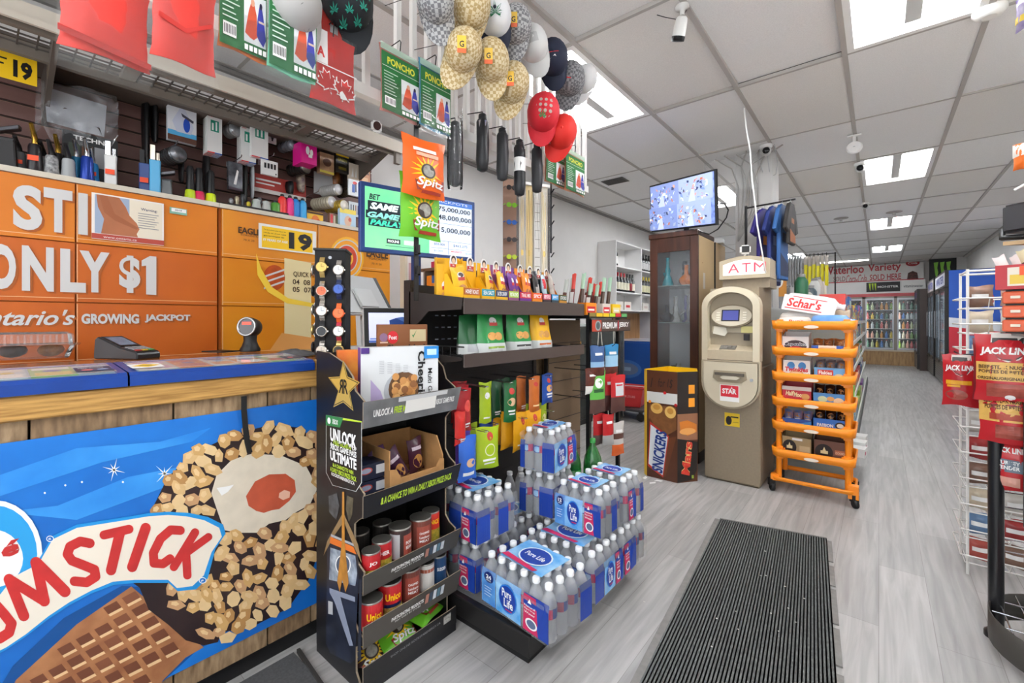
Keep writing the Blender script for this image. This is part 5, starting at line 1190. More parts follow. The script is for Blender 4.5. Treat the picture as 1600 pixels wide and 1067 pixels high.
for a in ((.3,.05,.377,.033,.1,REDL,[('t','JO',.3,.55,.7,.7,WHITE,.03)]+veg,'red labelled vegetable tin first in the upper row','u'),(.27,.115,.377,.036,.105,REDL,[('t','HER',.3,.56,.75,.7,WHITE,.03)]+veg,'red labelled bean tin second in the upper row','u'),
          (.265,.2,.377,.043,.125,mt('3c2a28',.4),[('r',-.1,.1,.35,.85,LGREY)]+[('r',.5,.1,1.05,.8,mt('9a4a3c',.4)),('t','PORK',.6,.5,.95,.6,WHITE,.02),('t','BEANS',.6,.36,.95,.46,WHITE,.02)],'wide brown tin with a white text panel in the upper row','u'),(.265,.3,.377,.043,.125,CH,chick,'wide brown and red tin beside the striped price card in the upper row','u'),
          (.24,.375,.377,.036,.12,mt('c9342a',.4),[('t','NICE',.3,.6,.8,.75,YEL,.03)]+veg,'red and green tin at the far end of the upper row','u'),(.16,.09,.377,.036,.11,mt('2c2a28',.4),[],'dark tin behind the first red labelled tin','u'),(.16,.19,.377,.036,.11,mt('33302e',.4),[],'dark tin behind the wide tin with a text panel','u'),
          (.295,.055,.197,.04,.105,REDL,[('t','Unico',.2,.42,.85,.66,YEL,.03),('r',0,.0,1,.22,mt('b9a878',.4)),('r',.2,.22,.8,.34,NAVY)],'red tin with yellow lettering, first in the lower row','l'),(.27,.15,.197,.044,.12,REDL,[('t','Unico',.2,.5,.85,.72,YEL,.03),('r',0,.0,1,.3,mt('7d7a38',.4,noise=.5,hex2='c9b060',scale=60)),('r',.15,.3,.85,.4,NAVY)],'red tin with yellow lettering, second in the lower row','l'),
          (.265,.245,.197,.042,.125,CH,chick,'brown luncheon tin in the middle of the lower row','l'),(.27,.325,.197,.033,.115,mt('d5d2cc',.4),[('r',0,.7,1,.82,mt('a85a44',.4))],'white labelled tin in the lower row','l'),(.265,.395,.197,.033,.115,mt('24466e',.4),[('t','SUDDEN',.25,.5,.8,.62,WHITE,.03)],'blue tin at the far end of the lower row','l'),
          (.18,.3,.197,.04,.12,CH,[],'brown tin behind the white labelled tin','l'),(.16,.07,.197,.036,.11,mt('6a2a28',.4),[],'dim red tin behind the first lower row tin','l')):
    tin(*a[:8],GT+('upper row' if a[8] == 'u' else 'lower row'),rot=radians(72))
# seed bags lying at the bottom
for i,(x,y,z,rz,tl,m,lb) in enumerate(((.21,.33,.085,1.9,1.42,SG,'green seed bag lying on top at the foot of the black stand'),(.235,.2,.07,1.5,1.1,SG,'green seed bag with sunflower print leaning at the foot of the black stand'),(.23,.09,.04,1.3,.9,mt('2a2420',.3,noise=.4,hex2='4a1a1c',scale=14),'black seed bag with sunflower at the stand foot corner'),(.13,.18,.1,1.7,1.45,SG,'green seed bag lying behind the leaning one'))):
    M4 = MX.Translation((SX0+x,SY0+y,z)) @ MX.Rotation(rz,4,'Z') @ MX.Rotation(-tl,4,'X') @ MX.Translation((0,0,-.08))
    bag('seed_bag',lb,'snack bag','seed bags at the foot of the black stand',None,None,.16,.2,.045,m,sunart('Spitz'),seed=40+i,mat4=M4)
# taped card edge and torn paper at the stand base
b = MB(); b.box(0,.3,0,.012,0,.014,mt('3a3836',.6)); tag(b.build('floor_edging',loc=(SX0-.05,SY0-.055,0),rz=-.1),'dark floor edging strip before the black stand base','edging strip')
b = MB(); b.box(-1.755,-1.39,-.1,.78,.0,.006,mt('57585a',.95,noise=.3,scale=120)); tag(b.build('floor_mat'),'grey carpet mat at the foot of the counter poster','mat')
# dark gondola with nuts and snacks, water platform
GX0,GX1,GY0,GY1 =-1.735,-1.35,1.30,2.30
GB = mt('2e2826',.5,noise=.15,scale=6); GD = mt('191718',.55); SHM = mt('4a3f3b',.4,.1)
g = thing('gondola_shelf','dark brown metal gondola shelving stocked with nuts and hanging bags','shelving',(GX0,GY0,0))
LY = GY1-GY0
b = MB(); z = .12
while z < 1.45:
    b.box(0,.02,.03,LY-.03,z,min(z+.146,1.47),GD)
    b.box(.004,.018,.03,LY-.03,z+.146,z+.15,BLACK); z += .15
SLOT = mt('b9bec6',.4)
for k in range(3):
    for i in range(9): b.box(.02,.0205,.16+i*.042,.182+i*.042,1.32-k*.06,1.326-k*.06,mt(['8f99a8','6a7080','c9ced6'][(i*5+k) % 3],.4))
b.build('back_panel',g)
for y in (0,LY-.03):
    b = MB(); b.box(-.02,.03,y,y+.03,0,1.49,GB)
    for i in range(44): b.box(.03,.0305,y+.012,y+.018,.15+i*.03,.165+i*.03,BLACK)
    b.build('upright',g)
def gshelf(z,depth,lip,wire=False,y1=LY):
    b = MB()
    if not wire: b.box(.025,depth,.01,y1-.01,z,z+.012,SHM)
    else:
        for i in range(7): b.cyl((.03+i*(depth-.05)/6,.01,z+.006),(.03+i*(depth-.05)/6,y1-.01,z+.006),.002,BLACK,4)
        for i in range(24): b.cyl((.03,.02+i*(y1-.04)/23,z+.003),(depth-.01,.02+i*(y1-.04)/23,z+.003),.002,BLACK,4)
        b.cyl((.03,.008,z+.05),(depth,.008,z+.05),.003,BLACK,4); b.cyl((.03,.008,z+.0),(depth,.008,z+.0),.003,BLACK,4)
        for i in range(6): b.cyl((.05+i*.05,.008,z),(.05+i*.05,.008,z+.05),.002,BLACK,4)
    b.build('deck',g)
    b = MB(); b.box(depth-.004,depth+.004,.005,y1-.005,z-lip+.02,z+.02,SHM); b.build('price_rail',g,bev=.002)
    for y in (.0,y1-.012):
        b = MB(T=MX(((1,0,0,0),(0,0,1,y),(0,1,0,z),(0,0,0,1)))); b.prism([(.02,-.11),(.06,-.11),(.16,-.035),(depth-.01,-.03),(depth,.02),(.02,.06)] if not wire else [(.02,-.05),(.06,-.05),(depth-.01,-.008),(depth,.005),(.02,.02)],0,.006,GB); b.build('bracket',g)
gshelf(1.375,.385,.07); gshelf(1.135,.385,.058,True)
for z,y0,dd in ((.99,.08,.3),(.99,.22,.3),(.99,.40,.3),(.99,.58,.3),(.99,.75,.3),(.78,.05,.3),(.78,.22,.3),(.78,.36,.24),(.79,.52,.3),(.78,.8,.28)):
    b = MB()
    for s_ in (-.012,.012): b.cyl((.02,y0+s_,z),(.02+dd,y0+s_,z-.004),.0022,CHROME,4)
    b.tube([(.02+dd,y0-.012,z-.004),(.025+dd,y0,z-.002),(.02+dd,y0+.012,z-.004)],.0022,CHROME,4); b.build('peg_hook',g)
# ---- counter boxes of nut packs on the top shelf
YB_ = mt('efb51c',.4,noise=.06,scale=8); PKR = mt('c03a34',.4); FACE = mt('e8c9a8',.5)
def caddy(y0,w,base,bandm,band_txt,packs,label,h=.19,yaw=92):
    t = thing('nut_caddy',label,'snack display box',(GX1-.09,GY0+y0+w/2,1.387),radians(yaw),'nut and snack display boxes on the top shelf')
    d = .12; W2 = w/2
    b = MB(); b.box(-W2,W2,-d/2,-d/2+.002,0,.055,base); b.box(-W2,W2,-d/2,d/2,0,.003,base)
    b.decals(FY(-W2,-d/2,0),w,.055,[('r',0,.42,1,.98,bandm),('t',band_txt,.12,.52,.92,.86,WHITE,.03)]); b.build('front_panel',t)
    for s_ in (-1,1):
        b = MB(T=MX(((0,0,1,s_*(W2-.001)),(1,0,0,0),(0,1,0,0),(0,0,0,1)))); b.prism([(-d/2,0),(d/2,0),(d/2,.12),(d/2-.02,.12),(0,.06),(-d/2,.055)],-.001,.001,base); b.build('side_panel',t)
    b = MB(); b.box(-W2,W2,d/2-.002,d/2,0,h,base); b.build('back_panel',t)
    b = MB(T=FY(0,d/2-.004,h-.045)); b.prism([(-.022,0),(.022,0),(.024,.03),(.02,.055),(.008,.068),(-.008,.068),(-.02,.055),(-.024,.03)],0,.002,WHITE)
    b.T = MX.Identity(4); b.decals(FY(-.025,d/2-.0065,h-.045),.05,.07,[('e',.5,.62,.3,.26,mt('3a2420',.5)),('e',.5,.54,.22,.2,FACE),('r',.06,.02,.94,.34,PKR),('t','Mr.',.35,.18,.65,.3,WHITE,.02),('r',.2,.06,.8,.12,WHITE)]); b.build('header_card',t)
    n = len(packs)
    for i,(m,art) in enumerate(packs):
        ph = .15+.012*((i*3+int(y0*100)) % 3)
        M4 = t.matrix_basis @ MX.Translation((-W2+(i+.5)*w/n,-.005+.02*(i % 2),.005)) @ MX.Rotation(RN.uniform(-.12,.12),4,'Y') @ MX.Rotation(-.14,4,'X')
        bag('nut_pack',label.split(' display')[0]+[', pack nearest the camera end',', pack toward the wine end',', third pack'][i],'snack bag','small nut packs in the display boxes',None,None,w/n*.92,ph,.03,m,art,seed=i+int(y0*97),mat4=M4)
logo = [('e',.5,.72,.2,.1,WHITE),('e',.5,.73,.15,.075,mt('3a2420',.5)),('r',.28,.56,.72,.66,PKR),('e',.5,.3,.3,.14,mt('c98a4a',.45,noise=.5,scale=60))]
lg2 = [('e',.5,.72,.2,.1,WHITE),('r',.28,.56,.72,.66,PKR),('e',.5,.3,.3,.14,mt('b97a54',.45,noise=.5,scale=60))]
VIO = mt('6a2f86',.4); ORP = mt('ea8a22',.35); 
specs = [(.03,.105,YB_,mt('b5632a',.4),'HONEY ROAST',[(YB_,logo)],'yellow nut box with brown honey band, first on the shelf display'),(.145,.09,YB_,mt('2a93a8',.4),'SEA SALT',[],'empty torn yellow nut box with teal band display'),(.24,.09,YB_,mt('1f2f5c',.4),'SALTED CASHEW',[(YB_,logo),(YB_,logo)],'yellow nut box with navy band display'),
         (.335,.08,mt('8a4a78',.4),mt('a9c44a',.4),'PISTACHIO',[(YB_,lg2),(mt('e8b03a',.35),lg2)],'mauve nut box with lime band display'),(.42,.1,VIO,mt('c8283c',.4),'TRAIL MIX',[(VIO,lg2),(VIO,lg2)],'violet nut box with red band display'),(.525,.09,ORP,mt('e2502a',.4),'SPICY',[(ORP,lg2),(ORP,lg2)],'orange snack box with red band display'),
         (.62,.075,mt('3a2f30',.4),mt('c9556a',.4),'BEEF STICK',[(mt('2a2626',.35),[('r',.2,.1,.8,.5,mt('a8a29c',.4))]),(mt('4a4442',.35),[('r',.2,.2,.8,.6,mt('c9c4be',.4))])],'dark meat stick box with pink band display'),(.7,.07,mt('2a3a44',.4),mt('3f9ad0',.4),'JERKY',[(mt('bcd2e0',.35),[('r',.1,.5,.9,.85,RED)]),(mt('c9d6d0',.35),[('r',.1,.2,.9,.5,GRN)])],'slate jerky box with sky blue band display'),(.775,.08,mt('c98a2a',.4),mt('2f4a34',.4),'STICKS',[(mt('c5b9ae',.3,noise=.4,scale=30),[]),(mt('b03a34',.35),[])],'amber stick box with green band display')]
for s_ in specs: caddy(*s_)
# tall yellow tower carton with painted nuts at the shelf's near end
t = thing('nut_tower_box','tall yellow nut carton open at the top at the near end of the top shelf','snack display box',(GX1-.2,GY0+.1,1.387),radians(55))
b = MB(); b.box(-.06,.06,-.05,-.048,0,.17,YB_); b.decals(FY(-.06,-.05,0),.12,.17,[('e',.33,.42,.13,.12,WHITE),('r',.22,.3,.44,.4,PKR),('e',.68,.42,.13,.12,WHITE),('r',.57,.3,.79,.4,PKR),('e',.33,.16,.14,.09,mt('d99a4a',.4)),('e',.68,.16,.14,.09,mt('d99a4a',.4)),('e',.62,.72,.25,.16,mt('e8b98a',.4))]); b.build('front_panel',t)
for s_ in (-.06,.058):
    b = MB(); b.box(s_,s_+.002,-.048,.05,0,.2,YB_); b.build('side_panel',t)
b = MB(); b.box(-.06,.06,.048,.05,0,.21,YB_); b.box(-.058,.058,-.048,.048,0,.003,YB_); b.build('back_panel',t)
# ---- stand-up nut bags on the wire shelf
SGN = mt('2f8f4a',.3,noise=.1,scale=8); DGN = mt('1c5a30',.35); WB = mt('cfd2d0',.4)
gb = lambda m2: [('e',.5,.8,.14,.09,WHITE),('r',.34,.68,.66,.76,PKR),('e',.4,.42,.15,.1,mt('d9a05a',.4)),('e',.62,.42,.15,.1,mt('c98f4a',.4)),('r',.2,.12,.8,.17,m2),('r',.26,.05,.74,.08,LGREY)]
for i,(y0,w,x,m,art,lb) in enumerate(((.11,.16,.28,DGN,[('r',.15,.05,.5,.25,LGREY)],'dark green stand-up nut bag, first on the wire shelf'),(.18,.165,.33,SGN,gb(mt('8aa83a',.4)),'bright green stand-up pistachio bag on the wire shelf'),(.31,.12,.2,DGN,[],'dark green stand-up nut bag at the back of the wire shelf'),
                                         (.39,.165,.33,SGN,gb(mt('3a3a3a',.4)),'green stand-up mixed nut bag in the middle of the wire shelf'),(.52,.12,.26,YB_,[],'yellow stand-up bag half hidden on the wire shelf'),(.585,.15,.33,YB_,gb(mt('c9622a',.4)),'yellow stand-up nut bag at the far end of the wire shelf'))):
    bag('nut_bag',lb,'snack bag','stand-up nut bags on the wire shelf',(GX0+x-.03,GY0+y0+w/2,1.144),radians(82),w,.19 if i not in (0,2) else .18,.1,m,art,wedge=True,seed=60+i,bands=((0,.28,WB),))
# ---- bags on peg hooks
BR = mt('b3272e',.25,noise=.25,scale=10); CHT = mt('a9c422',.3,noise=.1,scale=8); DKG = mt('1f6a38',.28,noise=.2,scale=8); ORB = mt('c4692a',.3,noise=.2,scale=12); BLB = mt('1f4a9c',.3); YLB = mt('e5a31a',.32,noise=.1,scale=8)
wt = lambda: [('r',.3,.16,.8,.2,WHITE),('r',.35,.1,.75,.13,WHITE)]
hb = [(.075,.965,.23,.10,BR,wt()+[('e',.6,.6,.2,.14,mt('d9504a',.3))],'red snack bag on the front of the first upper peg'),(.04,.87,.26,.07,mt('c42a24',.28),wt(),'small bright red bag behind the black stand edge',.15),(.125,.97,.16,.1,BR,wt(),'red snack bag hung behind the first red bag'),(.17,.975,.1,.1,BR,wt(),'dark red snack bag deepest on the second upper peg'),
      (.245,.975,.22,.075,CHT,[('e',.5,.68,.2,.08,WHITE),('r',.25,.12,.75,.16,WHITE)],'slim lime green bag hung alone on the upper row',.2),(.385,.965,.16,.08,mt('2a5a3a',.25),wt(),'dull green bag behind the bright green one on the upper row'),(.405,.965,.24,.085,DKG,[('e',.5,.76,.2,.08,PKR),('e',.5,.5,.3,.1,mt('d9b08a',.4)),('r',.25,.26,.8,.3,WHITE),('r',.3,.19,.75,.22,WHITE)],'bright green snack bag in the middle of the upper row',.21),
      (.5,.965,.14,.06,mt('234a30',.25),wt(),'narrow dark green bag beside the orange bags'),(.575,.97,.18,.08,ORB,wt(),'orange snack bag behind the front orange one'),(.6,.97,.25,.085,ORB,[('e',.5,.8,.18,.06,PKR),('r',.25,.2,.8,.24,mt('f0d0a0',.4))],'orange snack bag at the front beside the blue bag',.2),
      (.715,.975,.25,.1,BLB,[('e',.45,.78,.14,.08,PKR),('e',.5,.52,.24,.12,mt('d9a05a',.4)),('r',.25,.3,.8,.36,WHITE),('r',.3,.22,.75,.26,WHITE)],'blue cashew bag on the upper row',.17),
      (.06,.755,.27,.1,mt('2f63c0',.3),[('e',.6,.4,.25,.1,mt('d9b08a',.4)),('r',.2,.12,.8,.2,WHITE)],'blue nut bag hung lowest beside the black stand',.2),(.1,.76,.2,.1,mt('5a3a9c',.3),wt(),'violet nut bag behind the blue one',.18),(.17,.77,.16,.115,CHT,[],'lime bag second on its peg in the lower row',.19),(.2,.765,.25,.13,CHT,[('e',.55,.78,.13,.1,PKR),('e',.55,.46,.22,.15,mt('e8e4c8',.4)),('e',.55,.46,.19,.12,CHT),('r',.25,.2,.8,.25,WHITE),('r',.3,.12,.75,.16,WHITE)],'wide lime pistachio bag in front in the lower row',.2),
      (.33,.775,.14,.09,BLB,wt()+[('e',.4,.5,.3,.1,mt('d9b08a',.4))],'blue bag behind the lime pistachio bag',.19),(.41,.79,.14,.11,YLB,[],'yellow peanut bag deepest on the lower row',.18),(.44,.79,.19,.12,YLB,[],'yellow peanut bag second on the lower row',.19),(.47,.79,.24,.12,YLB,[('e',.55,.78,.13,.1,PKR),('e',.6,.45,.3,.1,mt('d9a566',.4)),('r',.2,.15,.6,.19,WHITE)],'yellow peanut bag at the front of the lower row',.2),
      (.575,.79,.25,.12,YLB,[('e',.5,.78,.13,.1,PKR),('e',.55,.45,.3,.1,mt('d9a566',.4)),('r',.2,.15,.6,.19,WHITE)],'yellow peanut bag closest to the stacked water',.19),(.62,.8,.14,.1,CHT,wt(),'lime bag behind the yellow peanut bags',.19),(.745,.8,.2,.08,CHT,[('e',.5,.6,.2,.1,mt('e8e4a8',.4))],'slim lime bag at the end of the lower row',.2)]
for i,a in enumerate(hb):
    y0,zt,x,w,m,art,lb = a[:7]; h = a[7] if len(a) > 7 else .2
    bag('snack_bag',lb,'snack bag','snack bags on the gondola pegs',(GX0+x+.03,GY0+y0+w/2,zt-h+.02),radians(82+RN.uniform(-8,8)),w,h,.035,m,art,seed=80+i)

# low black platform stacked with bottled water
PX0,PX1,PY0,PY1 =-1.702,-1.0,1.305,2.27
t = thing('stock_platform','low black platform carrying stacked packs of bottled water','platform',(0,0,0))
b = MB(); b.box(PX0,PX1,PY0,PY1,.035,.118,mt('1d1b1b',.4,noise=.2,scale=8)); b.build('deck',t,bev=.004)
b = MB(); b.box(PX0+.02,PX1-.02,PY0+.02,PY1-.02,.0,.035,mt('0f0f10',.6)); b.build('kick_base',t)
b = MB(); b.box(PX0+.03,PX1-.04,PY0+.03,PY1-.03,.118,.12,mt('6a6a6c',.6)); b.build('rubber_top',t)
PET = film('fbfdff',1.0,.04); PCAP = mt('f2f4f6',.35); WAT = mt('dfeaf6',.08,alpha=.22,coat=.5)
BLW = mt('1e3f9c',.3); LBW = mt('4f9fe0',.32,noise=.5,hex2='a8d4f2',scale=14); PNK = mt('c42a5a',.35)
def bottle_mesh():
    b = MB(); b.lathe([(.022,0),(.0295,.006),(.031,.03),(.0285,.045),(.031,.06),(.0285,.075),(.031,.09),(.031,.13),(.028,.145),(.02,.165),(.0125,.178),(.0125,.19)],PET,12)
    me = b.build('bottle'); return me
def cap_mesh():
    b = MB(); b.lathe([(.0145,.186),(.0155,.188),(.0155,.203),(.013,.206)],PCAP,10); return b.build('bottle_cap')
def blabel_mesh():
    b = MB(); b.lathe([(.0316,.092),(.0316,.128)],[BLW],12,caps=False); b.decals(None,.06,.036,[('e',.5,.5,.3,.4,LBW),('r',.7,0,1.1,1,PNK)],warp=lambda u,v,n: ((.0318+n)*cos((u-.03)/.031-pi/2),(.0318+n)*sin((u-.03)/.031-pi/2),.092+v)); return b.build('bottle_label')
PB,PC,PL = bottle_mesh(),cap_mesh(),blabel_mesh(); first = [True]
def pack(x,y,z,rz,nx,ny,label,count,fronts,seed=0,side=True):
    """shrink-wrapped water; origin at its near corner; nx bottles along local x, ny along local y"""
    s = .0632
    t = thing('water_pack',label,'bottled water',(x,y,z),rz,'shrink wrapped packs of bottled water')
    for i in range(nx):
        for j in range(ny):
            for src,lc in ((PB,(s*(i+.5),s*(j+.5),.002)),(PC,(s*(i+.5),s*(j+.5),.002)),(PL,(s*(i+.5),s*(j+.5),.002))):
                if src is PL and 0 < i < nx-1 and 0 < j < ny-1: continue
                o = src
                if not (first[0] and i == 0 and j == 0): o = src.copy(); COL.objects.link(o)
                o.parent = t; o.location = lc
    first[0] = False
    L1,L2 = nx*s,ny*s
    # printed film: it follows the outer bottles
    def sheet_(side_,u0,u1,z0,z1,art,base,bulge=.012,nn=24):
        b = MB()
        def P(u,v,n=0):
            off =-.0015-n-bulge*(abs(sin(pi*u/s))-1)*-1*0-(bulge*(abs(sin(pi*u/s))-1))*-0.0
            w_ = bulge*(1-abs(sin(pi*u/s)))
            # film dips a little between bottles and follows the shoulder at the top
            k = 0 if v < .135 else (v-.135) ** 1.0*.35
            d_ =-.003-n+w_*.015+k
            if side_ == 'f': return (u,d_,v)
            if side_ == 'r': return (L1-d_,u,v)
            if side_ == 'l': return (d_,L2-u,v)
        N,K = nn,5
        b.add([P(u0+(u1-u0)*i/N,z0+(z1-z0)*j/K) for j in range(K+1) for i in range(N+1)],[(j*(N+1)+i,j*(N+1)+i+1,(j+1)*(N+1)+i+1,(j+1)*(N+1)+i) for j in range(K) for i in range(N)],base,True)
        b.decals(None,u1-u0,z1-z0,art,warp=lambda u,v,n: P(u0+u,z0+v,n+.002),n0=.001)
        return b
    W_ = WHITE
    for (sd,f0,f1,kind) in fronts:
        L = L1 if sd == 'f' else L2
        if kind == 'logo':
            art = [('e',.5,.52,.36,.4,mt('2f7fd6',.3)),('e',.5,.52,.33,.36,BLW),('t','Pure',.28,.54,.66,.78,W_,.02),('t','Life',.36,.28,.72,.52,W_,.02),('r',.42,.2,.68,.23,PNK)]
            base = LBW
        elif kind == 'count':
            art = [('e',.55,.8,.34,.15,mt('182c70',.3)),('t',count,.36,.76,.74,.88,W_,.04),('t','x500mL',.36,.7,.74,.74,W_,.02)]+[('r',.25,.5-.08*k,.8-.1*(k % 2),.52-.08*k,mt('cfe2f4',.4)) for k in range(4)]
            base = mt('2f6cc4',.32,noise=.5,hex2='6fb0e8',scale=14)
        elif kind == 'red':
            art = [('p',[(0,.02),(.62,.02),(.5,.98),(0,.98)],PNK),('p',[(.3,1),(.62,.02),(1,.02),(1,.7),(.8,1)],BLW),('e',.34,.26,.24,.15,W_),('e',.34,.26,.18,.11,mt('5a6a8a',.4)),('t','Natural',.06,.68,.5,.74,W_,.01),('t','Spring',.06,.59,.5,.65,W_,.01),('t','Water',.06,.5,.5,.56,W_,.01),('p',[(.2,.8),(.28,.92),(.36,.8)],W_)]
            base = BLW
        else:
            art = []; base = BLW
        sheet_(sd,L*f0,L*f1,.012,.15,art,base).build('printed_film',t)
    b = sheet_('f',0,L1,.004,.17,[],CLEAR,nn=nx*6)
    b2 = sheet_('r',0,L2,.004,.17,[],CLEAR,nn=ny*6); b.add([tuple(v) for v in b2.v],[tuple(f_) for f_ in b2.f],CLEAR,True)
    b.build('clear_wrap',t)
    # top film with the printed oval
    b = MB(); zt = .213; a0,a1,c0,c1 = L1*.2,L1*.8,L2*.15,L2*.85; N = 10; r = random.Random(seed)
    b.add([(a0+(a1-a0)*i/N,c0+(c1-c0)*j/N,zt-.006*abs(sin(pi*(a0+(a1-a0)*i/N)/s+.0))*r.uniform(.3,1)) for j in range(N+1) for i in range(N+1)],[(j*(N+1)+i,j*(N+1)+i+1,(j+1)*(N+1)+i+1,(j+1)*(N+1)+i) for j in range(N) for i in range(N)],LBW,True)
    b.decals(FZ(a0,c0,zt+.001),a1-a0,c1-c0,[('e',.52,.5,.34,.36,mt('e6f0fa',.3)),('e',.52,.5,.31,.32,BLW),('t','Pure Life',.3,.42,.74,.58,W_,.02),('p',[(0,.05),(.8,0),(.85,.1),(.05,.2)],PNK)])
    b.build('top_film',t)
    return t
FR24 = [('f',.02,.24,'count'),('f',.25,.62,'logo'),('f',.66,.99,'red'),('r',.7,1.0,'x')]
FR12 = [('f',.02,.24,'count'),('f',.24,.62,'logo'),('f',.66,.99,'red'),('r',.45,.7,'x')]
FRA = [('f',.3,.7,'red'),('r',.05,.4,'x')]
zp = .12; z2 = zp+.2165; z3 = z2+.2165
pack(-1.285,1.345,zp,radians(-6),6,4,'pack of 24 water bottles at the platform corner, lowest and nearest the floor mat','24',FR24,1)
pack(-1.275,1.61,zp,0,6,4,'second 24 bottle water pack on the platform, under the 12 bottle pack','24',[('f',.02,.24,'count'),('f',.25,.62,'logo'),('r',.0,.3,'x'),('r',.32,.7,'logo'),('r',.72,1,'red')],2)
pack(-1.275,1.88,zp,0,6,4,'bottom water pack at the aisle end of the platform','24',[('r',.0,.35,'red'),('r',.36,.5,'x')],3)
pack(-1.64,1.35,zp,0,5,4,'bottom water pack against the black display stand','24',[('f',.7,1.0,'red'),('r',.0,.2,'x'),('r',.55,.9,'red')],4)
pack(-1.64,1.61,zp,0,5,4,'bottom water pack hidden under the upright tall stack','24',[('r',.4,.8,'red')],5)
pack(-1.62,1.36,z2,radians(-4),5,4,'upper water pack with pink and blue labels beside the black display stand','24',[('f',.42,.68,'x'),('f',.7,1.0,'red'),('r',.0,.3,'x'),('r',.5,.75,'x')],6)
pack(-1.39,1.735,z2,radians(6),3,4,'middle water pack of the tall stack by the hanging yellow bags','12',[('f',.6,1.0,'x'),('f',.0,.2,'x'),('r',.0,.4,'x')],7)
pack(-1.18,1.735,z2,radians(-2),4,3,'water pack with a count of 12 resting on the second layer over the platform','12',FR12,8)
pack(-1.165,1.94,z2,0,4,3,'water pack behind the 12 bottle pack, second layer','12',[('r',.1,.5,'red'),('r',.8,1,'x')],9)
pack(-1.385,1.735,z3,radians(7),3,4,'topmost water pack of the tall stack','12',[('f',.0,.14,'x'),('f',.66,1.0,'x'),('r',.0,.55,'logo'),('r',.58,.95,'red')],10)
# two large green soda bottles and loose dark bottles behind
GRB = mt('1f6a2c',.1,alpha=.75,coat=.5)
for x,y,lb in ((-1.30,2.08,'large green soda bottle with dark base behind the stacked water'),(-1.22,2.17,'second large green soda bottle behind the stacked water')):
    t = thing('soda_bottle',lb,'soda bottle',(x+.0,y,z2),0,'green soda bottles')
    b = MB(); b.lathe([(.03,0),(.05,.01),(.052,.06),(.05,.12),(.052,.17),(.045,.21),(.022,.26),(.013,.275),(.013,.29)],GRB,18); b.build('bottle_body',t)
    b = MB(); b.lathe([(.0525,.09),(.0525,.15)],mt('2a8a3a',.3),18,caps=False); b.build('label',t)
    b = MB(); b.lathe([(.016,.285),(.016,.305),(.013,.308)],mt('2f8a3c',.4),12); b.build('cap',t)
for i,(x,y) in enumerate(((-1.62,1.93),(-1.55,1.95),(-1.62,2.03),(-1.55,2.05),(-1.48,2.0))):
    t = thing('water_bottle','loose clear water bottle standing in shade behind the tall stack','bottle',(x,y,zp),0,'loose bottles behind the water stack')
    b = MB(); b.lathe([(.022,0),(.036,.006),(.036,.2),(.03,.25),(.014,.29),(.014,.3)],PET,12); b.build('bottle_body',t); b = MB(); b.lathe([(.016,.298),(.016,.316)],PCAP,10); b.build('cap',t)
# beyond the gondola: jerky rack, jewellery tower, wine shelf, cooler
# ---- jerky rack standing at the gondola's end
JX,JY =-1.55,2.62
t = thing('jerky_rack','black wire jerky rack with a premium jerky sign at the gondola end','rack',(JX,JY,0))
b = MB()
for x,y in ((-.16,-.2),(.16,-.2),(-.16,.2),(.16,.2)): b.box(x-.012,x+.012,y-.012,y+.012,0,1.32,BLACK)
b.build('posts',t)
b = MB(); b.box(-.19,.19,-.23,.23,.0,.03,BLACK); b.build('base',t)
b = MB(); b.box(-.15,-.14,-.2,.2,.06,1.3,mt('7a6650',.6))
for k in range(9): b.box(-.139,-.137,-.2,.2,.1+k*.13,.104+k*.13,DARK)
b.build('back_panel',t)
b = MB(); b.box(-.2,.2,-.26,.26,1.31,1.33,BLACK); b.box(.19,.2,-.26,.26,1.33,1.345,BLACK)
for k in range(6): b.decals(FX(.2,-.26+k*.087,1.322),.08,.022,[('r',0,0,1,1,[mt('8a7a3a',.4),YEL,YEL,LIME,RED,mt('5fb06a',.4)][k])])
b.build('tray',t)
b = MB(); b.box(.2,.206,-.24,.3,1.225,1.305,DARK); b.decals(FX(.206,-.24,1.225),.54,.08,[('r',.0,.06,1,.94,mt('4a3a34',.4)),('r',0,.06,.22,.94,mt('b5402c',.4)),('e',.14,.5,.065,.4,mt('9aa8aa',.4)),('e',.14,.5,.045,.28,mt('4a5a5c',.4)),('t','PREMIUM',.25,.24,.62,.76,WHITE,.04),('r',.64,.1,.66,.9,RED),('t','JERKY',.67,.24,.95,.76,WHITE,.04)]); b.build('sign',t)
for z,yy in ((1.13,-.15),(1.13,.05),(.98,-.15),(.98,.1),(.8,-.15),(.8,.08)):
    b = MB(); b.tube([(-.13,yy,z),(.2,yy,z),(.215,yy,z+.015)],.003,BLACK,5); b.build('peg_hook',t)
MEAT = mt('6a3226',.4,noise=.4,hex2='4a241c',scale=30); JR = mt('c0262a',.3,noise=.15,scale=12)
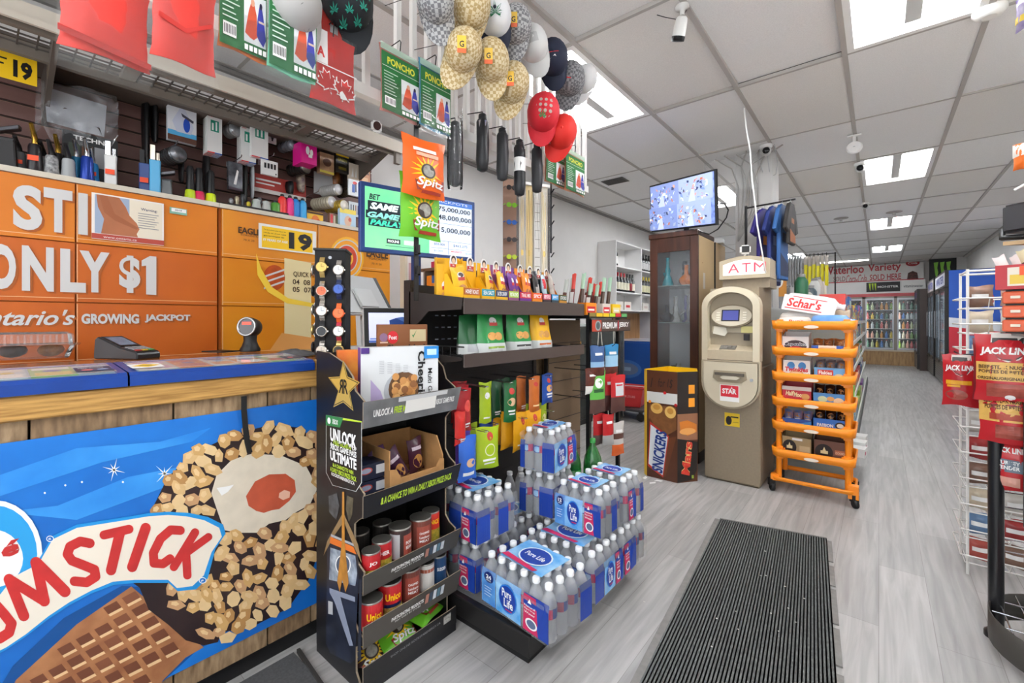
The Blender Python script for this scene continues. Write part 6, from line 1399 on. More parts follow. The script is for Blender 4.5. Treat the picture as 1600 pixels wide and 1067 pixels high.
for i,(x,y,zt,w,h,m,bands,lb) in enumerate(((.2,-.16,1.14,.12,.2,mt('3a5a8a',.3),((.0,.35,MEAT),(.35,.5,mt('8fb6d8',.3))),'navy and pale blue jerky bag on the top peg of the jerky rack'),(.19,.05,1.14,.12,.22,mt('2f7fb0',.3),((.0,.35,MEAT),(.35,.65,mt('9fcbe6',.3))),'sky blue jerky bag on the top peg of the jerky rack'),(.18,-.2,1.0,.1,.16,mt('e3dfd8',.35),((.3,1.,MEAT),),'clear jerky bag with white lettering on the jerky rack'),
                                                  (.24,.04,.94,.13,.24,JR,((0,.4,mt('5a3a34',.35)),),'red jerky bag with white window label at the front of its peg'),(.19,.02,.95,.12,.24,JR,((0,.4,mt('4a2a26',.35)),),'red jerky bag behind the one with a white window label'),(.2,-.16,.98,.13,.26,mt('5fae4a',.35),((0,.35,mt('5a3f3a',.35)),),'light green jerky bag low beside the blue cashew bag'),
                                                  (.2,-.02,.69,.1,.2,JR,((0,.35,mt('b0b0ae',.3)),),'small red jerky pack on the lowest peg, front'),(.15,-.05,.69,.1,.2,JR,((0,.35,mt('5a4a46',.3)),),'small red jerky pack on the lowest peg, behind'),(.21,.1,.62,.11,.22,mt('c9c5c0',.3),((0,.3,mt('d9622a',.4)),(.5,.7,mt('5a3a30',.4))),'white and orange jerky pack hanging lowest by the water'))):
    art = [('r',.25,.45,.8,.8,mt('d5d8da',.3)),('r',.3,.72,.7,.76,RED)] if i == 3 else [('e',.5,.72,.24,.12,WHITE),('r',.2,.5,.8,.58,mt('2f5a34',.4))] if i == 5 else [('r',.25,.7,.75,.78,WHITE)]
    bag('jerky_bag',lb,'snack bag','jerky bags on the jerky rack',(JX+x,JY+y,zt-h),radians(70),w,h,.03,m,art,seed=120+i,bands=bands)
SMT = mt('6a3a30',.3,noise=.4,hex2='c9c5be',scale=20)
rj = random.Random(9)
for i in range(16):
    y =-.23+.03*i; ht = rj.uniform(.2,.28); tl = rj.uniform(.15,.4)
    x0 =-.02+.05*(i % 3)
    t2 = thing('meat_stick',('plastic wrapped meat stick with pale top standing in the jerky rack tray','meat stick in a red tipped wrapper standing in the jerky rack tray','meat stick in a mint tipped wrapper standing in the jerky rack tray')[i % 3],'meat stick',(JX+x0,JY+y,1.332),rj.uniform(-.5,.5),'wrapped meat sticks in the rack tray')
    t2.rotation_euler = (-tl*.8,tl*.2,0)
    b = MB(); pouch(b,.03,ht,.016,lambda u,v: [mt('5f322a',.3),mt('7d2f2a',.3),mt('4f3a30',.3)][i % 3] if v < .62 else [mt('cfd6d0',.25),mt('d94a40',.3),mt('a9cdb4',.25)][i % 3],nx=4,nz=8,seed=i); b.build('wrapper',t2)
    if i % 4 == 1: b = MB(); b.box(-.014,.014,-.0105,-.0095,ht*.15,ht*.55,WHITE); b.build('label',t2)
for i,(y,w,m,bm,lb) in enumerate(((-.2,.12,ORG,RED,'orange jerky box front right under the tray sticks'),(.0,.1,mt('d9cfc4',.4),RED,'white box of snack sticks on the rack tray'),(.14,.11,YEL,mt('e8d9a0',.4),'yellow stick box at the far end of the rack tray'))):
    carton('stick_box',lb.replace(' front right under the tray sticks',' at the camera end of the rack tray'),'snack box',(JX+.15,JY+y,1.332),radians(88),w,.06,.075,m,[('r',.1,.2,.9,.7,bm),('r',.2,.35,.8,.5,WHITE)],group='stick boxes on the rack tray')

# ---- clear jewellery tower with necklaces and paper tags, on the counter's far end
t = thing('jewellery_tower','white and clear jewellery tower hung with gold chains on the counter','display',(-1.98,2.6,HT),radians(62))
b = MB(); b.lathe([(.13,0),(.13,.015),(.03,.02)],WHITE,20); b.box(-.02,.02,-.02,.02,.015,1.15,WHITE); b.build('base',t)
for k,(x,w_) in enumerate(((-.115,.05),(-.055,.05),(.005,.05),(.065,.055))):
    b = MB(); b.box(x,x+w_,-.05+.01*(k % 2),-.044+.01*(k % 2),.05,1.14,[mt('b9b6b0',.4),mt('d8c08a',.35),mt('dcdad6',.4),mt('d9d3c4',.4)][k]); T = FY(x,-.05+.01*(k % 2),.05)
    L = [('r',.1,.1+.06*j,.9,.105+.06*j,mt('9a968e',.5)) for j in range(14)] if k == 2 else [('r',.3,.05,.36,.95,GLD),('r',.6,.1,.66,.9,GLD),('e',.5,.55,.2,.02,GLD)]
    b.decals(T,w_,1.09,L)
    if k == 2: b.decals(T,w_,1.09,[('e',.35+.4*c,.05+.035*r_,.1,.014,DARK) for c in range(2) for r_ in range(6)],n0=.004)
    b.build('card_panel',t)
b = MB(); b.box(-.13,.135,-.06,.0,1.14,1.16,WHITE); b.build('top',t)
b = MB(); b.box(-.125,-.121,-.06,0.06,.04,1.14,film('eef2f4',.3,.06)); b.box(.125,.129,-.06,0.06,.04,1.14,film('eef2f4',.3,.06)); b.build('clear_side',t)
for k in range(9):
    b = MB(); x =-.1+.027*k; b.tube([(x,-.06,1.1),(x-.008,-.066,.95-.05*(k % 4)),(x,-.068,.75-.09*(k % 4)),(x+.008,-.066,.95-.05*(k % 4)),(x+.006,-.06,1.1)],.0012,[GLD,SIL,DARK][k % 3],4); b.build('necklace',t)
# sunglasses column
t = thing('sunglasses_stand','narrow column of coloured sunglasses beside the jewellery tower','display',(-1.97,2.36,HT),radians(62))
b = MB(); b.lathe([(.09,0),(.09,.012),(.02,.015)],DARK,16); b.box(-.05,.05,.02,.026,.012,1.15,mt('8a6a58',.5)); b.build('column',t)
for k,(c,nm) in enumerate((('16161a','black'),('7fbf3a','lime'),('2f5fae','blue'),('2a2428','dark brown'),('b9d02f','yellow green'),('30343a','charcoal'))):
    z = 1.08-k*.12 ; m = mt(c,.15,coat=.4)
    t2 = thing('sunglasses',nm+' rimmed sunglasses on the narrow column by the jewellery tower','sunglasses',t.matrix_basis @ V((0,.0,z)),radians(62),'sunglasses on the narrow column')
    b = MB()
    for s_ in (-1,1): b.prism(ell(s_*.02,0,.018,.017,14),0,.005,m,T=FY(0,-.012,0))
    b.box(-.006,.006,-.017,-.012,.002,.008,m); b.build('lenses',t2)
    for s_ in (-1,1): b = MB(); b.box(s_*.047-.0015,s_*.047+.0015,-.014,.03,.002,.008,m); b.build('temple',t2)
# goods shelf behind the big screen's end
t = thing('wall_shelf','small brown shelf with bright packs behind the lottery screen','shelf',(-2.2,2.1,0))
q = onX(765,352,-2.3)
b = MB(); b.box(-.3,-.05,-.12,.28,1.64,1.66,mt('7a5a44',.5)); b.build('board',t); b = MB(); b.box(-.25,-.235,-.12,.28,1.138,1.66,mt('8a7a6c',.5)); b.box(-.25,-.05,.26,.28,1.138,1.64,mt('8a7a6c',.5)); b.build('back',t)
b = MB(); b.box(-.235,-.05,-.12,.26,1.46,1.475,mt('c9b08a',.5)); b.box(-.235,-.05,-.12,.26,1.3,1.315,mt('c9b08a',.5)); b.build('lower_board',t)
carton('toy_box','pink and red box lying on the brown shelf behind the screen','box',(-2.38,2.13,1.661),radians(80),.2,.08,.05,mt('d8325a',.4),[('r',0,0,.45,1,RED)])
for i,(y,m,m2,lb) in enumerate(((2.17,ORG,mt('2f5fae',.4),'orange medicine box under the brown shelf'),(2.28,mt('1f5fb8',.4),mt('e0d02a',.4),'blue and yellow medicine box under the brown shelf'),(2.40,ORG,BLUE,'orange and blue medicine box at the brown shelf end'))):
    carton('medicine_box',lb,'box',(-2.38,y-.15,1.476),radians(84),.085,.06,.13,m,[('r',0,.6,1,1,m2),('r',.1,.3,.9,.4,WHITE)],group='medicine boxes under the brown shelf')
for i in range(5):
    carton('small_carton',('red and white','grey','white and blue','rosy','pale green')[i]+' small carton low on the brown shelf unit','box',(-2.38,2.02+.065*i,1.316),radians(84),.055,.05,.08+.012*(i % 2),[mt('c9c0bc',.4),LGREY,mt('e3e6ea',.4),mt('c98a8a',.4),mt('b9cdb4',.4)][i],[('r',.1,.5,.9,.8,[RED,WHITE,BLUE,WHITE,GRN][i])])
# beige vertical post and white strip beyond the tills
b = MB(); b.box(-.03,.03,-.05,.05,0,1.9,mt('d6cdb8',.5)); b.decals(FX(.03,-.05,0),.1,1.9,[('r',.2,.75,.8,.95,mt('e9e2e0',.4)),('r',.3,.78,.7,.9,mt('c9a0a0',.4))]); tag(b.build('shelf_upright',loc=(-2.62,1.98,0)),'beige upright post beyond the till monitor','post')
# black clip strip with meat stick hanging in front of the jewellery tower
q = onX(862,300,-1.58); t = thing('clip_strip','empty black toothed clip strip hanging before the jewellery tower','clip strip',(-1.585,q.y,2.215))
b = MB(); L_c = 2.215-onX(858,395,-1.585).z; b.box(-.002,.002,-.008,.008,-L_c,0,BLACK); b.build('strip',t)
for k in range(7): b = MB(); b.tube([(0,.0,-.12-k*.1),(.014,.014,-.09-k*.1)],.004,BLACK,4); b.build('clip',t)
# clear plastic bag and grey box behind the sticks
b = MB(); r = random.Random(5); n = 8
b.add([(r.uniform(-.025,.025),(i/n-.5)*.26*(1-.3*j/n),j/n*.42) for j in range(n+1) for i in range(n+1)],[(j*(n+1)+i,j*(n+1)+i+1,(j+1)*(n+1)+i+1,(j+1)*(n+1)+i) for j in range(n) for i in range(n)],mt('d9d8d4',.25,noise=.2,scale=8,alpha=.85),True)
tag(b.build('plastic_bag',loc=(-2.1,2.84,HT+.001),rz=-.2),'tall crumpled milky plastic bag behind the meat sticks','plastic bag')
# ---- tall clear showcase along the wall
t = thing('glass_showcase','tall clear glass showcase with thin shelves along the white wall','showcase',(-2.95,4.6,0))
GLS = film('e4f0ee',.12,.02)
b = MB(); b.box(-.38,.12,0,1.35,0,.06,BLACK); b.build('base',t)
b = MB(); b.box(.112,.116,.01,1.34,.06,1.22,GLS); b.box(-.37,.112,.01,.014,.06,1.22,GLS); b.build('glass',t)
for z in (.4,.78): b = MB(); b.box(-.37,.11,.015,1.33,z,z+.008,mt('c9d9d6',.1,alpha=.5)); b.build('glass_shelf',t)
b = MB(); b.box(-.38,.12,0,1.35,1.22,1.25,mt('cfd6d4',.3)); b.build('top',t)
for y in (.0,1.335): b = MB(); b.box(.1,.12,y,y+.015,.06,1.22,STEEL); b.build('post',t)
for i,(x,y,z,m,lb) in enumerate(((-.1,.3,.788,LIME,'lime green soft pack inside the glass showcase'),(-.1,.62,.788,mt('3a4a7a',.4),'navy box inside the glass showcase'),(-.1,.4,.408,mt('8a7a6a',.4),'brown box on the lower showcase shelf'),(-.1,.9,.06,WHITE,'white folded cloth at the showcase bottom'))):
    carton('showcase_box',lb,'box',(-2.95+x,4.6+y,z),radians(80),.22,.14,.1,m,[('r',.1,.3,.9,.6,WHITE)])
# white folding wire stand before it
t = thing('wire_stand','thin white folding wire stand before the glass showcase','stand',(-2.68,5.15,0))
b = MB()
for y0,y1 in ((-.28,-.42),(-.24,.0),(.2,.16),(.22,.42)): b.cyl((0,y0*.8,1.24),(.02,y1,0.005),.006,OFFW,6)
b.cyl((0,-.25,1.24),(0,.2,1.24),.006,OFFW,6); b.cyl((.01,-.34,.62),(.01,.32,.62),.004,OFFW,6); b.build('wire_frame',t)
# ---- blue drinks chest with round logo, red basket on a dolly, tall energy drink cooler
CB = mt('1f4f9f',.3)
t = thing('drinks_chest','rounded blue drinks chest cooler with an oval badge','cooler',(-2.75,6.7,0))
b = MB(); pr = [(.34,.05),(.36,.15),(.36,.85),(.32,.94),(.2,.98),(-.5,.98),(-.5,.05)]
b.loft([[(x*1.,y,z) for x,z in pr] for y in (-.45,.5)],CB,smooth=False); b.build('chest_body',t,bev=.02,seg=2)
b = MB(); b.box(-.48,.22,-.43,.48,.982,.99,mt('c6c8d4',.15,noise=.15,scale=4)); b.build('lid',t)
b = MB(); b.decals(FY(-.5,-.4515,.05),.85,.93,[('e',.35,.55,.3,.15,mt('3f6fb8',.3)),('e',.35,.55,.24,.1,mt('6a7a9a',.3)),('r',.25,.52,.45,.58,mt('9ab0c8',.3))]); b.build('badge',t)
b = MB(); b.box(-.48,.3,-.43,.48,0,.05,BLACK); b.build('base',t)
t = thing('energy_drink_cooler','grey cooler with red vertical lettering behind the blue chest','cooler',(-2.95,8.0,0))
b = MB(); b.box(-.4,.38,-.35,.35,0,1.43,mt('b9babf',.35)); T = FX(.38,-.35,0)
vs,fs = text_geo('RedBull',.03,0,2); T2 = FY(-.4,-.3515,0); b.add([(.42+.22*e,1.38-a*.85,0) for a,e in vs],fs,mt('c8283a',.4),T=T2); b.build('cooler_body',t)
b = MB(); b.box(.38,.385,-.33,.33,.1,1.4,mt('3a4a6a',.1)); b.build('door',t)
t = thing('platform_dolly','flat black dolly under the red shopping basket','dolly',(-2.58,5.52,0))
b = MB(); b.box(-.25,.3,-.2,.35,.13,.16,mt('3a3a3c',.5)); b.build('deck',t,bev=.01)
for x,y in ((-.2,-.15),(.25,-.15),(-.2,.3),(.25,.3)): b = MB(T=frame((x,y,.0),(1,0,0),(0,0,1))); b.lathe([(.05,-.015),(.055,0),(.05,.015)],BLACK,14,T=MX.Translation((0,.058,0))); b.box(-.02,.02,.06,.13,-.02,.02,DARK); b.build('caster',t)
t = thing('shopping_basket','red plastic shopping basket standing on the black dolly','basket',(-2.57,5.57,.161),radians(12))
b = MB(); BRD = mt('d03436',.4)
def rect(w,d,z): return [(-w,-d,z),(w,-d,z),(w,d,z),(-w,d,z)]
b.loft([rect(.16,.12,0),rect(.2,.15,.24),rect(.22,.17,.245),rect(.22,.17,.26),rect(.195,.145,.26),rect(.155,.115,.006),],BRD,smooth=False); b.build('basket_body',t)
b = MB(); b.tube([(-.2,0,.25),(-.19,-.09,.27),(.19,-.09,.27),(.2,0,.25)],.007,mt('e3dcdc',.4),6); b.build('handle',t)
b = MB(); b.text('YOUR STORE',-.1,.12,.1,.15,mt('e9a0a0',.4),FY(0,-.14,0),.02); b.build('lettering',t)
# ---- white cubby shelf of wine on the wall
t = thing('wine_shelf','white wall cubby shelf holding rows of wine bottles','shelf',(XL,6.13,0))
CW = mt('e4e3e2',.5); zs = [1.44,1.72,2.11,2.49]
b = MB(); b.box(.002,.008,0,2.8,1.44,2.51,CW); b.build('back_panel',t)
for y in (0,.93,1.86,2.78): b = MB(); b.box(.008,.31,y,y+.02,1.44,2.51,CW); b.build('upright',t)
for z in zs: b = MB(); b.box(.008,.31,.02,2.78,z,z+.02,CW); b.build('board',t)
WG = mt('14181a',.12,coat=.4)
def wine(x,y,z,cap_,lab,lb,h=.3):
    t2 = thing('wine_bottle',lb,'wine bottle',(XL+x,6.13+y,z+.021),0,'wine bottles in the white cubby shelf')
    b = MB(); b.lathe([(.036,0),(.038,.01),(.038,h*.62),(.03,h*.7),(.014,h*.78),(.013,h*.97),(.014,h)],WG,12); b.build('glass',t2)
    b = MB(); b.lathe([(.0145,h*.8),(.0145,h*1.003),(.002,h*1.005)],cap_,10,caps=False); b.build('capsule',t2)
    b = MB(); b.lathe([(.0385,h*.12),(.0385,h*.5)],lab,12,caps=False); b.build('label',t2)
CRL = mt('e3dfc8',.5)
wine(.24,.12,2.11,BLACK,WHITE,'lone dark wine bottle on the top cubby board')
for i in range(4): wine(.24,.09+.11*i,1.72,mt('a8242c',.35),CRL,['first','second','third','fourth'][i]+' red capped wine bottle from the white side panel')
for i in range(3): wine(.24,.53+.1*i,1.72,BLACK,[CRL,mt('8a1f2c',.4),mt('e0d8c4',.5)][i],['black capped wine bottle beside the red capped ones','black capped wine bottle with a crimson label','black capped wine bottle nearest the cubby divider'][i])
for i in range(6): wine(.24,1.04+.12*i,2.11,mt('2a2a2c',.3),mt('cfcfcf',.5),'dark wine bottle with a white label in the second cubby column, top board')
for i in range(6): wine(.24,1.04+.12*i,1.72,mt('c8b03a',.35),mt('d8d4b0',.5),'gold capped wine bottle in the second cubby column')
for i,(y,lb) in enumerate(((.2,'white carton in the lowest cubby, beside the side panel'),(.5,'white carton with red figures in the lowest cubby'),(1.2,'pale carton in the lowest cubby of the second column'))):
    carton('wine_carton',lb,'carton',(XL+.17,6.13+y,1.461),radians(90),.24,.2,.13,mt('dcd8d0',.5),[('r',.2,.3,.8,.6,[mt('c9b8a0',.5),RED,mt('c9b8b0',.5)][i])],group='cartons in the lowest cubbies')
# warm wooden wall boarding under the wine shelf
b = MB(); b.box(XL,XL+.02,6.6,8.6,.0,1.42,mt('b58a5a',.45,noise=.3,hex2='8a6238',scale=3,vec=(1,6,.6))); struct('trim_3',b)
# light sockets: air vent in the ceiling
t = thing('air_vent','small dark slotted air vent in the ceiling tiles beside the wall screen','vent',(onZ(961,283,CEIL).x,onZ(961,283,CEIL).y,CEIL-.001))
b = MB(); b.box(-.14,.14,-.1,.1,-.004,0,mt('5a5653',.5)); b.build('frame',t)
b = MB()
for k in range(7): b.box(-.12,.12,-.085+k*.025,-.075+k*.025,-.006,-.004,mt('2c2a29',.6))
b.build('louvres',t)
# glass curio cabinet, wall screen, cash machine, chocolate bin
WD = mt('4a2a1e',.3,noise=.35,hex2='2f1a13',scale=4,vec=(6,6,.8)); TANP = mt('cdb083',.5,noise=.08,scale=3)
CX0,CX1,CY0,CY1,CT =-1.70,-1.25,4.15,4.64,2.12
t = thing('curio_cabinet','tall dark wood curio cabinet with glass front and tan side, full of glass pipes','cabinet',(CX0,CY0,0))
W_ = CX1-CX0; D_ = CY1-CY0
for x in (0,W_-.075):
    b = MB(); b.box(x,x+.075,-.02,0,.1,CT-.05,WD); b.build('door_stile',t,bev=.004)
b = MB(); b.box(.075,W_-.075,-.02,0,CT-.18,CT-.05,WD); b.build('door_rail',t)
b = MB(); b.box(.075,W_-.075,-.02,0,.1,.22,WD); b.build('door_rail',t)
b = MB(); b.box(-.01,W_+.0,-.03,D_,CT-.05,CT,WD); b.build('cornice',t,bev=.006)
b = MB(); b.box(0,W_,0,D_,0,.1,WD); b.build('plinth',t)
b = MB(); b.box(W_-.012,W_,0,D_-.01,.1,CT-.05,TANP); b.decals(FX(W_,0,0),D_,CT,[('r',.25,.75,.38,.82,mt('d9d3cc',.5)),('r',.18,.86,.24,.865,mt('b08a60',.5))]); b.build('side_panel',t)
b = MB(); b.box(0,.012,0,D_-.01,.1,CT-.05,WD); b.build('side_panel',t)
b = MB(); b.box(.012,W_-.012,D_-.02,D_-.012,.1,CT-.05,mt('d9dfe6',.15,.15)); b.build('mirror_back',t)
b = MB(); b.box(.075,W_-.075,-.012,-.008,.22,CT-.18,film('e8eef2',.08,.02)); b.build('door_glass',t)
SHG = mt('b9d4d0',.08,alpha=.5)
for z in (.62,1.27,1.62): b = MB(); b.box(.014,W_-.014,.02,D_-.03,z,z+.008,SHG); b.build('glass_shelf',t)
# its neighbour: the plain backed unit behind
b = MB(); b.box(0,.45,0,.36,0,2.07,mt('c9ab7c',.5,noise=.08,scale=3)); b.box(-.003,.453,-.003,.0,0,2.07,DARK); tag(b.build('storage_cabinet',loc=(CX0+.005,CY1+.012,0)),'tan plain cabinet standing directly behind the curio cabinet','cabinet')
# glass pipes inside
def pipe(x,y,z,h,m,lb,kind=0):
    t2 = thing('glass_pipe',lb,'glass pipe',(CX0+x,CY0+y,z),RN.uniform(0,3),'glass pipes in the curio cabinet')
    b = MB()
    if kind == 0: b.lathe([(.05,0),(.055,.012),(.035,h*.3),(.02,h*.42),(.026,h*.55),(.016,h*.7),(.018,h),(.022,h+.006)],m,14)
    elif kind == 1: b.lathe([(.04,0),(.065,h*.15),(.07,h*.3),(.045,h*.45),(.02,h*.55),(.018,h*.95),(.025,h)],m,14)
    else: b.lathe([(.04,0),(.042,.01),(.022,.03),(.03,h*.4),(.02,h*.6),(.028,h*.75),(.02,h)],m,14)
    b.build('chamber',t2)
    b = MB(); b.tube([(.03,0,h*.25),(.075,0,h*.42),(.085,0,h*.5)],.008,m,6,r2=.014); b.build('bowl_stem',t2)
TQ = mt('2fa8b8',.1,alpha=.85,coat=.5); AMB = mt('e07a2a',.12,alpha=.8,coat=.5); CLG = film('e4ecec',.6,.03); SMK = mt('4a5560',.12,alpha=.7,coat=.5); OLV = mt('7a8a4a',.12,alpha=.75,coat=.5)
pipe(.12,.13,1.629,.27,TQ,'turquoise glass pipe on the top shelf of the curio cabinet',0); pipe(.26,.2,1.629,.24,SMK,'smoky glass pipe behind the amber ones',2); pipe(.3,.12,1.629,.19,AMB,'wide amber glass pipe in the middle of the top shelf',1); pipe(.37,.2,1.629,.28,AMB,'tall amber glass pipe beside the cabinet stile',2)
pipe(.36,.09,1.629,.15,AMB,'short amber glass pipe in front on the top shelf',1)
pipe(.11,.14,1.279,.17,SMK,'dark green glass pipe on the middle shelf',1); pipe(.2,.12,1.279,.24,CLG,'clear glass pipe with white figure on the middle shelf',0); pipe(.27,.22,1.279,.26,mt('8a8ab8',.12,alpha=.7),'lilac glass pipe at the back of the middle shelf',2); pipe(.33,.12,1.279,.27,CLG,'square necked clear glass pipe on the middle shelf',2); pipe(.38,.18,1.279,.16,mt('b0683a',.12,alpha=.8),'brown glass pipe beside the clear square necked one',1)
for i in range(5): pipe(.1+.065*i,.1+.06*(i % 2),.628,.2+.03*(i % 3),[CLG,SMK,CLG,OLV,mt('a8a060',.12,alpha=.8)][i],['clear glass pipe first on the low shelf','smoky glass pipe second on the low shelf','clear glass pipe in the middle of the low shelf','olive glass pipe on the low shelf','yellow green glass pipe last on the low shelf'][i],i % 3)
# ---- security screen leaning off the cabinet top
Rt = atZ(1118,262,3.66); Rb = atZ(1119,353,3.74); Lt = atZ(1014,292,4.44); Lb = atZ(1018,362,4.5)
ctr = (Rt+Rb+Lt+Lb)/4; ux = ((Rt-Lt)+(Rb-Lb)).normalized(); uy = ((Rt-Rb)+(Lt-Lb)).normalized()
Wt = ((Rt-Lt).length+(Rb-Lb).length)/2; Hh = ((Rt-Rb).length+(Lt-Lb).length)/2
t = thing('security_tv','flat TV tilted down from the cabinet top, showing camera views of the shop','tv',mat4=frame(ctr,ux,uy))
b = MB(); b.box(-Wt/2,Wt/2,-Hh/2,Hh/2,-.03,0,BLACK); b.box(-Wt/4,Wt/4,-Hh/3,Hh/5,-.06,-.03,BLACK); b.build('tv_body',t,bev=.004)
b = MB(); w2,h2 = Wt/2-.014,Hh/2-.016; r = random.Random(12)
e8 = lambda h_,n=.5: mt(h_,.3,emit=.8,noise=n,hex2='8fa4d8',scale=24)
b.box(-w2,w2,-h2,h2,0,.001,e8('5f6f9c'))
cols_ = ['c9d4f0','3f4a78','9fb2e0','b98a78','7f8fbf','dfe6f6','2f3a5c','6f86c8','a8664e','8f9ab0']
L = []
for vx,vy in ((0,.5),(.5,.5),(0,0),(.5,0)):
    L.append(('r',vx+.003,vy+.004,vx+.497,vy+.496,mt(['6f7fae','8a98c4','7786b4','93a0cc'][int(vx*2+vy*4) % 4],.3,emit=.8)))
    for k in range(60):
        x = vx+r.uniform(.01,.42); y = vy+r.uniform(.02,.4); ww = r.uniform(.008,.04); hh = r.uniform(.02,.07); sk = r.uniform(-.02,.02)
        L.append(('p',[(x,y),(x+ww,y+sk),(x+ww+sk,min(vy+.49,y+hh+sk)),(x+sk,min(vy+.49,y+hh))],mt(r.choice(cols_),.3,emit=.8)))
    L.append(('p',[(vx+.16,vy+.004),(vx+.27,vy+.004),(vx+.25,vy+.25),(vx+.215,vy+.25)],mt('a9b2d0',.3,emit=.8)))
b.decals(FZ(-w2,-h2,.001),2*w2,2*h2,L,n0=.0003); b.build('display',t)
P0 = t.matrix_basis @ V((0,-.05,-.05))
b = MB(); b.T = t.matrix_basis.inverted(); b.box(P0.x-.08,P0.x+.08,P0.y-.02,P0.y+.14,CT,CT+.012,BLACK); b.cyl((P0.x,P0.y+.06,CT+.01),(P0.x,P0.y+.02,P0.z+.02),.025,BLACK,8); b.build('stand',t)
# router box and cables on the cabinets
carton('router_box','white network box lying on the tan cabinet behind the TV','network box',(CX1-.1,CY1+.14,2.071),radians(8),.3,.18,.045,mt('d9dadb',.4),[('r',.3,.2,.6,.6,DARK)])
b = MB(); q = [V((CX1-.12,CY0+.05,CT+.02)),V((CX1-.02,CY0-.02,CT+.04)),atZ(1160,345,3.9),atZ(1175,300,3.9),atZ(1160,268,3.85),atZ(1124,258+40,3.72)]
q = [V((CX1-.06,CY0+.02,CT+.008))]+[atZ(x,y,d) for x,y,d in ((1108,366,4.0),(1122,358,4.0),(1135,340,3.95),(1138,328,3.92),(1132,318,3.88),(1119,318,3.74))]
b.tube(q,.006,BLACK,6); tag(b.build('tv_cable'),'black cable looping from the TV edge down to the cabinet top','cable')
# grey cables bundled up the column
WC = mt('a9a5a0',.5)
for k in range(7):
    b = MB(); x =-1.1+.03*k; b.tube([(x-.03*k,4.93,2.1),(x,4.935,2.4),(x+.02*sin(k),4.93,2.65),(x+.06*(k % 3-1),4.92,2.85),(x+.12*(k-3)*.6,4.9-.05*(k % 2),CEIL-.004)],.007,WC,5); tag(b.build('ceiling_cable'),'grey cable running down the column from the ceiling behind the TV','cable','grey cables on the column')
b = MB(); n = 8; b.add([(-1.42+.5*i/n,4.9-.01*(j % 2),2.62+.34*j/n-.12*(i/n-.5) ** 2*(n-j)/n) for j in range(n+1) for i in range(n+1)],[(j*(n+1)+i,j*(n+1)+i+1,(j+1)*(n+1)+i+1,(j+1)*(n+1)+i) for j in range(n) for i in range(n)],film('efefec',.5,.25),True)
tag(b.build('plastic_sheet'),'clear plastic sheet taped from the ceiling to the column','plastic sheet')
# white cable hanging from the ceiling past the jerseys
b = MB(); b.tube([atZ(x,y,d) for x,y,d in ((1163,172,3.5),(1166,200,3.5),(1172,235,3.5),(1175,280,3.5),(1180,320,3.5),(1183,350,3.5),(1190,390,3.5),(1196,425,3.5))]+[V((-.73,4.43,1.62))],.006,WHITE,6)
q = atZ(1163,172,3.5); b.tube([(q.x,q.y,CEIL),q],.006,WHITE,6); tag(b.build('white_cable'),'long white cable hanging from the ceiling down behind the cash machine','cable')

# ---- cash machine
AX0,AX1,AY0,AY1 =-1.107,-.697,3.82,4.38
BEI = mt('b6a88f',.38,noise=.05,scale=30); BEL = mt('c9bea6',.38); AG = mt('8a7c68',.5,noise=.1,scale=60)
t = thing('cash_machine','beige cash machine with a lit red lettered topper and curved hood','cash machine',(AX0,AY0,0))
W_ = AX1-AX0; D_ = AY1-AY0
b = MB(); b.box(0,W_,0,D_,.015,.93,AG); b.box(.01,W_-.01,.01,D_-.01,0,.015,BLACK); b.build('lower_cabinet',t,bev=.006)
b = MB(); b.box(.03,W_-.02,.06,D_,.93,1.56,AG); b.build('upper_cabinet',t)
# rounded lower fascia bulging forward
def disk_profile(z0,z1,cx,rw,n=20): return None
b = MB(); T = FY(0,0,0)
pts = [(.0,.98)]+[(.205-.215*cos(pi*i/18),.79-.19*sin(pi*i/18)) for i in range(19)]+[(W_+.01,.98)]
pts = [(-.01,.98)]+[(W_/2-(W_/2+.01)*cos(pi*i/18),.80-.2*sin(pi*i/18)) for i in range(19)]+[(W_+.01,.98)]
b.prism(pts,0,.05,BEI,T=T); b.prism([(W_/2+(x-W_/2)*.93,.8+(z-.8)*.95) for x,z in pts],.05,.058,BEL,T=T); b.build('cash_fascia',t,bev=.006,seg=2)
b = MB(); b.prism([(.09,.9),(.08,.84),(.12,.81),(.29,.81),(.33,.84),(.32,.9)],.058,.062,mt('9a8d76',.4),T=T); b.prism([(.1,.885),(.31,.885),(.31,.865),(.1,.865)],.062,.08,mt('5a5248',.4),T=T); b.prism([(.14,.85),(.16,.835),(.26,.835),(.28,.85),(.26,.862),(.16,.862)],.062,.085,mt('cfc6b2',.4),T=T); b.prism(ell(.36,.84,.012,.012,14),.058,.066,STEEL,T=T); b.build('cash_slot',t)
b = MB(); b.prism([(.135,.66),(.275,.66),(.275,.79),(.135,.79)],.058,.0595,WHITE,T=T); b.decals(FY(.135,-.0597,.66),.14,.13,[('r',.04,.28,.96,.97,mt('cc2636',.4)),('t','STAR',.12,.46,.86,.78,WHITE,.04),('p',[(.58,.78),(.62,.92),(.66,.78)],WHITE)]); b.build('sticker',t)
b = MB(); b.prism([(.155,.455),(.265,.455),(.265,.56),(.155,.56)],0,.0012,mt('e0bd2a',.4),T=T); b.decals(FY(.155,-.0015,.455),.11,.105,[('e',.28,.42,.2,.34,DARK),('r',.4,.66,.92,.76,DARK),('r',.55,.3,.92,.36,mt('a08a2a',.4))]); b.build('sticker',t)
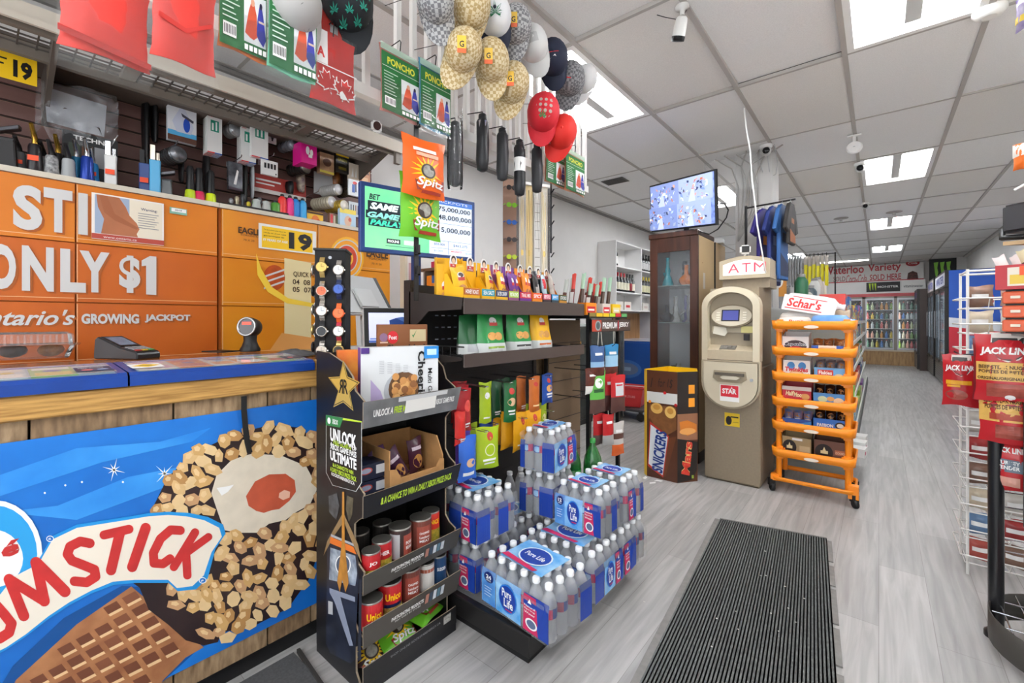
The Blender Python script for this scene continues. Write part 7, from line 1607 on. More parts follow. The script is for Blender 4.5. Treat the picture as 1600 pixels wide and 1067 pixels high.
# hood: arched collar round the recessed screen bay
b = MB(); N = 20
def arch(xa,xb,z0,zt,n=N):
    P = [(xa,z0)]; cxm = (xa+xb)/2; hw = (xb-xa)/2
    for i in range(n+1): a = pi-pi*i/n; P.append((cxm+hw*cos(a),zt-hw*.72+hw*.72*sin(a)))
    P.append((xb,z0)); return P
o_ = arch(-.012,W_+.0,.98,1.565); i_ = arch(.035,W_-.045,.98,1.52)
rings = []
for (P,y) in ((o_,.08),(o_,-.03),(i_,-.045),(i_,.05)): rings.append([(x,y if z > 1.05 or y > 0 else y-.0,z) for x,z in P])
b.loft(rings,BEL,caps=False,close=False,smooth=False); b.build('hood',t)
b = MB(); b.prism(i_,0,.006,mt('a0937d',.4),T=FY(0,.052,0)); b.build('bay_back',t)
b = MB(T=frame((W_/2-.005,.03,1.33),(1,0,0),(0,.25,1))); b.prism(ell(0,0,.16,.095,28),0,.012,mt('8a7d68',.35)); b.prism(ell(0,0,.148,.084,28),.012,.018,mt('cdc3ae',.4)); b.prism([(-.072,-.045),(.062,-.045),(.062,.05),(-.072,.05)],.018,.02,DARK); b.prism([(-.062,-.036),(.052,-.036),(.052,.042),(-.062,.042)],.02,.021,mt('4a5090',.2,emit=.35)); 
for s_ in (-.11,.085):
    for k in range(4): b.box(s_,s_+.026,-.04+k*.02,-.03+k*.02,.018,.022,mt('efe8d8',.4))
b.build('screen',t)
b = MB(); b.add([(.035,-.04,1.06),(W_-.045,-.04,1.06),(W_-.045,.05,1.10),(.035,.05,1.10),(.035,-.04,.985),(W_-.045,-.04,.985),(W_-.045,.05,.985),(.035,.05,.985)],[(0,1,2,3),(4,5,1,0),(5,6,2,1),(7,4,0,3),(6,7,3,2),(7,6,5,4)],BEI)
b.add([(.05,.03,1.2),(W_-.06,.03,1.2),(W_-.06,.05,1.26),(.05,.05,1.26)],[(0,1,2,3)],BEL)
b.build('console',t)
b = MB(T=frame((.12,-.03,1.0655),(1,0,0),(0,.09,.04))); b.box(0,.12,0,.07,0,.002,mt('7f766a',.4))
for i in range(4):
    for j in range(4): b.box(.006+i*.028,.03+i*.028,.004+j*.016,.017+j*.016,.002,.006,mt('8f8c86',.3,.4))
b.build('keypad',t)
b = MB(); b.prism([(.06,1.19),(.15,1.17),(.17,1.2),(.16,1.24),(.07,1.25)],0,.004,mt('e6e0d0',.5),T=FY(0,.022,0)); b.build('notice',t)
b = MB(); b.prism([(.27,1.2),(.36,1.2),(.36,1.25),(.27,1.25)],0,.004,mt('d9d08a',.4),T=FY(0,.024,0)); b.prism([(.29,1.14),(.33,1.14),(.33,1.19),(.29,1.19)],0,.02,DARK,T=FY(0,.03,0)); b.build('card_slot',t)
# topper
b = MB(); b.box(.09,W_+.03,.2,.5,1.56,1.68,AG); b.build('topper_neck',t)
T = FY(0,.17,0); sx0,sx1 = .07,W_+.035
def sg(k,e): 
    P = [(sx0+e,1.64+e),(sx1-e,1.64+e)]
    for i in range(9): u = i/8; P.append((sx1-e-(sx1-sx0-2*e)*u,1.79-e*k+.035*sin(pi*u)))
    return P
b = MB(); b.prism(sg(1,0),-.25,0,BEI,T=T); b.prism(sg(1,.03),0,.002,mt('f2f2ec',.4,emit=.25),T=T)
for ch,a in (('A',.0),('T',.36),('M',.66)): b.text(ch,sx0+.07+a*.29,1.69,sx0+.07+a*.29+(.085 if ch != 'T' else .065),1.765,mt('d8465a',.4,emit=.2),T,.0,0,.004)
b.build('topper_sign',t)
t = thing('security_camera','small white cube camera standing on the cash machine topper','camera',(AX0+.24,AY0+.3,1.815),radians(20))
b = MB(); b.lathe([(.035,0),(.03,.01),(.01,.02),(.01,.045)],WHITE,14); b.build('base',t)
b = MB(); b.box(-.04,.04,-.03,.03,.04,.115,WHITE); b.build('camera_body',t,bev=.014,seg=2); b = MB(T=FY(0,-.031,.078)); b.prism([(-.028,-.026),(.028,-.026),(.028,.026),(-.028,.026)],0,.003,BLACK); b.build('lens',t)

# ---- hexagonal chocolate bar bin
P = [onZ(1012,743),onZ(1062,753),onZ(1097,746)]
B0,B1,B2 = [(p.x,p.y) for p in P]
hx_ = [(-1.53,3.60),(-1.488,3.555),(-1.235,3.55),(-1.125,3.70),(-1.20,3.93),(-1.46,3.96)]
ZB_ = .885; BRW = mt('5a3322',.4,noise=.1,scale=6); BR2 = mt('3a241a',.4)
t = thing('chocolate_bin','six sided cardboard bin printed with chocolate bars, yellow inside','bin',(0,0,0))
for i in range(6):
    a = V((*hx_[i],0)); c = V((*hx_[(i+1) % 6],0)); u = c-a; L = u.length; T = frame(a,u,(0,0,1)); b = MB()
    b.add([(0,.0,-.006),(L,.0,-.006),(L,ZB_,-.006),(0,ZB_,-.006),(0,0,0),(L,0,0),(L,ZB_,0),(0,ZB_,0)],[(3,2,1,0),(4,5,6,7),(0,1,5,4),(2,3,7,6),(0,4,7,3),(1,2,6,5)],[YEL,YEL if i in (0,5) else BRW,BRW,YEL,YEL,YEL],T=T)
    if i == 1:
        D = [('t','1',.12,.84,.2,.93,DARK,.0,.3),('t','for 1$',.38,.84,.85,.93,DARK,.0,.2),('r',.0,.70,1.0,.80,mt('dcdcd8',.5)),('e',.1,.705,.05,.014,ORG),('e',.6,.8,.05,.014,RED),('e',.95,.70,.05,.014,RED),
             ('p',[(.1,.68),(.96,.68),(.98,.48),(.7,.42),(.3,.47),(.06,.55)],mt('8a5a34',.4,noise=.3,scale=20)),('e',.33,.65,.2,.05,mt('e0b060',.45)),('e',.33,.66,.12,.025,mt('c98f40',.4)),('e',.78,.63,.18,.055,mt('e3b868',.45)),('e',.78,.64,.1,.028,mt('c98f40',.4)),
             ('p',[(.05,.08),(.62,.03),(.98,.42),(.62,.38),(.3,.46),(.1,.56)],mt('6a3a22',.4)),('p',[(.03,.1),(.55,.02),(.74,.41),(.1,.52)],mt('c23a30',.4)),('p',[(.06,.12),(.53,.04),(.7,.40),(.13,.49)],mt('e9eef2',.4))]
        b.decals(T,L,ZB_,D)
        vs,fs = text_geo('SNICKERS',.03,0,3); b.add([((.17+.36*(1-e)*1.0+.15*a_)*L,(.075+.385*a_)*ZB_+.02*e-.02,.0062) for a_,e in vs],fs,mt('24408c',.4),T=T)
    if i == 2:
        D = [('r',0,.62,1,1,mt('2a2320',.4)),('r',.55,.8,.85,.88,mt('e8962a',.4)),('r',.55,.68,.85,.76,mt('e8962a',.4)),('r',0.0,.38,1,.62,mt('8f6248',.45)),('p',[(.1,.55),(.5,.56),(.95,.52),(.95,.45),(.5,.42),(.15,.46)],mt('c9762a',.35)),('e',.5,.46,.4,.03,mt('e0a05a',.4)),
             ('p',[(0,.40),(1,.36),(.95,.1),(.75,.02),(0,0)],mt('221c1a',.4)),('r',.7,.03,.8,.06,mt('8fae3a',.4))]
        b.decals(T,L,ZB_,D)
        for k,m_ in ((.006,mt('e0c078',.4)),(.0,mt('d03a2c',.4))):
            vs,fs = text_geo('Mars',.07 if k else .03,.2,3); b.add([((.16+.42*(1-e)+.16*a_)*L,(.06+.31*a_)*ZB_,.006-k*.1) for a_,e in vs],fs,m_,T=T)
    b.build('bin_panel',t)
b = MB(); b.poly([(x,y,.6) for x,y in hx_],KRAFT); b.build('inner_floor',t)
# orange tiered trolley of cakes
OX0,OX1,OY0,OY1 =-.615,-.135,3.86,4.20
OP = mt('f08c14',.38,noise=.06,scale=6)
t = thing('snack_trolley','orange plastic six tier trolley of packaged cakes on black casters','trolley',(OX0,OY0,0))
W_,D_ = OX1-OX0,OY1-OY0
TZ = [.27,.475,.655,.845,1.035,1.23]
for x in (.03,W_-.03):
    for y in (.03,D_-.03):
        b = MB(); b.tube([(x,y,.09),(x,y,1.28)],.019,OP,8); b.build('post',t)
def rr_(w0,w1,d0,d1,k,z,n=5):
    P = []
    for cx,cy,a0 in ((w1-k,d0+k,-pi/2),(w1-k,d1-k,0),(w0+k,d1-k,pi/2),(w0+k,d0+k,pi)):
        for i in range(n): a = a0+pi/2*i/(n-1); P.append((cx+k*cos(a),cy+k*sin(a),z))
    return P
for z in TZ+[.085]:
    b = MB(); base = z == .085
    hgt = .03 if base else .066
    def rim(e,zz,dip=.02): return [(x,y,zz-(dip*(1-((x-W_/2)/(W_/2)) ** 2) if y < .06 and zz > z+.01 and not base else 0)) for x,y,zz in rr_(-e,W_+e,-e*1.6,D_+e,.05,zz)]
    b.loft([rim(-.002,z),rim(.012,z+.004),rim(.018,z+hgt),rim(.006,z+hgt+.002),rim(.0,z+.012)],OP,caps=False)
    if not base: b.poly(rr_(.0,W_,.0,D_,.05,z+.006),OP)
    b.build('tier_tray' if not base else 'base_frame',t)
    if not base:
        for x in (.02,W_-.055):
            b = MB(); b.box(x-.012,x+.05,-.004,.055,z-.02,z+.075,OP); b.build('corner_clip',t,bev=.012,seg=2)
        b = MB(); b.prism(ell(W_/2,z+.02,.045,.012,20),0,.003,mt('e6d8c8',.4),T=FY(0,-.031,0)); b.build('badge',t)
for x,y in ((-.01,.0),(W_+.01,.0),(0,D_),(W_,D_)):
    b = MB(T=MX.Translation((x,y,.03)) @ MX.Rotation(.6,4,'Z')); b.lathe([(.022,-.015),(.03,-.01),(.03,.01),(.022,.015)],BLACK,14,T=MX.Rotation(pi/2,4,'Y')); b.box(-.02,.02,-.01,.03,.01,.06,DARK); b.build('caster',t)
b = MB(); b.box(-.02,.03,-.01,.04,.085,.13,ORG); b.build('brake_bracket',t); b = MB(); b.box(W_-.03,W_+.03,-.01,.05,.06,.15,ORG); b.build('brake_bracket',t)
def cake(x,tier,w,h,m,art,lb,d=.16,contents=None,z=0):
    h *= 1.22
    z = TZ[tier]+.0075
    cx = OX0+x+w/2
    tt = thing('cake_box',lb,'cake box',(cx,OY0+.035+d/2,z),0,'cake boxes on the orange trolley')
    b = MB(); b.box(-w/2,w/2,-d/2,-d/2+.003,0,h,m); b.decals(FY(-w/2,-d/2,0),w,h,art); b.build('front_panel',tt)
    b = MB(T=MX(((0,0,1,0),(1,0,0,0),(0,1,0,0),(0,0,0,1))))
    for s_ in (-w/2,w/2-.002): b.prism([(-d/2,0),(d/2,0),(d/2,h*1.25),(-d/2,h)],s_,s_+.002,m)
    b.build('side_panels',tt)
    b = MB(); b.box(-w/2,w/2,d/2-.003,d/2,0,h*1.25,m); b.box(-w/2,w/2,-d/2,d/2,0,.003,m); b.build('back_panel',tt)
    if contents:
        n = max(2,int(w/.055))
        for i in range(n):
            M4 = MX.Translation((cx-w/2+(i+.5)*w/n,OY0+.035+d/2+.0,z+.03)) @ MX.Rotation(-.35,4,'X')
            bag('cake_pack',contents[1]+(' nearest the cash machine' if i == 0 else ' nearest the aisle' if i == n-1 else ', middle one'),'cake','wrapped cakes in the trolley boxes',None,None,w/n*.98,min(.135,h*1.3),.055,contents[0],[('e',.5,.6,.3,.15,mt('c9884a',.4,noise=.4,scale=40)),('r',.2,.25,.8,.35,WHITE)],seed=int(x*100)+i+tier*7,mat4=M4)
CAR = mt('b9743c',.3,noise=.5,hex2='6a3a22',scale=22); CHB = mt('3a2018',.25,noise=.4,scale=20)
cake(.05,4,.17,.11,mt('e9e6e4',.4),[('e',.5,.45,.42,.35,mt('3a2226',.4)),('e',.5,.3,.3,.16,RED),('e',.75,.2,.1,.12,WHITE),('t','Cupcakes',.08,.44,.92,.68,WHITE,.05,.2),('t','Cupcakes',.1,.46,.9,.66,NAVY,.02,.2)],'white and red cupcake box, second tier from the top of the trolley')
cake(.235,4,.19,.06,mt('f0e2cc',.4),[('r',0,0,.22,1,BLUE),('r',.78,0,1,1,BLUE),('r',.25,.15,.75,.8,mt('eab87a',.4)),('t','PIES',.3,.3,.7,.7,mt('c84a2a',.4),.03)],'low blue ended cake tray beside the cupcake box',contents=(CAR,'caramel wrapped pastry in the blue ended tray'))
cake(.055,3,.175,.12,mt('ece9e6',.4),[('e',.3,.72,.14,.2,mt('3f86c8',.4)),('e',.7,.72,.14,.2,mt('3f86c8',.4)),('p',[(.06,.4),(.12,.12),(.5,.02),(.88,.12),(.94,.4),(.85,.2),(.5,.12),(.15,.2)],NAVY),('e',.5,.32,.26,.2,mt('d9b080',.4)),('e',.5,.3,.2,.13,mt('e6c79a',.4)),('t','Twinkies',.08,.42,.92,.66,RED,.04,.15)],'white box of cream sponge cakes with red lettering on the trolley')
cake(.25,3,.185,.085,mt('6aa6d8',.4),[('r',.12,.45,.62,.85,mt('c83a30',.4)),('t','Flakies',.16,.52,.58,.78,WHITE,.03),('e',.8,.45,.14,.16,mt('e8d2a0',.4)),('e',.86,.2,.12,.12,mt('d9c9b0',.4)),('r',.1,.1,.6,.2,WHITE)],'pale blue pastry box with a red name panel on the trolley',contents=(mt('4a3a40',.25,noise=.5,hex2='b9b0b4',scale=20),'dark wrapped flaky pastry in the pale blue box'))
cake(.05,2,.185,.115,mt('c22838',.4),[('r',0,.8,1,1,mt('d9cfc8',.4)),('t','Half',.12,.5,.42,.75,mt('f2e2b0',.4),.04,.2),('t','Moon',.4,.45,.75,.7,mt('f2e2b0',.4),.04,.2),('e',.8,.5,.14,.16,mt('d9a05a',.4)),('r',.1,.08,.7,.14,mt('e8b0a0',.4))],'red cake box with cream lettering on the trolley')
cake(.245,2,.19,.09,mt('4f8fcf',.4),[('e',.3,.6,.15,.2,mt('c9d8b0',.4)),('e',.55,.65,.12,.15,mt('d9a05a',.4)),('e',.8,.5,.16,.25,mt('e8c9a0',.4)),('t','Cakes',.05,.08,.5,.34,NAVY,.04,.2),('e',.7,.2,.1,.12,mt('5a3a2a',.4))],'blue box printed with little round cakes on the trolley',contents=(CHB,'dark chocolate cake in the box printed with round cakes'))
cake(.05,1,.185,.065,mt('2a4f9f',.4),[('p',[(.0,.3),(.7,.25),(1,.5),(1,.9),(.6,.6),(0,.6)],mt('3f8fd8',.4)),('r',.2,.3,.75,.62,mt('e6d8c0',.4)),('t','PASTRY',.26,.36,.7,.56,mt('b8402a',.4),.03)],'dark blue pastry box on the fifth trolley tier',contents=(mt('c9783a',.3,noise=.5,hex2='3f86c8',scale=14),'orange and blue wrapped pastry in the dark blue box'))
cake(.245,1,.2,.085,mt('2f6fc8',.4),[('r',0,0,1,.26,mt('c9824a',.4)),('t','PASSION',.12,.45,.6,.68,WHITE,.04),('e',.8,.62,.15,.25,mt('2a1a14',.4)),('e',.8,.62,.1,.15,mt('e3d8c8',.4)),('r',.4,.08,.6,.2,mt('e0b0a0',.4))],'bright blue box showing a dark round cake on the trolley',contents=(CHB,'chocolate roll in the bright blue box'))
cake(.05,0,.185,.12,mt('a8926a',.45),[('e',.26,.48,.24,.36,mt('241c18',.4)),('p',[(.16,.4),(.36,.4),(.36,.55),(.3,.55),(.26,.72),(.22,.55),(.16,.55)],mt('e3d2a0',.4)),('r',.35,.84,.7,.95,WHITE),('r',.6,.3,.95,.6,mt('c4b08a',.4)),('e',.86,.12,.06,.08,WHITE)],'tan cookie box with a dark round emblem at the bottom of the trolley',contents=None)
cake(.25,0,.2,.125,mt('6a4536',.45),[('e',.3,.45,.27,.38,mt('241815',.4)),('p',[(.2,.38),(.42,.38),(.42,.52),(.36,.52),(.31,.7),(.26,.52),(.2,.52)],mt('e3d2a0',.4)),('r',.62,.4,.95,.62,mt('a8664a',.4)),('t','COOKIE',.64,.44,.93,.54,mt('d9c0a0',.4),.02),('e',.9,.12,.06,.08,WHITE)],'brown cookie box with a dark round emblem at the bottom of the trolley')
# bread bags lying on the top tier
def loafbag(x,y,z,rz,L,w,h,m,art,lb,pitch=0.):
    o = thing('bread_bag',lb,'bread',(OX0+x,OY0+y,z),rz,'bread bags on top of the trolley'); o.rotation_euler = (0,pitch,rz)
    b = MB(); N = 14; rings = []
    for k,s_ in ((-1,.15),(-.97,.6),(-.88,.92),(-.4,1),(.3,1),(.6,.92),(.72,.55),(.82,.3),(1,.42)):
        rings.append([(L/2*k,w/2*s_*(abs(cos(2*pi*j/N)) ** .7)*(1 if cos(2*pi*j/N) > 0 else -1),h/2+h/2*s_*(abs(sin(2*pi*j/N)) ** .7)*(1 if sin(2*pi*j/N) > 0 else -1)) for j in range(N)])
    b.loft(rings,m)
    b.decals(FY(-L*.42,-w/2-.004,h*.12),L*.75,h*.76,art); b.build('wrapped_loaf',o)
    b = MB(); b.tube([(L*.41,-w*.1,h/2),(L*.41,0,h*.66),(L*.41,w*.1,h/2),(L*.41,0,h*.36)],.006,mt('d8d8d4',.4),5,closed=True); b.build('bag_tie',o)
zT = TZ[5]+.0075
loafbag(.14,.08,zT,.05,.24,.1,.09,mt('c9b3a4',.25,noise=.3,hex2='e3ddd8',scale=10),[('r',.0,.0,.25,.35,mt('4a6a9c',.4)),('t','Buns',.3,.5,.8,.8,mt('d8603a',.4),.03),('t','Village',.25,.2,.75,.45,mt('d8603a',.4),.03)],'clear bag of buns with orange print at the trolley top front')
loafbag(.36,.085,zT,-.05,.26,.11,.1,mt('7fa6d6',.25,noise=.25,hex2='4f84c4',scale=8),[('r',.15,.1,.8,.32,mt('c85a30',.4)),('t','Burger',.2,.14,.75,.28,mt('f0d8b0',.4),.02),('r',.1,.42,.9,.5,mt('b9d0ec',.4))],'blue bread bag with an orange name strip on the trolley top')
loafbag(.2,.21,zT,.05,.38,.12,.13,mt('e8e4e0',.25,noise=.08,scale=8),[],'white bread bag lying under the red lettered one')
loafbag(.23,.2,zT+.131,-.05,.38,.12,.12,mt('ece9e6',.25,noise=.08,scale=8),[],'white loaf bag with big red lettering on top of the trolley',.2)
b = MB(); T = frame((OX0+.03,OY0+.125,zT+.15),(.97,-.03,-.19),(.0,.1,1)); b.poly([(0,0,0),(.34,0,0),(.34,.1,0),(0,.12,0)],WHITE,T); b.text("Schar's",.03,.03,.25,.1,mt('d02a2a',.4),T,.03,.15); b.poly([(.02,.015,.0007),(.26,.015,.0007),(.26,.022,.0007),(.02,.022,.0007)],RED,T); b.poly([(.06,.108,.0007),(.28,.1,.0007),(.28,.106,.0007),(.06,.114,.0007)],RED,T); tag(b.build('bread_wrapper'),'white wrapper flap with red slanted lettering draped over the trolley top','wrapper')
loafbag(.28,.28,zT,.1,.34,.1,.2,mt('d8cfc0',.3,noise=.3,hex2='b9a58a',scale=10),[],'clear bag of brown bread at the back of the trolley top')

# long aisle gondola behind the trolley
AXF =-.19
t = thing('aisle_gondola','long grey metal gondola of household goods along the aisle','shelving',(AXF,4.6,0))
AL = 6.9; GM = mt('b9bab4',.45,.1)
b = MB(); b.box(-.62,-.6,0,AL,0,1.42,mt('cfd0cc',.5)); b.build('back_panel',t)
b = MB(); b.box(-.62,.02,0,AL,0,.14,mt('4a4a48',.5)); b.build('base',t)
AZ = [.15,.44,.76,1.05,1.27]
for i,z in enumerate(AZ):
    b = MB(); dd = 0 if i < 1 else -.02
    b.box(-.6,dd,0,AL,z,z+.015,GM); b.box(dd-.002,dd+.008,0,AL,z-.02,z+.022,mt('d6d8d0',.4)); b.build('shelf',t)
b = MB(); b.box(-.6,-.02,-.012,0,0,1.3,mt('8a8b86',.5)); b.build('end_panel',t)
ra = random.Random(21)
pal = ['c9403a','e8e4dc','3f6fae','e3c83a','4f9a4a','8a5a9a','d98a3a','6a8a9c','c9c4b8','9a3a5a','2f4a6a','b9d0c4','8fb03a','f0f0ec']
nmc = {'c9403a': 'red','e8e4dc': 'cream','3f6fae': 'blue','e3c83a': 'yellow','4f9a4a': 'green','8a5a9a': 'purple','d98a3a': 'orange','6a8a9c': 'grey blue','c9c4b8': 'pale grey','9a3a5a': 'wine red','2f4a6a': 'navy','b9d0c4': 'mint','8fb03a': 'lime','f0f0ec': 'white'}
lvl = ['bottom','second','third','fourth','top']
for i,z in enumerate(AZ):
    y = .05; dd = (0 if i < 1 else -.02)-.006; k = 0
    while y < AL-.3 and k < 14:
        w = ra.uniform(.12,.3)*(1+.10*k); h = ra.uniform(.1,.2) if i < 4 else ra.uniform(.12,.24); c = ra.choice(pal); c2 = ra.choice(pal)
        d = .18
        L = [('r',.08,.55,.92,.85,mt(c2,.4)),('r',.15,.2,.7,.3,mt(ra.choice(pal),.4)),('e',.7,.4,.15,.12,mt(ra.choice(pal),.4))]
        o = carton('shop_carton',nmc[c]+' goods carton with a ' +nmc[c2]+' band on the ' +lvl[i]+' gondola shelf','carton',(AXF+dd-d/2,4.6+y+w/2,z+.016),pi/2,w,d,h,mt(c,.4),L,group='cartons on the ' +lvl[i]+' aisle shelf')
        y += w+.01; k += 1
# bottles and canisters along the gondola top, brighter pieces seen beside the trolley
b_ = 0
for i in range(7):
    y = 4.75+.36*i; c = ['2f6a4a','c9c4b8','5a6a72','d8d8d4','c4bcb4','cfc8c0','3f84b0'][i]; lb = ['green wine like bottle','pale tub','grey phone box','white tall canister','beige tall canister','cream tall canister','blue small bottle'][i]
    tt = thing('canister',lb+' standing on the gondola top past the bread','canister',(AXF-.35,y,1.43),0,'canisters on the gondola top')
    hh = [.26,.14,.2,.3,.34,.34,.16][i]
    b = MB(); b.lathe([(.05,0),(.055,.01),(.055,hh*.8),(.045,hh*.9),(.03,hh)],mt(c,.35),14); b.build('canister_body',tt); b = MB(); b.lathe([(.032,hh-.002),(.032,hh+.025)],mt('8a8a88',.4),12); b.build('lid',tt)
b = MB(); b.box(-.32,-.1,0,2.6,1.415,1.43,GM); o = b.build('gondola_top_board',t); o.location = (-.15,0,0)
# purple hanging bottles and lime mats near the trolley (low)
LGM = mt('62d81f',.4)
for k in range(4):
    b = MB(); b.box(-.2,0,0,.5,k*0,.035,LGM); tag(b.build('lime_tray',loc=(AXF+.02,4.62,.60+k*.037)),'lime green plastic tray in the stack beside the trolley','tray','stacked lime green trays')
b = MB(); b.box(-.24,.04,.0,.55,0,.012,GM); b.cyl((-.1,.27,-.46),(-.1,.27,0),.02,GM,8); o = b.build('side_shelf',t); o.location = (0,0,.587); 
for k in range(5):
    tt = thing('purple_bottle','purple cleaning bottle hanging in a row above the lime trays','bottle',(AXF-.02,4.66+.1*k,.765),0,'purple bottles over the lime trays')
    b = MB(); b.lathe([(.03,0),(.036,.01),(.036,.13),(.016,.17),(.014,.19)],mt('6a2f7a',.3),12); b.build('bottle_body',tt); b = MB(); b.lathe([(.016,.188),(.018,.22)],WHITE,10); b.build('cap',tt)
for k in range(3):
    carton('paper_pack',['white paper pack sticking out low beside the trolley','white and pink pack low beside the trolley','white flat pack at the foot of the gondola'][k],'pack',(AXF+.03,4.7+.16*k,.2+.0*k+.016 if False else .166),pi/2-.1,.14,.16,.07+.02*k,mt('e3e2e0',.4),[('r',0,.3,.5,.7,mt('c84a6a',.4))],group='packs low on the aisle gondola')
# hanging grey slats and yellow packs on a rack above the gondola
t = thing('hanging_rack','thin wire rack on the gondola top holding grey and yellow hung packs','rack',(-.66,6.2,1.43))
b = MB(); b.cyl((-.1,0,.003),(-.1,0,.64),.008,DARK,6); b.cyl((.28,0,.003),(.28,0,.64),.008,DARK,6); b.cyl((-.26,0,.63),(.29,0,.63),.006,DARK,6); b.build('frame',t)
b = MB(); b.box(-.12,.3,-.05,.05,0,.004,mt('9a9b96',.5)); b.build('base',t)
for k in range(8):
    b = MB(); b.box(-.008,.008,-.1,.1,0,.35,mt('8a8c90',.4,.2,noise=.2,scale=6)); b.box(-.002,.002,-.004,.004,.35,.37,DARK); tag(b.build('grey_pack',loc=(-.9+.027*k,6.2,1.70),rz=.15),'grey flat pack hung in the row over the aisle gondola','pack','grey packs on the hanging rack')
for k in range(6):
    b = MB(); h = .3+.05*(k % 2); pouch(b,.05,h,.03,lambda u,v: mt('d9cf1f',.4) if v < .7 else mt('b0a8a0',.4),seed=k,nx=4,nz=6); b.box(-.003,.003,-.003,.003,h-.01,2.17-2.16+h+.02,DARK)
    tag(b.build('yellow_pack',loc=(-.66+.04*k,6.2,2.065-h-.02),rz=.9),'yellow brush pack hung in the row over the aisle gondola','pack','yellow packs on the hanging rack')
# orange round-logo poster beside the cash machine
a = onY(1204,424,5.6); c = onY(1224,446,5.6)
b = MB(); b.box(-.01,0,0,.01,0,.02,ORG); b = MB(); W2,H2 = c.x-a.x+.03,a.z-c.z+.12; b.box(0,W2,0,.006,0,H2,mt('c47a4a',.4,noise=.3,hex2='e0a040',scale=3)); b.decals(FY(0,0,0),W2,H2,[('e',.5,.6,.3,.26,WHITE),('e',.5,.6,.18,.15,mt('8ab0c4',.4))])
b.box(W2*.4,W2*.6,.006,.02,-c.z+.12,H2*.5,STEEL); tag(b.build('poster_board',loc=(a.x,5.6,c.z-.12)),'orange poster with a white round badge behind the cash machine','poster')
# ---- jerseys on a hanger pole beside the column
t = thing('hanger_pole','thin dark hanger pole with jerseys next to the column','clothes pole',(-.95,4.55,0))
b = MB(); b.cyl((0,0,0),(0,0,2.36),.012,DARK,8); b.cyl((0,0,2.34),(.4,-.07,2.34),.008,DARK,6); b.lathe([(.08,0),(.08,.015),(.02,.02)],DARK,16); b.build('pole',t)
def jersey(x,y,rz,m,m2,lb,w=.36,h=.62,sl=None):
    tt = thing('jersey',lb,'shirt',(x,y,2.31),rz,'jerseys on the hanger pole')
    b = MB(); P = [(-.06,0),(.06,0),(w/2,-.06),(w/2+.1,-.24),(w/2+.0,-.27),(w/2-.03,-.18),(w/2-.02,-h),(-w/2+.02,-h),(-w/2+.03,-.18),(-w/2,-.27),(-w/2-.1,-.24),(-w/2,-.06)]
    n = 10
    b.prism(P,-.016,.016,m,T=FY(0,0,0))
    b.decals(FY(-w/2,-.0165,-h),w,h,[('p',[(.1,.05),(.9,.05),(.9,.22),(.1,.35)],m2),('r',.3,.5,.7,.62,m2)])
    b.build('cloth_body',tt,bev=.008)
    b = MB(); b.tube([(-.13,0,-.02),(0,0,.01),(.13,0,-.02)],.005,WHITE,5); b.tube([(0,0,.01),(0,0,.03)],.003,STEEL,4); b.build('hanger',tt)
jersey(-.80,4.57,1.3,mt('3a2f86',.6,noise=.3,scale=6),ORG,'violet jersey with an orange stripe, hung closest to the column',.3,.66)
jersey(-.72,4.52,1.4,mt('24357a',.6,noise=.3,scale=6),mt('8a9ac8',.6),'navy blue jersey second on the hanger pole',.3,.7)
jersey(-.65,4.49,1.45,mt('2f5f9c',.6,noise=.3,scale=6),mt('1a2a4a',.6),'mid blue jersey third on the hanger pole',.28,.66)
jersey(-.585,4.47,1.5,mt('33302f',.7,noise=.3,scale=12),mt('9a5a30',.6),'dark grey jacket with an orange patch on the hanger pole end',.24,.36)

# back wall: sign, walk-in cooler, posters
YS = 17.2
def bw(px_,py_,Y=YS): return onY(px_,py_,Y)
t = thing('shop_sign','white shop sign board with red lettering and red base line on the back wall','sign',(0,YS,0))
x0,x1 =-1.75,.99; zt,zb = 2.95,2.44
b = MB(); b.box(x0,x1,0,.04,zb,zt,mt('f2f0ee',.4)); b.box(x0,x1,-.004,0,zb,zb+.05,RED); W_,H_ = x1-x0,zt-zb
SR = mt('c23a44',.4)
def st_(s_,xa,ya,xb,yb,bo=.02,sh=0,m=SR):
    p = bw(xa,yb); q = bw(xb,ya); pm = bw((xa+xb)/2,(ya+yb)/2); hh = abs(bw(xa,ya).z-bw(xa,yb).z)
    b.text(s_,p.x,pm.z-hh/2,q.x,pm.z+hh/2,m,FY(0,-.002,0),bo,sh)
st_('Waterloo',1286,415,1350,428); st_('Variety',1356,411,1408,426); st_('SOLD',1302,432,1321,440,.02,0,mt('b98a8a',.4)); st_('Coca-Cola',1322,429,1354,442,.01,.3,mt('c96a70',.4)); st_('SOLD HERE',1359,428,1408,437)
p = bw(1426,411); r_ = .12
b.poly([(p.x+.15*cos(i*.314),p.z+.09*sin(i*.314),.002) for i in range(20)],mt('b8343c',.4),FY(0,0,0)); b.text('Cola',p.x-.1,p.z-.03,p.x+.1,p.z+.03,WHITE,FY(0,0,0),.02,.3,.004)
b.poly([(p.x-.12,zb+.05,.002),(p.x+.12,zb+.05,.002),(p.x+.1,zb+.22,.002),(p.x,zb+.28,.002),(p.x-.1,zb+.22,.002)],mt('7a3a34',.4,noise=.6,hex2='2a1a18',scale=20),FY(0,0,0))
b.build('sign_board',t)
t = thing('walk_in_cooler','walk in cooler with steel framed glass doors full of drinks across the back','cooler',(0,16.7,0))
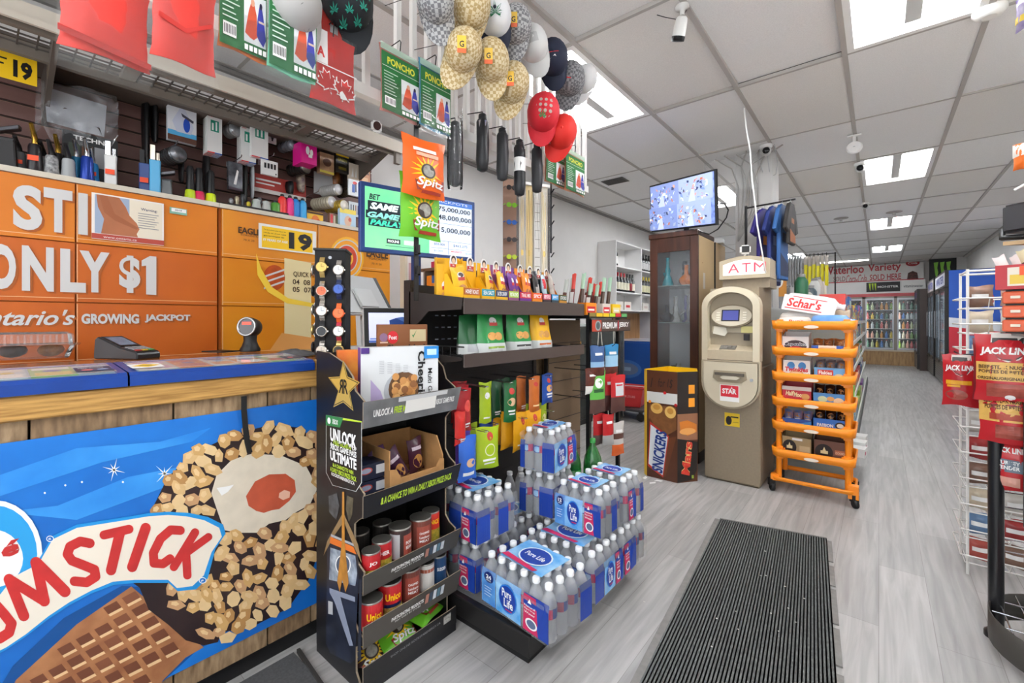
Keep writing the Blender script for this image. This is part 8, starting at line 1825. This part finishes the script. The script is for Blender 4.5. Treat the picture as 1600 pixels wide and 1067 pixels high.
b = MB(); b.box(-2.2,1.0,0,.48,2.0,2.43,mt('eceae8',.4)); b.box(-2.2,1.0,-.012,0,1.98,2.07,mt('c4565a',.4)); b.decals(FY(-.28,-.002,2.12),.75,.28,[('r',0,0,1,1,BLACK),('t','MONSTER',.34,.4,.95,.62,WHITE,.02)]+[('p',[(.07+.085*k,.9),(.13+.085*k,.9),(.12+.085*k,.08+.1*(k % 2)),(.1+.085*k,.3)],LIME) for k in range(3)]); b.decals(FY(.5,-.002,2.12),.5,.28,[('t','vitaminwater',.08,.35,.9,.62,mt('4a4a50',.4),.01),('r',-.02,0,-.01,1,LGREY)]); b.build('header',t)
b = MB(); b.box(-2.2,1.0,0,.48,0,.40,wood('a8875c','7d6040',4,(6,1,1))); b.box(-2.2,1.0,-.02,.48,.40,.44,mt('c4b8a4',.4)); b.build('plinth',t)
b = MB(); b.box(-2.2,1.0,.46,.48,.44,2.0,mt('3a3d40',.5)); b.build('back_panel',t)
dx = [-1.8,-1.07,-.34,.37,.98]
for x in dx: b = MB(); b.box(x-.035,x+.035,-.01,.06,.44,2.0,mt('7a736c',.3,.6)); b.build('door_post',t)
b = MB(); b.box(-2.2,1.0,-.01,.06,1.93,2.0,mt('7a736c',.3,.6)); b.build('door_head',t)
for a,c in zip(dx,dx[1:]):
    b = MB(); a += .035; c -= .035
    for q in ((a,a+.03,.45,1.93),(c-.03,c,.45,1.93),(a+.03,c-.03,.45,.49),(a+.03,c-.03,1.88,1.93)): b.box(q[0],q[1],-.03,.0,q[2],q[3],STEEL)
    o = b.build('door_frame',t)
    b = MB(); b.box(a+.03,c-.03,-.018,-.012,.49,1.88,film('e4eef0',.08,.02)); b.build('door_glass',t)
    b = MB(); b.box(c-.045,c-.03,-.06,-.03,1.0,1.4,STEEL); b.build('door_handle',t)
    ld = MB(); ld.box(a+.01,a+.03,.02,.05,.5,1.9,mt('fffaf0',.4,emit=4)); ld.build('door_lamp',t)
CZ = [.5,.77,1.05,1.33,1.6]
for z in CZ: b = MB(); b.box(-2.15,.97,.07,.45,z-.012,z,mt('c9cccc',.4)); b.build('shelf',t)
dc = ['d8c24a','7fae6a','c96a6a','4f7fc0','e3e0c8','d99a4a','b9c8a0','6a4a5a','c9d8e0','8fb84a','5a8a7a','e0b0a0']
dn = ['yellow','green','rose red','blue','cream','orange','pale green','plum','ice blue','lime','teal','peach']
for di,(a,c) in enumerate(zip(dx[1:],dx[2:])):
    for k,z in enumerate(CZ):
        n = 6
        for i in range(n):
            q = ra.randrange(12); x = a+.09+(c-a-.18)*i/(n-1); h = .2 if k != 3 else .17
            tt = thing('drink_bottle',dn[q]+' drink bottle on the ' +['lowest','second','middle','fourth','top'][k]+' board behind the ' +['partly hidden','full width','half hidden'][di]+' cooler door','drink bottle',(x,16.82,z+.001),0,'drinks in the walk in cooler')
            if k or i or di: pass
            b = MB(); b.lathe([(.03,0),(.036,.01),(.036,h*.6),(.014,h*.85),(.014,h)],mt(dc[q],.25,noise=.1),8); b.build('bottle_body',tt)
            b = MB(); b.lathe([(.016,h),(.016,h+.02)],mt(ra.choice(['e9e9e6','c83a3a','2a2a2c']),.4),8); b.build('cap',tt)
# tall green-claw poster
t = None
a = bw(1452,402,16.55); c = bw(1495,436,16.55); W2,H2 = c.x-a.x,a.z-c.z
b = MB(); b.box(0,W2,0,.01,0,H2,mt('141514',.4)); b.decals(FY(0,0,0),W2,H2,[('p',[(x,.84),(x+.17,.86),(x+.13,.6),(x+.17,.4),(x+.1,.12),(x+.06,.3),(x+.03,.55)],mt('8fd04a',.4)) for x in (.17,.4,.63)]); tag(b.build('claw_poster',loc=(a.x,16.588,min(c.z,CEIL-.02-H2))),'black square poster with three green claw marks high on the far column','poster')
# ---- upright black coolers along the right-hand wall
BKC = mt('1d1b1b',.35); BRC = mt('3a2e2a',.4)
def upright(y0,y1,xf,body,label,sidem,head,hz=2.25,nd=2):
    t = thing('upright_cooler',label,'cooler',(xf,y0,0))
    Wd = min(XR-.03,xf+.75)-xf; L = y1-y0
    b = MB(); b.box(.05,Wd,0,L,0,hz,body); b.build('cooler_body',t)
    if sidem:
        b = MB(); b.box(.055,Wd-.005,-.004,0,.02,hz-.01,sidem); b.decals(FY(.055,-.004,.02),Wd-.06,hz-.03,[('r',0,0,1,.52,mt('c4283a',.4)),('p',[(0,.52),(1,.48),(1,.56),(0,.6)],mt('e9eef4',.4)),('e',.6,.72,.26,.12,mt('e9eef4',.4)),('e',.6,.75,.25,.09,mt('c4283a',.4)),('e',.6,.68,.25,.06,mt('1d4fae',.4))]); b.build('side_panel',t)
    b = MB(); b.box(0,.05,0,L,hz-.32,hz,BKC); T = FNX(-.001,L,hz-.3); b.poly([(0.02,0.02,0),(L-.02,.02,0),(L-.02,.26,0),(.02,.26,0)],head,T); b.text('WATER',L*.12,.07,L*.88,.22,mt('3a4a9c',.4),T,.03,.1,.002); b.build('header',t)
    for k in range(nd):
        ya = L*k/nd+.02; yb2 = L*(k+1)/nd-.02
        b = MB(); b.box(.0,.05,ya,ya+.06,.42,hz-.33,BKC); b.box(.0,.05,yb2-.06,yb2,.42,hz-.33,BKC); b.box(-.01,.05,ya+.06,yb2-.06,.42,.48,BKC); b.box(-.01,.05,ya+.06,yb2-.06,hz-.39,hz-.33,BKC); b.build('door_frame',t)
        b = MB(); b.box(.002,.006,ya+.06,yb2-.06,.48,hz-.39,mt('a9c0d0',.06,alpha=.5,coat=.5)); b.box(.04,.05,ya+.06,yb2-.06,.48,hz-.39,mt('c4d2dc',.3,emit=.25)); b.build('door_glass',t)  # pale backing sheet behind the glass glows to stand in for interior lighting
        b = MB(); b.box(-.02,-.008,yb2-.05,yb2-.04,.9,1.5,STEEL); b.build('door_handle',t)
    b = MB(); b.box(0,.05,0,L,.04,.42,BKC)
    for k in range(7): b.box(-.004,0,.03,L-.03,.07+k*.048,.092+k*.048,mt('6a6865',.4,.3))
    b.build('grille',t)
upright(11.75,13.6,.97,BKC,'black two door upright cooler with a blue and red side, first along the aisle',mt('1f55b8',.35),mt('e6e8f2',.4))
upright(13.75,15.3,.95,BKC,'black upright cooler between the blue sided one and the brown one',None,mt('b0a8a4',.4))
upright(15.4,16.5,.76,BRC,'dark brown upright cooler standing beside the walk in cooler doors',None,mt('4a4440',.4),2.1,1)
# jerky rack and wire rack at the aisle's near corner
JC = (.62,2.56); RR = .245
t = thing('jerky_stand','black tube jerky display stand with curved base band at the aisle corner','display stand',(JC[0],JC[1],0))
PT = mt('17171a',.3,coat=.3)
pa = [atan2(2.76-JC[1],.40-JC[0]),0,0,0]
Pp = [(-.25,.1),(.2,.16),(.2,-.2),(-.12,-.22)]
for x,y in Pp: b = MB(); b.cyl((x,y,.02),(x,y,1.24),.024,PT,12); b.lathe([(.036,0),(.036,.02),(.026,.03)],PT,14,T=FZ(x,y,0)); b.build('post',t)
b = MB(); N = 32; arc = [(.285*cos(2*pi*i/N),.285*sin(2*pi*i/N)) for i in range(N)]
b.loft([[(x*k,y*k,z) for x,y in arc] for k,z in ((1,.04),(1,.15),(.985,.15),(.985,.04),(1,.04))],mt('4a4743',.45,.3),caps=False); b.build('base_band',t)
b = MB(); 
for k in range(9): xx =-.24+.06*k; hh = sqrt(max(0,.275 ** 2-xx*xx)); b.cyl((xx,-hh,.145),(xx,hh,.145),.003,CHROME,5)
for k in (-1,0,1): hh = sqrt(.275 ** 2-(.11*k) ** 2); b.cyl((-hh,.11*k,.149),(hh,.11*k,.149),.003,CHROME,5)
b.build('wire_tray',t)
b = MB()
for z in (.36,.41,.54,.6): b.cyl((-.25,.1,z),(.2,.16,z),.003,CHROME,5); b.cyl((-.12,-.22,z),(.2,-.2,z),.003,BLACK,5)
for x in (-.1,.0,.1): b.cyl((x,.145,.36),(x,.145,.8),.003,BLACK,5)
b.build('wire_grid',t)
b = MB(); b.box(-.19,.21,-.0,.02,.5,1.235,mt('2a2a2b',.5)); b.build('back_panel',t)
b = MB(); b.box(-.225,.23,-.24,.19,1.24,1.25,PT); b.build('top_deck',t)
JG = 'jerky bags on the black tube stand'
JRED = mt('c0252c',.25,noise=.15,scale=8); JBK = mt('2a2625',.3); JYL = mt('dcae5a',.35); MEATB = mt('7a3026',.35,noise=.6,hex2='b0584a',scale=26)
def jl(extra,mid,txt):
    return [('p',[(.27,1.0),(.78,1.0),(.8,.72),(.68,.62),(.52,.58),(.38,.62),(.25,.72)],mt('d8cfc8',.4)),('p',[(.29,.99),(.76,.99),(.78,.73),(.67,.635),(.52,.6),(.39,.635),(.27,.73)],JBK),('p',[(.45,.88),(.52,.84),(.6,.89),(.56,.8),(.48,.8)],RED),('t',"JACK LINK'S",.1,.665,.98,.8,WHITE,.04,.1)]+extra
big = lambda: jl([('r',.04,.3,.97,.575,JYL),('t','BEEF STEAK NUGGETS',.08,.475,.92,.53,mt('4a2a1a',.4),.03),('t','POPITES DE BIFTECK',.08,.41,.86,.46,mt('4a2a1a',.4),.03),('t','ORIGINAL/ORIGINALES',.06,.315,.8,.36,mt('3a2416',.4),.03),('r',.2,.06,.92,.26,MEATB),('e',.55,.06,.08,.04,WHITE)],JYL,'')
def jbag(name,label,px0,py0,px1,py1,d,m,art,seed,rz=None,bands=()):
    a = atZ((px0+px1)/2,py1,d); w = (px1-px0)*d/F_PX*1.02; h = (py1-py0)*d/F_PX
    return bag('jerky_bag',label,'snack bag',JG,(a.x,a.y,a.z),rz if rz is not None else atan2(-a.x,a.y) ,w,h,.045,m,art,seed=seed,bands=bands)
jbag('','large red and yellow beef nugget bag hung uppermost on the black post',1538,521,1608,627,1.72,JRED,big(),201)
jbag('','yellow and red beef nugget bag hung second, below the uppermost one',1543,612,1606,693,1.76,JRED,[('r',.02,.42,.98,.98,JYL),('t','BEEF STEAK NUGGETS',.1,.78,.9,.87,mt('4a2a1a',.4),.03),('t','POPITES DE BIFTECK',.12,.66,.8,.75,mt('4a2a1a',.4),.03),('r',.2,.46,.9,.58,mt('a8402a',.4)),('r',.3,.1,.9,.36,MEATB)],202)
jbag('','red jerky bag with a slate grey band hung third on the black stand',1560,692,1612,768,1.77,mt('c02c30',.25),[('p',[(.1,1),(.8,1),(.8,.75),(.5,.68),(.1,.8)],JBK),('t',"JACK LINK'S",.1,.76,.8,.9,WHITE,.04),('r',.0,.4,1,.66,mt('6a7684',.35)),('t','TURKEY',.14,.55,.6,.63,WHITE,.03),('t','TENDER',.14,.45,.6,.53,WHITE,.03),('r',.1,.1,.6,.3,mt('d9a090',.35))],203)
jbag('','red jerky bag hung out on a long hook ahead of the white wire rack',1480,554,1521,634,2.0,JRED,jl([('r',.12,.42,.8,.5,mt('e8a820',.4)),('r',.15,.37,.5,.41,mt('e8a820',.4)),('e',.4,.22,.3,.1,MEATB)],JYL,''),204)
jbag('','red jerky bag deep behind the uppermost nugget bag',1527,528,1560,625,1.9,mt('8a1f26',.3),[('r',.2,.3,.8,.6,JBK)],206)
a = atZ(1500,556,2.02); t2 = thing('long_hook','long thin black wire hook reaching out from the black tube stand','hook',a)
b = MB(); e_ = V((JC[0]-.2,JC[1]+.13,a.z+.03))-a; b.tube([(-.02,0,.02),(0,0,.006),tuple(e_)],.003,BLACK,5); b.build('wire',t2)
a = atZ(1592,905,1.62); bag('jerky_bag','yellow and red snack bag leaning in the wire tray of the black stand','snack bag',JG,(.50,2.36,.155),.5,.14,.22,.05,mt('b8262c',.3),[('p',[(.2,.4),(.9,.55),(1,1),(.4,.95)],YEL),('r',.3,.1,.9,.3,mt('6a6a72',.4))],seed=207)
bag('jerky_bag','red snack bag lying in the wire tray below the yellow one','snack bag',JG,(.62,2.46,.155),.3,.14,.18,.05,mt('c0302c',.3),[('r',.2,.3,.8,.6,WHITE)],seed=208)
# drawers and jerky tray on the stand's top deck
t = thing('orange_drawer_rack','black rack with three orange fronted drawers on the jerky stand','drawer rack',(JC[0]-.02,JC[1]-.05,1.251),radians(-20))
b = MB(); b.box(-.2,.22,-.14,.16,0,.16,BLACK); b.build('rack_body',t)
for k in range(3):
    b = MB(); b.box(-.205,.13,-.16,-.141,.006+k*.052,.05+k*.052,mt('d8603a',.4)); o = b.build('drawer',t,bev=.004)
    for x in (-.17,-.1,.02):
        b = MB(); b.box(x-.012,x+.012,-.168,-.16,.024+k*.052,.034+k*.052,mt('e6dcc8',.4)); b.build('pull',o)
b = MB(); b.box(.12,.2,-.168,-.166,.03,.12,WHITE); b.decals(FY(.12,-.168,.03),.08,.09,[('r',.3,.2,.7,.6,LGREY)]); b.build('price_tag',t)
t = thing('jerky_tray','red tray of wrapped meat sticks on top of the orange drawers','tray',(JC[0]-.02,JC[1]-.05,1.413),radians(-20))
b = MB(); b.box(-.22,.26,-.16,.14,0,.004,RED); b.box(-.22,.26,-.164,-.16,0,.09,mt('b83038',.4)); b.box(-.222,-.22,-.16,.14,0,.09,RED); b.build('tray_body',t)
for k,x in enumerate((-.19,-.11,-.02,.08,.19)):
    b = MB(); w = .06; b.box(x,x+w,-.166,-.1645,.012,.08,mt('e6dccc',.4)); b.decals(FY(x,-.166,.012),w,.068,[('r',.1,.1,.9,.6,[mt('e3c04a',.4),mt('cfd0cc',.4)][k % 2]),('r',.5,.55,1.1,1.05,mt('ef5a2a',.4))]); b.build('price_card',t)
rq = random.Random(31)
for i in range(14):
    x =-.19+.031*i; ht = .14+.05*rq.random() if i < 7 else .13
    t2 = thing('meat_stick',['pale wrapped meat stick leaning at the tray end by the wire rack','dark meat stick in a clear wrapper standing in the red tray','black and yellow jerky pack standing in the red tray'][0 if i < 2 else 1 if i < 7 else 2],'meat stick',t.matrix_basis @ V((x,-.08+.06*(i % 2),.0055)),radians(-20),'meat snacks in the red tray')
    t2.rotation_euler = (-.2,-.35+.02*i if i < 7 else 0,radians(-20))
    b = MB(); wd = .035 if i < 7 else .06
    cc = [mt('e3cfc8',.3),mt('5a2e26',.3,noise=.4,scale=30),JBK][0 if i < 2 else 1 if i < 7 else 2]; c2 = [mt('eadedb',.3),mt('cfc4a0',.3),mt('e8d01f',.4)][0 if i < 2 else 1 if i < 7 else 2]
    pouch(b,wd,ht+(.02 if i >= 7 else 0),.018,lambda u,v: cc if v < .66 else c2,nx=4,nz=9,seed=i); b.build('wrapper',t2)
# pale cabinet edge and shelf over it, with a small black speaker
b = MB(); b.box(0,.35,0,.3,0,.285,mt('c6cfcc',.4)); tag(b.build('grey_box',loc=(.70,2.44,1.251)),'pale grey upright box beside the orange drawers at the frame edge','box')
a = atZ(1567,383,1.9); t = thing('wall_bracket_shelf','light wooden shelf on a black bracket over the jerky stand','shelf',(a.x,a.y,1.62))
b = MB(); Wn = mt('c9ae82',.45,noise=.2,scale=5); b.add([(0,.0,0),(XR-a.x,-.5,0),(XR-a.x,.2,0),(.3,.2,0),(0,0,.016),(XR-a.x,-.5,.016),(XR-a.x,.2,.016),(.3,.2,.016)],[(3,2,1,0),(4,5,6,7),(0,1,5,4),(1,2,6,5),(2,3,7,6),(3,0,4,7)],Wn); b.build('board',t)
b = MB(); b.box(XR-a.x-.5,XR-a.x,-.12,-.08,-.04,-.001,BLACK); b.box(.12,.2,-.03,.03,-.03,-.001,BLACK); b.build('bracket',t)
q = atZ(1592,330,1.86); t = thing('speaker','small black speaker on the wooden shelf at the frame edge','speaker',(q.x+.03,q.y+.02,1.637),radians(-40))
b = MB(); b.box(-.06,.07,-.05,.07,.035,.155,mt('232326',.45)); b.build('speaker_body',t,bev=.01,seg=2); b = MB(); b.box(-.05,.06,-.053,-.05,.045,.145,mt('3a3a3d',.7)); b.build('mesh_front',t); b = MB(); b.tube([(-.085,0,.06),(-.075,-.02,.02),(0,-.03,.012),(.06,-.02,.012)],.012,BLACK,6); b.build('swivel_base',t)
# ---- white wire rack with small hung goods behind the black stand
t = thing('wire_rack','tall white wire basket rack stocked with snacks beyond the jerky stand','rack',(.52,3.35,0))
b = MB(); WW = mt('eceae6',.35)
for x,y in ((-.17,-.12),(.2,-.12),(-.17,.14),(.2,.14)): b.cyl((x,y,.0),(x,y,1.56-.0),.0065,WW,6)
b.tube([(-.17,-.12,1.55),(-.17,.14,1.55),(.2,.14,1.55),(.2,-.12,1.55)],.0065,WW,6,closed=True); b.build('posts',t)
for k in range(11):
    z = .06+.13*k; b = MB()
    b.tube([(-.2,-.16,z+.05),(.22,-.16,z+.05),(.22,.14,z+.05),(-.2,.14,z+.05)],.004,WW,5,closed=True)
    b.tube([(-.18,-.12,z),(.2,-.12,z),(.2,.14,z),(-.18,.14,z)],.0035,WW,5,closed=True)
    for i in range(6): xx =-.17+.073*i; b.tube([(xx,.14,z),(xx,-.12,z),(xx,-.16,z+.05)],.0022,WW,4)
    b.build('basket',t)
for k in range(11):
    z = .064+.13*k
    for i in range(3):
        x =-.12+.12*i
        cc = ['b8544a','d8d2ca','8a6a5a','6a8ab0','c9a090','a83a3a','d9c9b0'][(k*3+i*2) % 7]; nn_ = ['brick red','pale','brown','blue','pinkish','dark red','cream'][(k*3+i*2) % 7]
        bag('candy_bag',nn_+' candy bag in basket ' +['one','two','three','four','five','six','seven','eight','nine','ten','eleven'][k]+' counted from the floor, white wire rack','snack bag','candy bags in the white wire rack',(.52+x,3.35-.06,z+.003),RN.uniform(-.2,.2),.1,.11,.035,mt(cc,.3,noise=.3,scale=20),[('r',.2,.4,.8,.6,WHITE)],seed=300+k*3+i)
# orange and purple bags hanging high at the frame edge, thin wire hook and cable
def hi(px0,py0,px1,py1,d,m,lb,art):
    a = atZ((px0+px1)/2,py1,d); w = (px1-px0)*d/F_PX; h = (py1-py0)*d/F_PX
    o = bag('hung_bag',lb,'snack bag',None,(a.x,a.y,a.z),atan2(-a.x,a.y)-.5,w,h,.04,m,art,seed=int(px0))
    b = MB(); b.cyl((a.x,a.y,a.z+h-.01),(a.x,a.y,CEIL-.004),.003,BLACK,5); tag(b.build('hang_wire'),'thin wire from the ceiling holding the ' +lb.split(' bag')[0]+' bag','wire')
hi(1588,222,1622,263,1.75,mt('e8742a',.3),'orange and white chip bag hanging at the upper frame edge',[('r',0,.5,1,1,mt('e9e2da',.4))])
hi(1592,-10,1624,42,1.55,mt('5a3a8e',.3,noise=.5,hex2='b9b0c8',scale=20),'purple snack bag hanging by the smoke detector',[('r',0,.2,1,.4,mt('e0c04a',.4))])
a = atZ(1585,297,1.8); b = MB(); b.tube([(a.x,a.y,a.z),(a.x+.05,a.y-.02,a.z+.03),(a.x+.3,a.y-.1,a.z+.05),(XR-.002,a.y-.2,a.z+.05)],.005,WHITE,6); tag(b.build('white_hook'),'thin white hook rod reaching from the wall at the frame edge','hook')

# things fixed to the ceiling
q = onZ(1546,14,CEIL)
t = thing('smoke_detector','white round smoke detector on the ceiling at the end of the first light','smoke detector',(q.x,q.y,CEIL-.002))
b = MB(); b.lathe([(.07,0),(.07,-.015),(.055,-.035),(.03,-.042)],mt('e9e8e4',.4),24); b.build('body',t); b = MB(); b.lathe([(.06,-.02),(.062,-.024),(.06,-.028)],LGREY,24,caps=False); b.build('vent_ring',t)
def dome(px_,py_,lb,s=1.,d=None):
    q = onZ(px_,py_,CEIL)
    t = thing('dome_camera',lb,'camera',(q.x,q.y,CEIL-.006),RN.uniform(0,1),'small ceiling cameras'); t.scale = (s,s,s)
    b = MB(); b.lathe([(.055,0),(.055,-.02),(.045,-.03)],WHITE,20); b.build('mount_base',t)
    dv = V((-q.x,-q.y,-.5)).normalized(); b = MB(T=MX.Translation((0,0,-.055)) @ dv.to_track_quat('Z','Y').to_matrix().to_4x4()); b.lathe([(.02,-.045),(.042,-.03),(.045,0),(.04,.02),(.03,.03)],mt('c9c9c7',.4),18); b.build('eyeball',t); t.rotation_euler = (0,0,0)
    b = MB(T=MX.Translation((0,0,-.055)) @ dv.to_track_quat('Z','Y').to_matrix().to_4x4()); b.lathe([(.032,.026),(.03,.034),(.001,.036)],mt('18181a',.15),16); b.build('lens',t)
dome(1197,226,'white dome camera with dangling wires beside the long white cable',1.0)
dome(1344,254,'dark lensed dome camera at the corner of the second aisle light',1.0)
dome(1352,316,'small dome camera farther along, before the third aisle light',.9)
q = onZ(1197,224,CEIL); b = MB()
for k in range(3): b.tube([(q.x+.06*(k-1),q.y+.06,CEIL-.004),(q.x+.08*(k-1),q.y+.1,CEIL-.12-.03*k),(q.x-.05+.05*k,q.y+.2,CEIL-.25),(q.x-.15,q.y+.35,CEIL-.3),(q.x-.3,q.y+.5,CEIL-.12),(q.x-.4,q.y+.55,CEIL-.004)],.003,LGREY,4)
tag(b.build('loose_wires'),'thin loose grey wires drooping from the ceiling near a dome camera','wires')
q = atZ(1335,190,4.0); t = thing('motion_sensor','white round motion sensor hanging on a short stem by the ceiling grid','sensor',(q.x,q.y,CEIL-.006))
b = MB(); b.box(-.05,.05,-.02,.02,-.012,0,WHITE); b.cyl((0,0,-.01),(0,-.02,-.07),.014,WHITE,8); b.build('stem',t); b = MB(T=frame((0,-.04,-.125),(1,0,0),(0,.25,1))); b.lathe([(.05,-.02),(.06,-.008),(.06,.008),(.05,.02)],WHITE,22); b.decals(FZ(-.02,-.01,.0205),.04,.02,[('r',.3,.3,.7,.7,LGREY)]); b.build('round_body',t)
q = onZ(1066,8,CEIL); t = thing('bullet_camera','white bullet camera hanging from the ceiling before the hung caps','camera',(q.x,q.y,CEIL-.006))
b = MB(); b.lathe([(.035,0),(.035,-.012),(.012,-.02),(.012,-.05)],mt('d9d8d4',.4),16); b.build('mount',t)
b = MB(T=MX.Translation((0,.0,-.055)) @ MX.Rotation(.35,4,'Y') @ MX.Rotation(.3,4,'X')); b.lathe([(.022,0),(.03,-.01),(.034,-.05),(.034,-.1)],mt('e3e2de',.4),18); b.build('camera_body',t)
b = MB(T=MX.Translation((0,.0,-.055)) @ MX.Rotation(.35,4,'Y') @ MX.Rotation(.3,4,'X')); b.lathe([(.0345,-.09),(.0345,-.112),(.02,-.114)],BLACK,18); b.build('lens_shade',t)
b = MB(); b.tube([(.03,.02,0),(-.02,.03,-.05),(-.09,.0,-.02),(-.13,-.02,0)],.0025,BLACK,4); b.build('cable',t)
for x,y,lb in ((1314,341,'small round sprinkler plate on the ceiling before the third aisle light'),(1397,331,'little dark ceiling speaker plate above the third aisle light')):
    q = onZ(x,y,CEIL); t = thing('sprinkler',lb,'sprinkler',(q.x,q.y,CEIL-.001)); b = MB(); b.lathe([(.1,0),(.1,-.006),(.04,-.012)],mt('a8a39e',.5),18); b.build('plate',t); b = MB(); b.lathe([(.02,-.012),(.02,-.05),(.035,-.055)],mt('d8d8d6',.4),10); b.build('head',t)

# on the floor
MC = mt('666867',.95,noise=.35,scale=60,bump=.4)
P = [onZ(1125,812),onZ(1292,843),onZ(1307,1060),onZ(1004,1060)]
far0,far1 = P[0],P[1]; u = (P[0]-P[3]); v_ = (P[1]-P[2])
n0,n1 = P[3]-u.normalized()*.5,P[2]-v_.normalized()*.5
t = thing('entrance_mat','dark grey ribbed entrance mat with taped grey edges on the plank floor','mat',(0,0,0))
b = MB(); nr = 46
RIB = mt('4c4e4d',.95,noise=.4,scale=70,bump=.4)
for i in range(nr):
    a0,a1 = i/nr,(i+.55)/nr; a2 = (i+1)/nr
    A_,B_ = n0.lerp(n1,a0),n0.lerp(n1,a1); C_,D2 = far0.lerp(far1,a1),far0.lerp(far1,a0); E_,F_ = n0.lerp(n1,a2),far0.lerp(far1,a2)
    z = .009
    b.add([(A_.x,A_.y,z),(B_.x,B_.y,z),(C_.x,C_.y,z),(D2.x,D2.y,z)],[(0,1,2,3)],MC)
    b.add([(B_.x,B_.y,z),(B_.x,B_.y,z-.003),(C_.x,C_.y,z-.003),(C_.x,C_.y,z),(E_.x,E_.y,z-.003),(F_.x,F_.y,z-.003),(E_.x,E_.y,z),(F_.x,F_.y,z)],[(0,1,2,3),(1,4,5,2),(4,6,7,5)],RIB)
b.build('ribbed_pile',t)
b = MB(); b.add([(n0.x,n0.y,0),(n1.x,n1.y,0),(far1.x,far1.y,0),(far0.x,far0.y,0),(n0.x,n0.y,.006),(n1.x,n1.y,.006),(far1.x,far1.y,.006),(far0.x,far0.y,.006)],[(3,2,1,0),(4,5,6,7),(0,1,5,4),(1,2,6,5),(2,3,7,6),(3,0,4,7)],DARK); b.build('backing',t)
TP = mt('83807d',.7,noise=.2,scale=40)
def edge(a,c,w,segs):
    d = (c-a).normalized(); nrm = V((d.y,-d.x,0))*w
    for s0,s1 in segs:
        p,q = a.lerp(c,s0),a.lerp(c,s1); b = MB(); vs = [(p.x,p.y,.001),(q.x,q.y,.001),(q.x+nrm.x,q.y+nrm.y,.001),(p.x+nrm.x,p.y+nrm.y,.001)]
        b.add(vs+[(x,y,.007) for x,y,z in vs],[(3,2,1,0),(4,5,6,7),(0,1,5,4),(1,2,6,5),(2,3,7,6),(3,0,4,7)],TP); b.build('edge_tape',t)
edge(n0,far0,-.028,[(0,.995)]); edge(n1,far1,.022,[(.0,.30),(.33,.47),(.49,.66),(.68,.8),(.83,.985)]); edge(far0,far1,-.014,[(0,1)])
r = random.Random(17)
for k,(x,y) in enumerate(((1022,751),(1015,756),(1008,749))):
    q = onZ(x,y); b = MB(); b.add([(0,0,.001),(.05,.01,.001),(.06,.035,.004),(.01,.03,.001)],[(0,1,2,3)],WHITE); b.add([(0,0,.0),(.05,.01,.0),(.06,.035,.0),(.01,.03,.0)],[(3,2,1,0)],WHITE); tag(b.build('paper_scrap',loc=(q.x,q.y,.001),rz=k*.7),'torn white paper scrap on the floor before the chocolate bin','paper scrap','paper scraps on the floor')
b = MB()
for x,y in ((1099,818),(1170,830),(1194,861),(1187,899),(1195,899),(1225,916),(1118,966),(1152,983),(1215,986),(1203,958),(1255,935),(1148,955),(1230,950),(1242,972),(1110,1010),(1005,940)):
    q = onZ(x,y,.0095 if x > 1100 else .001); s = .0035+.002*r.random(); z = .0095 if x > 1100 else .0008
    b.box(q.x,q.x+s*1.6,q.y,q.y+s,z,z+.001,mt('d9d6d0',.6))
o = b.build('floor_crumbs'); tag(o,'tiny pale crumbs and paper bits scattered on the dark mat','crumbs',None,'stuff')
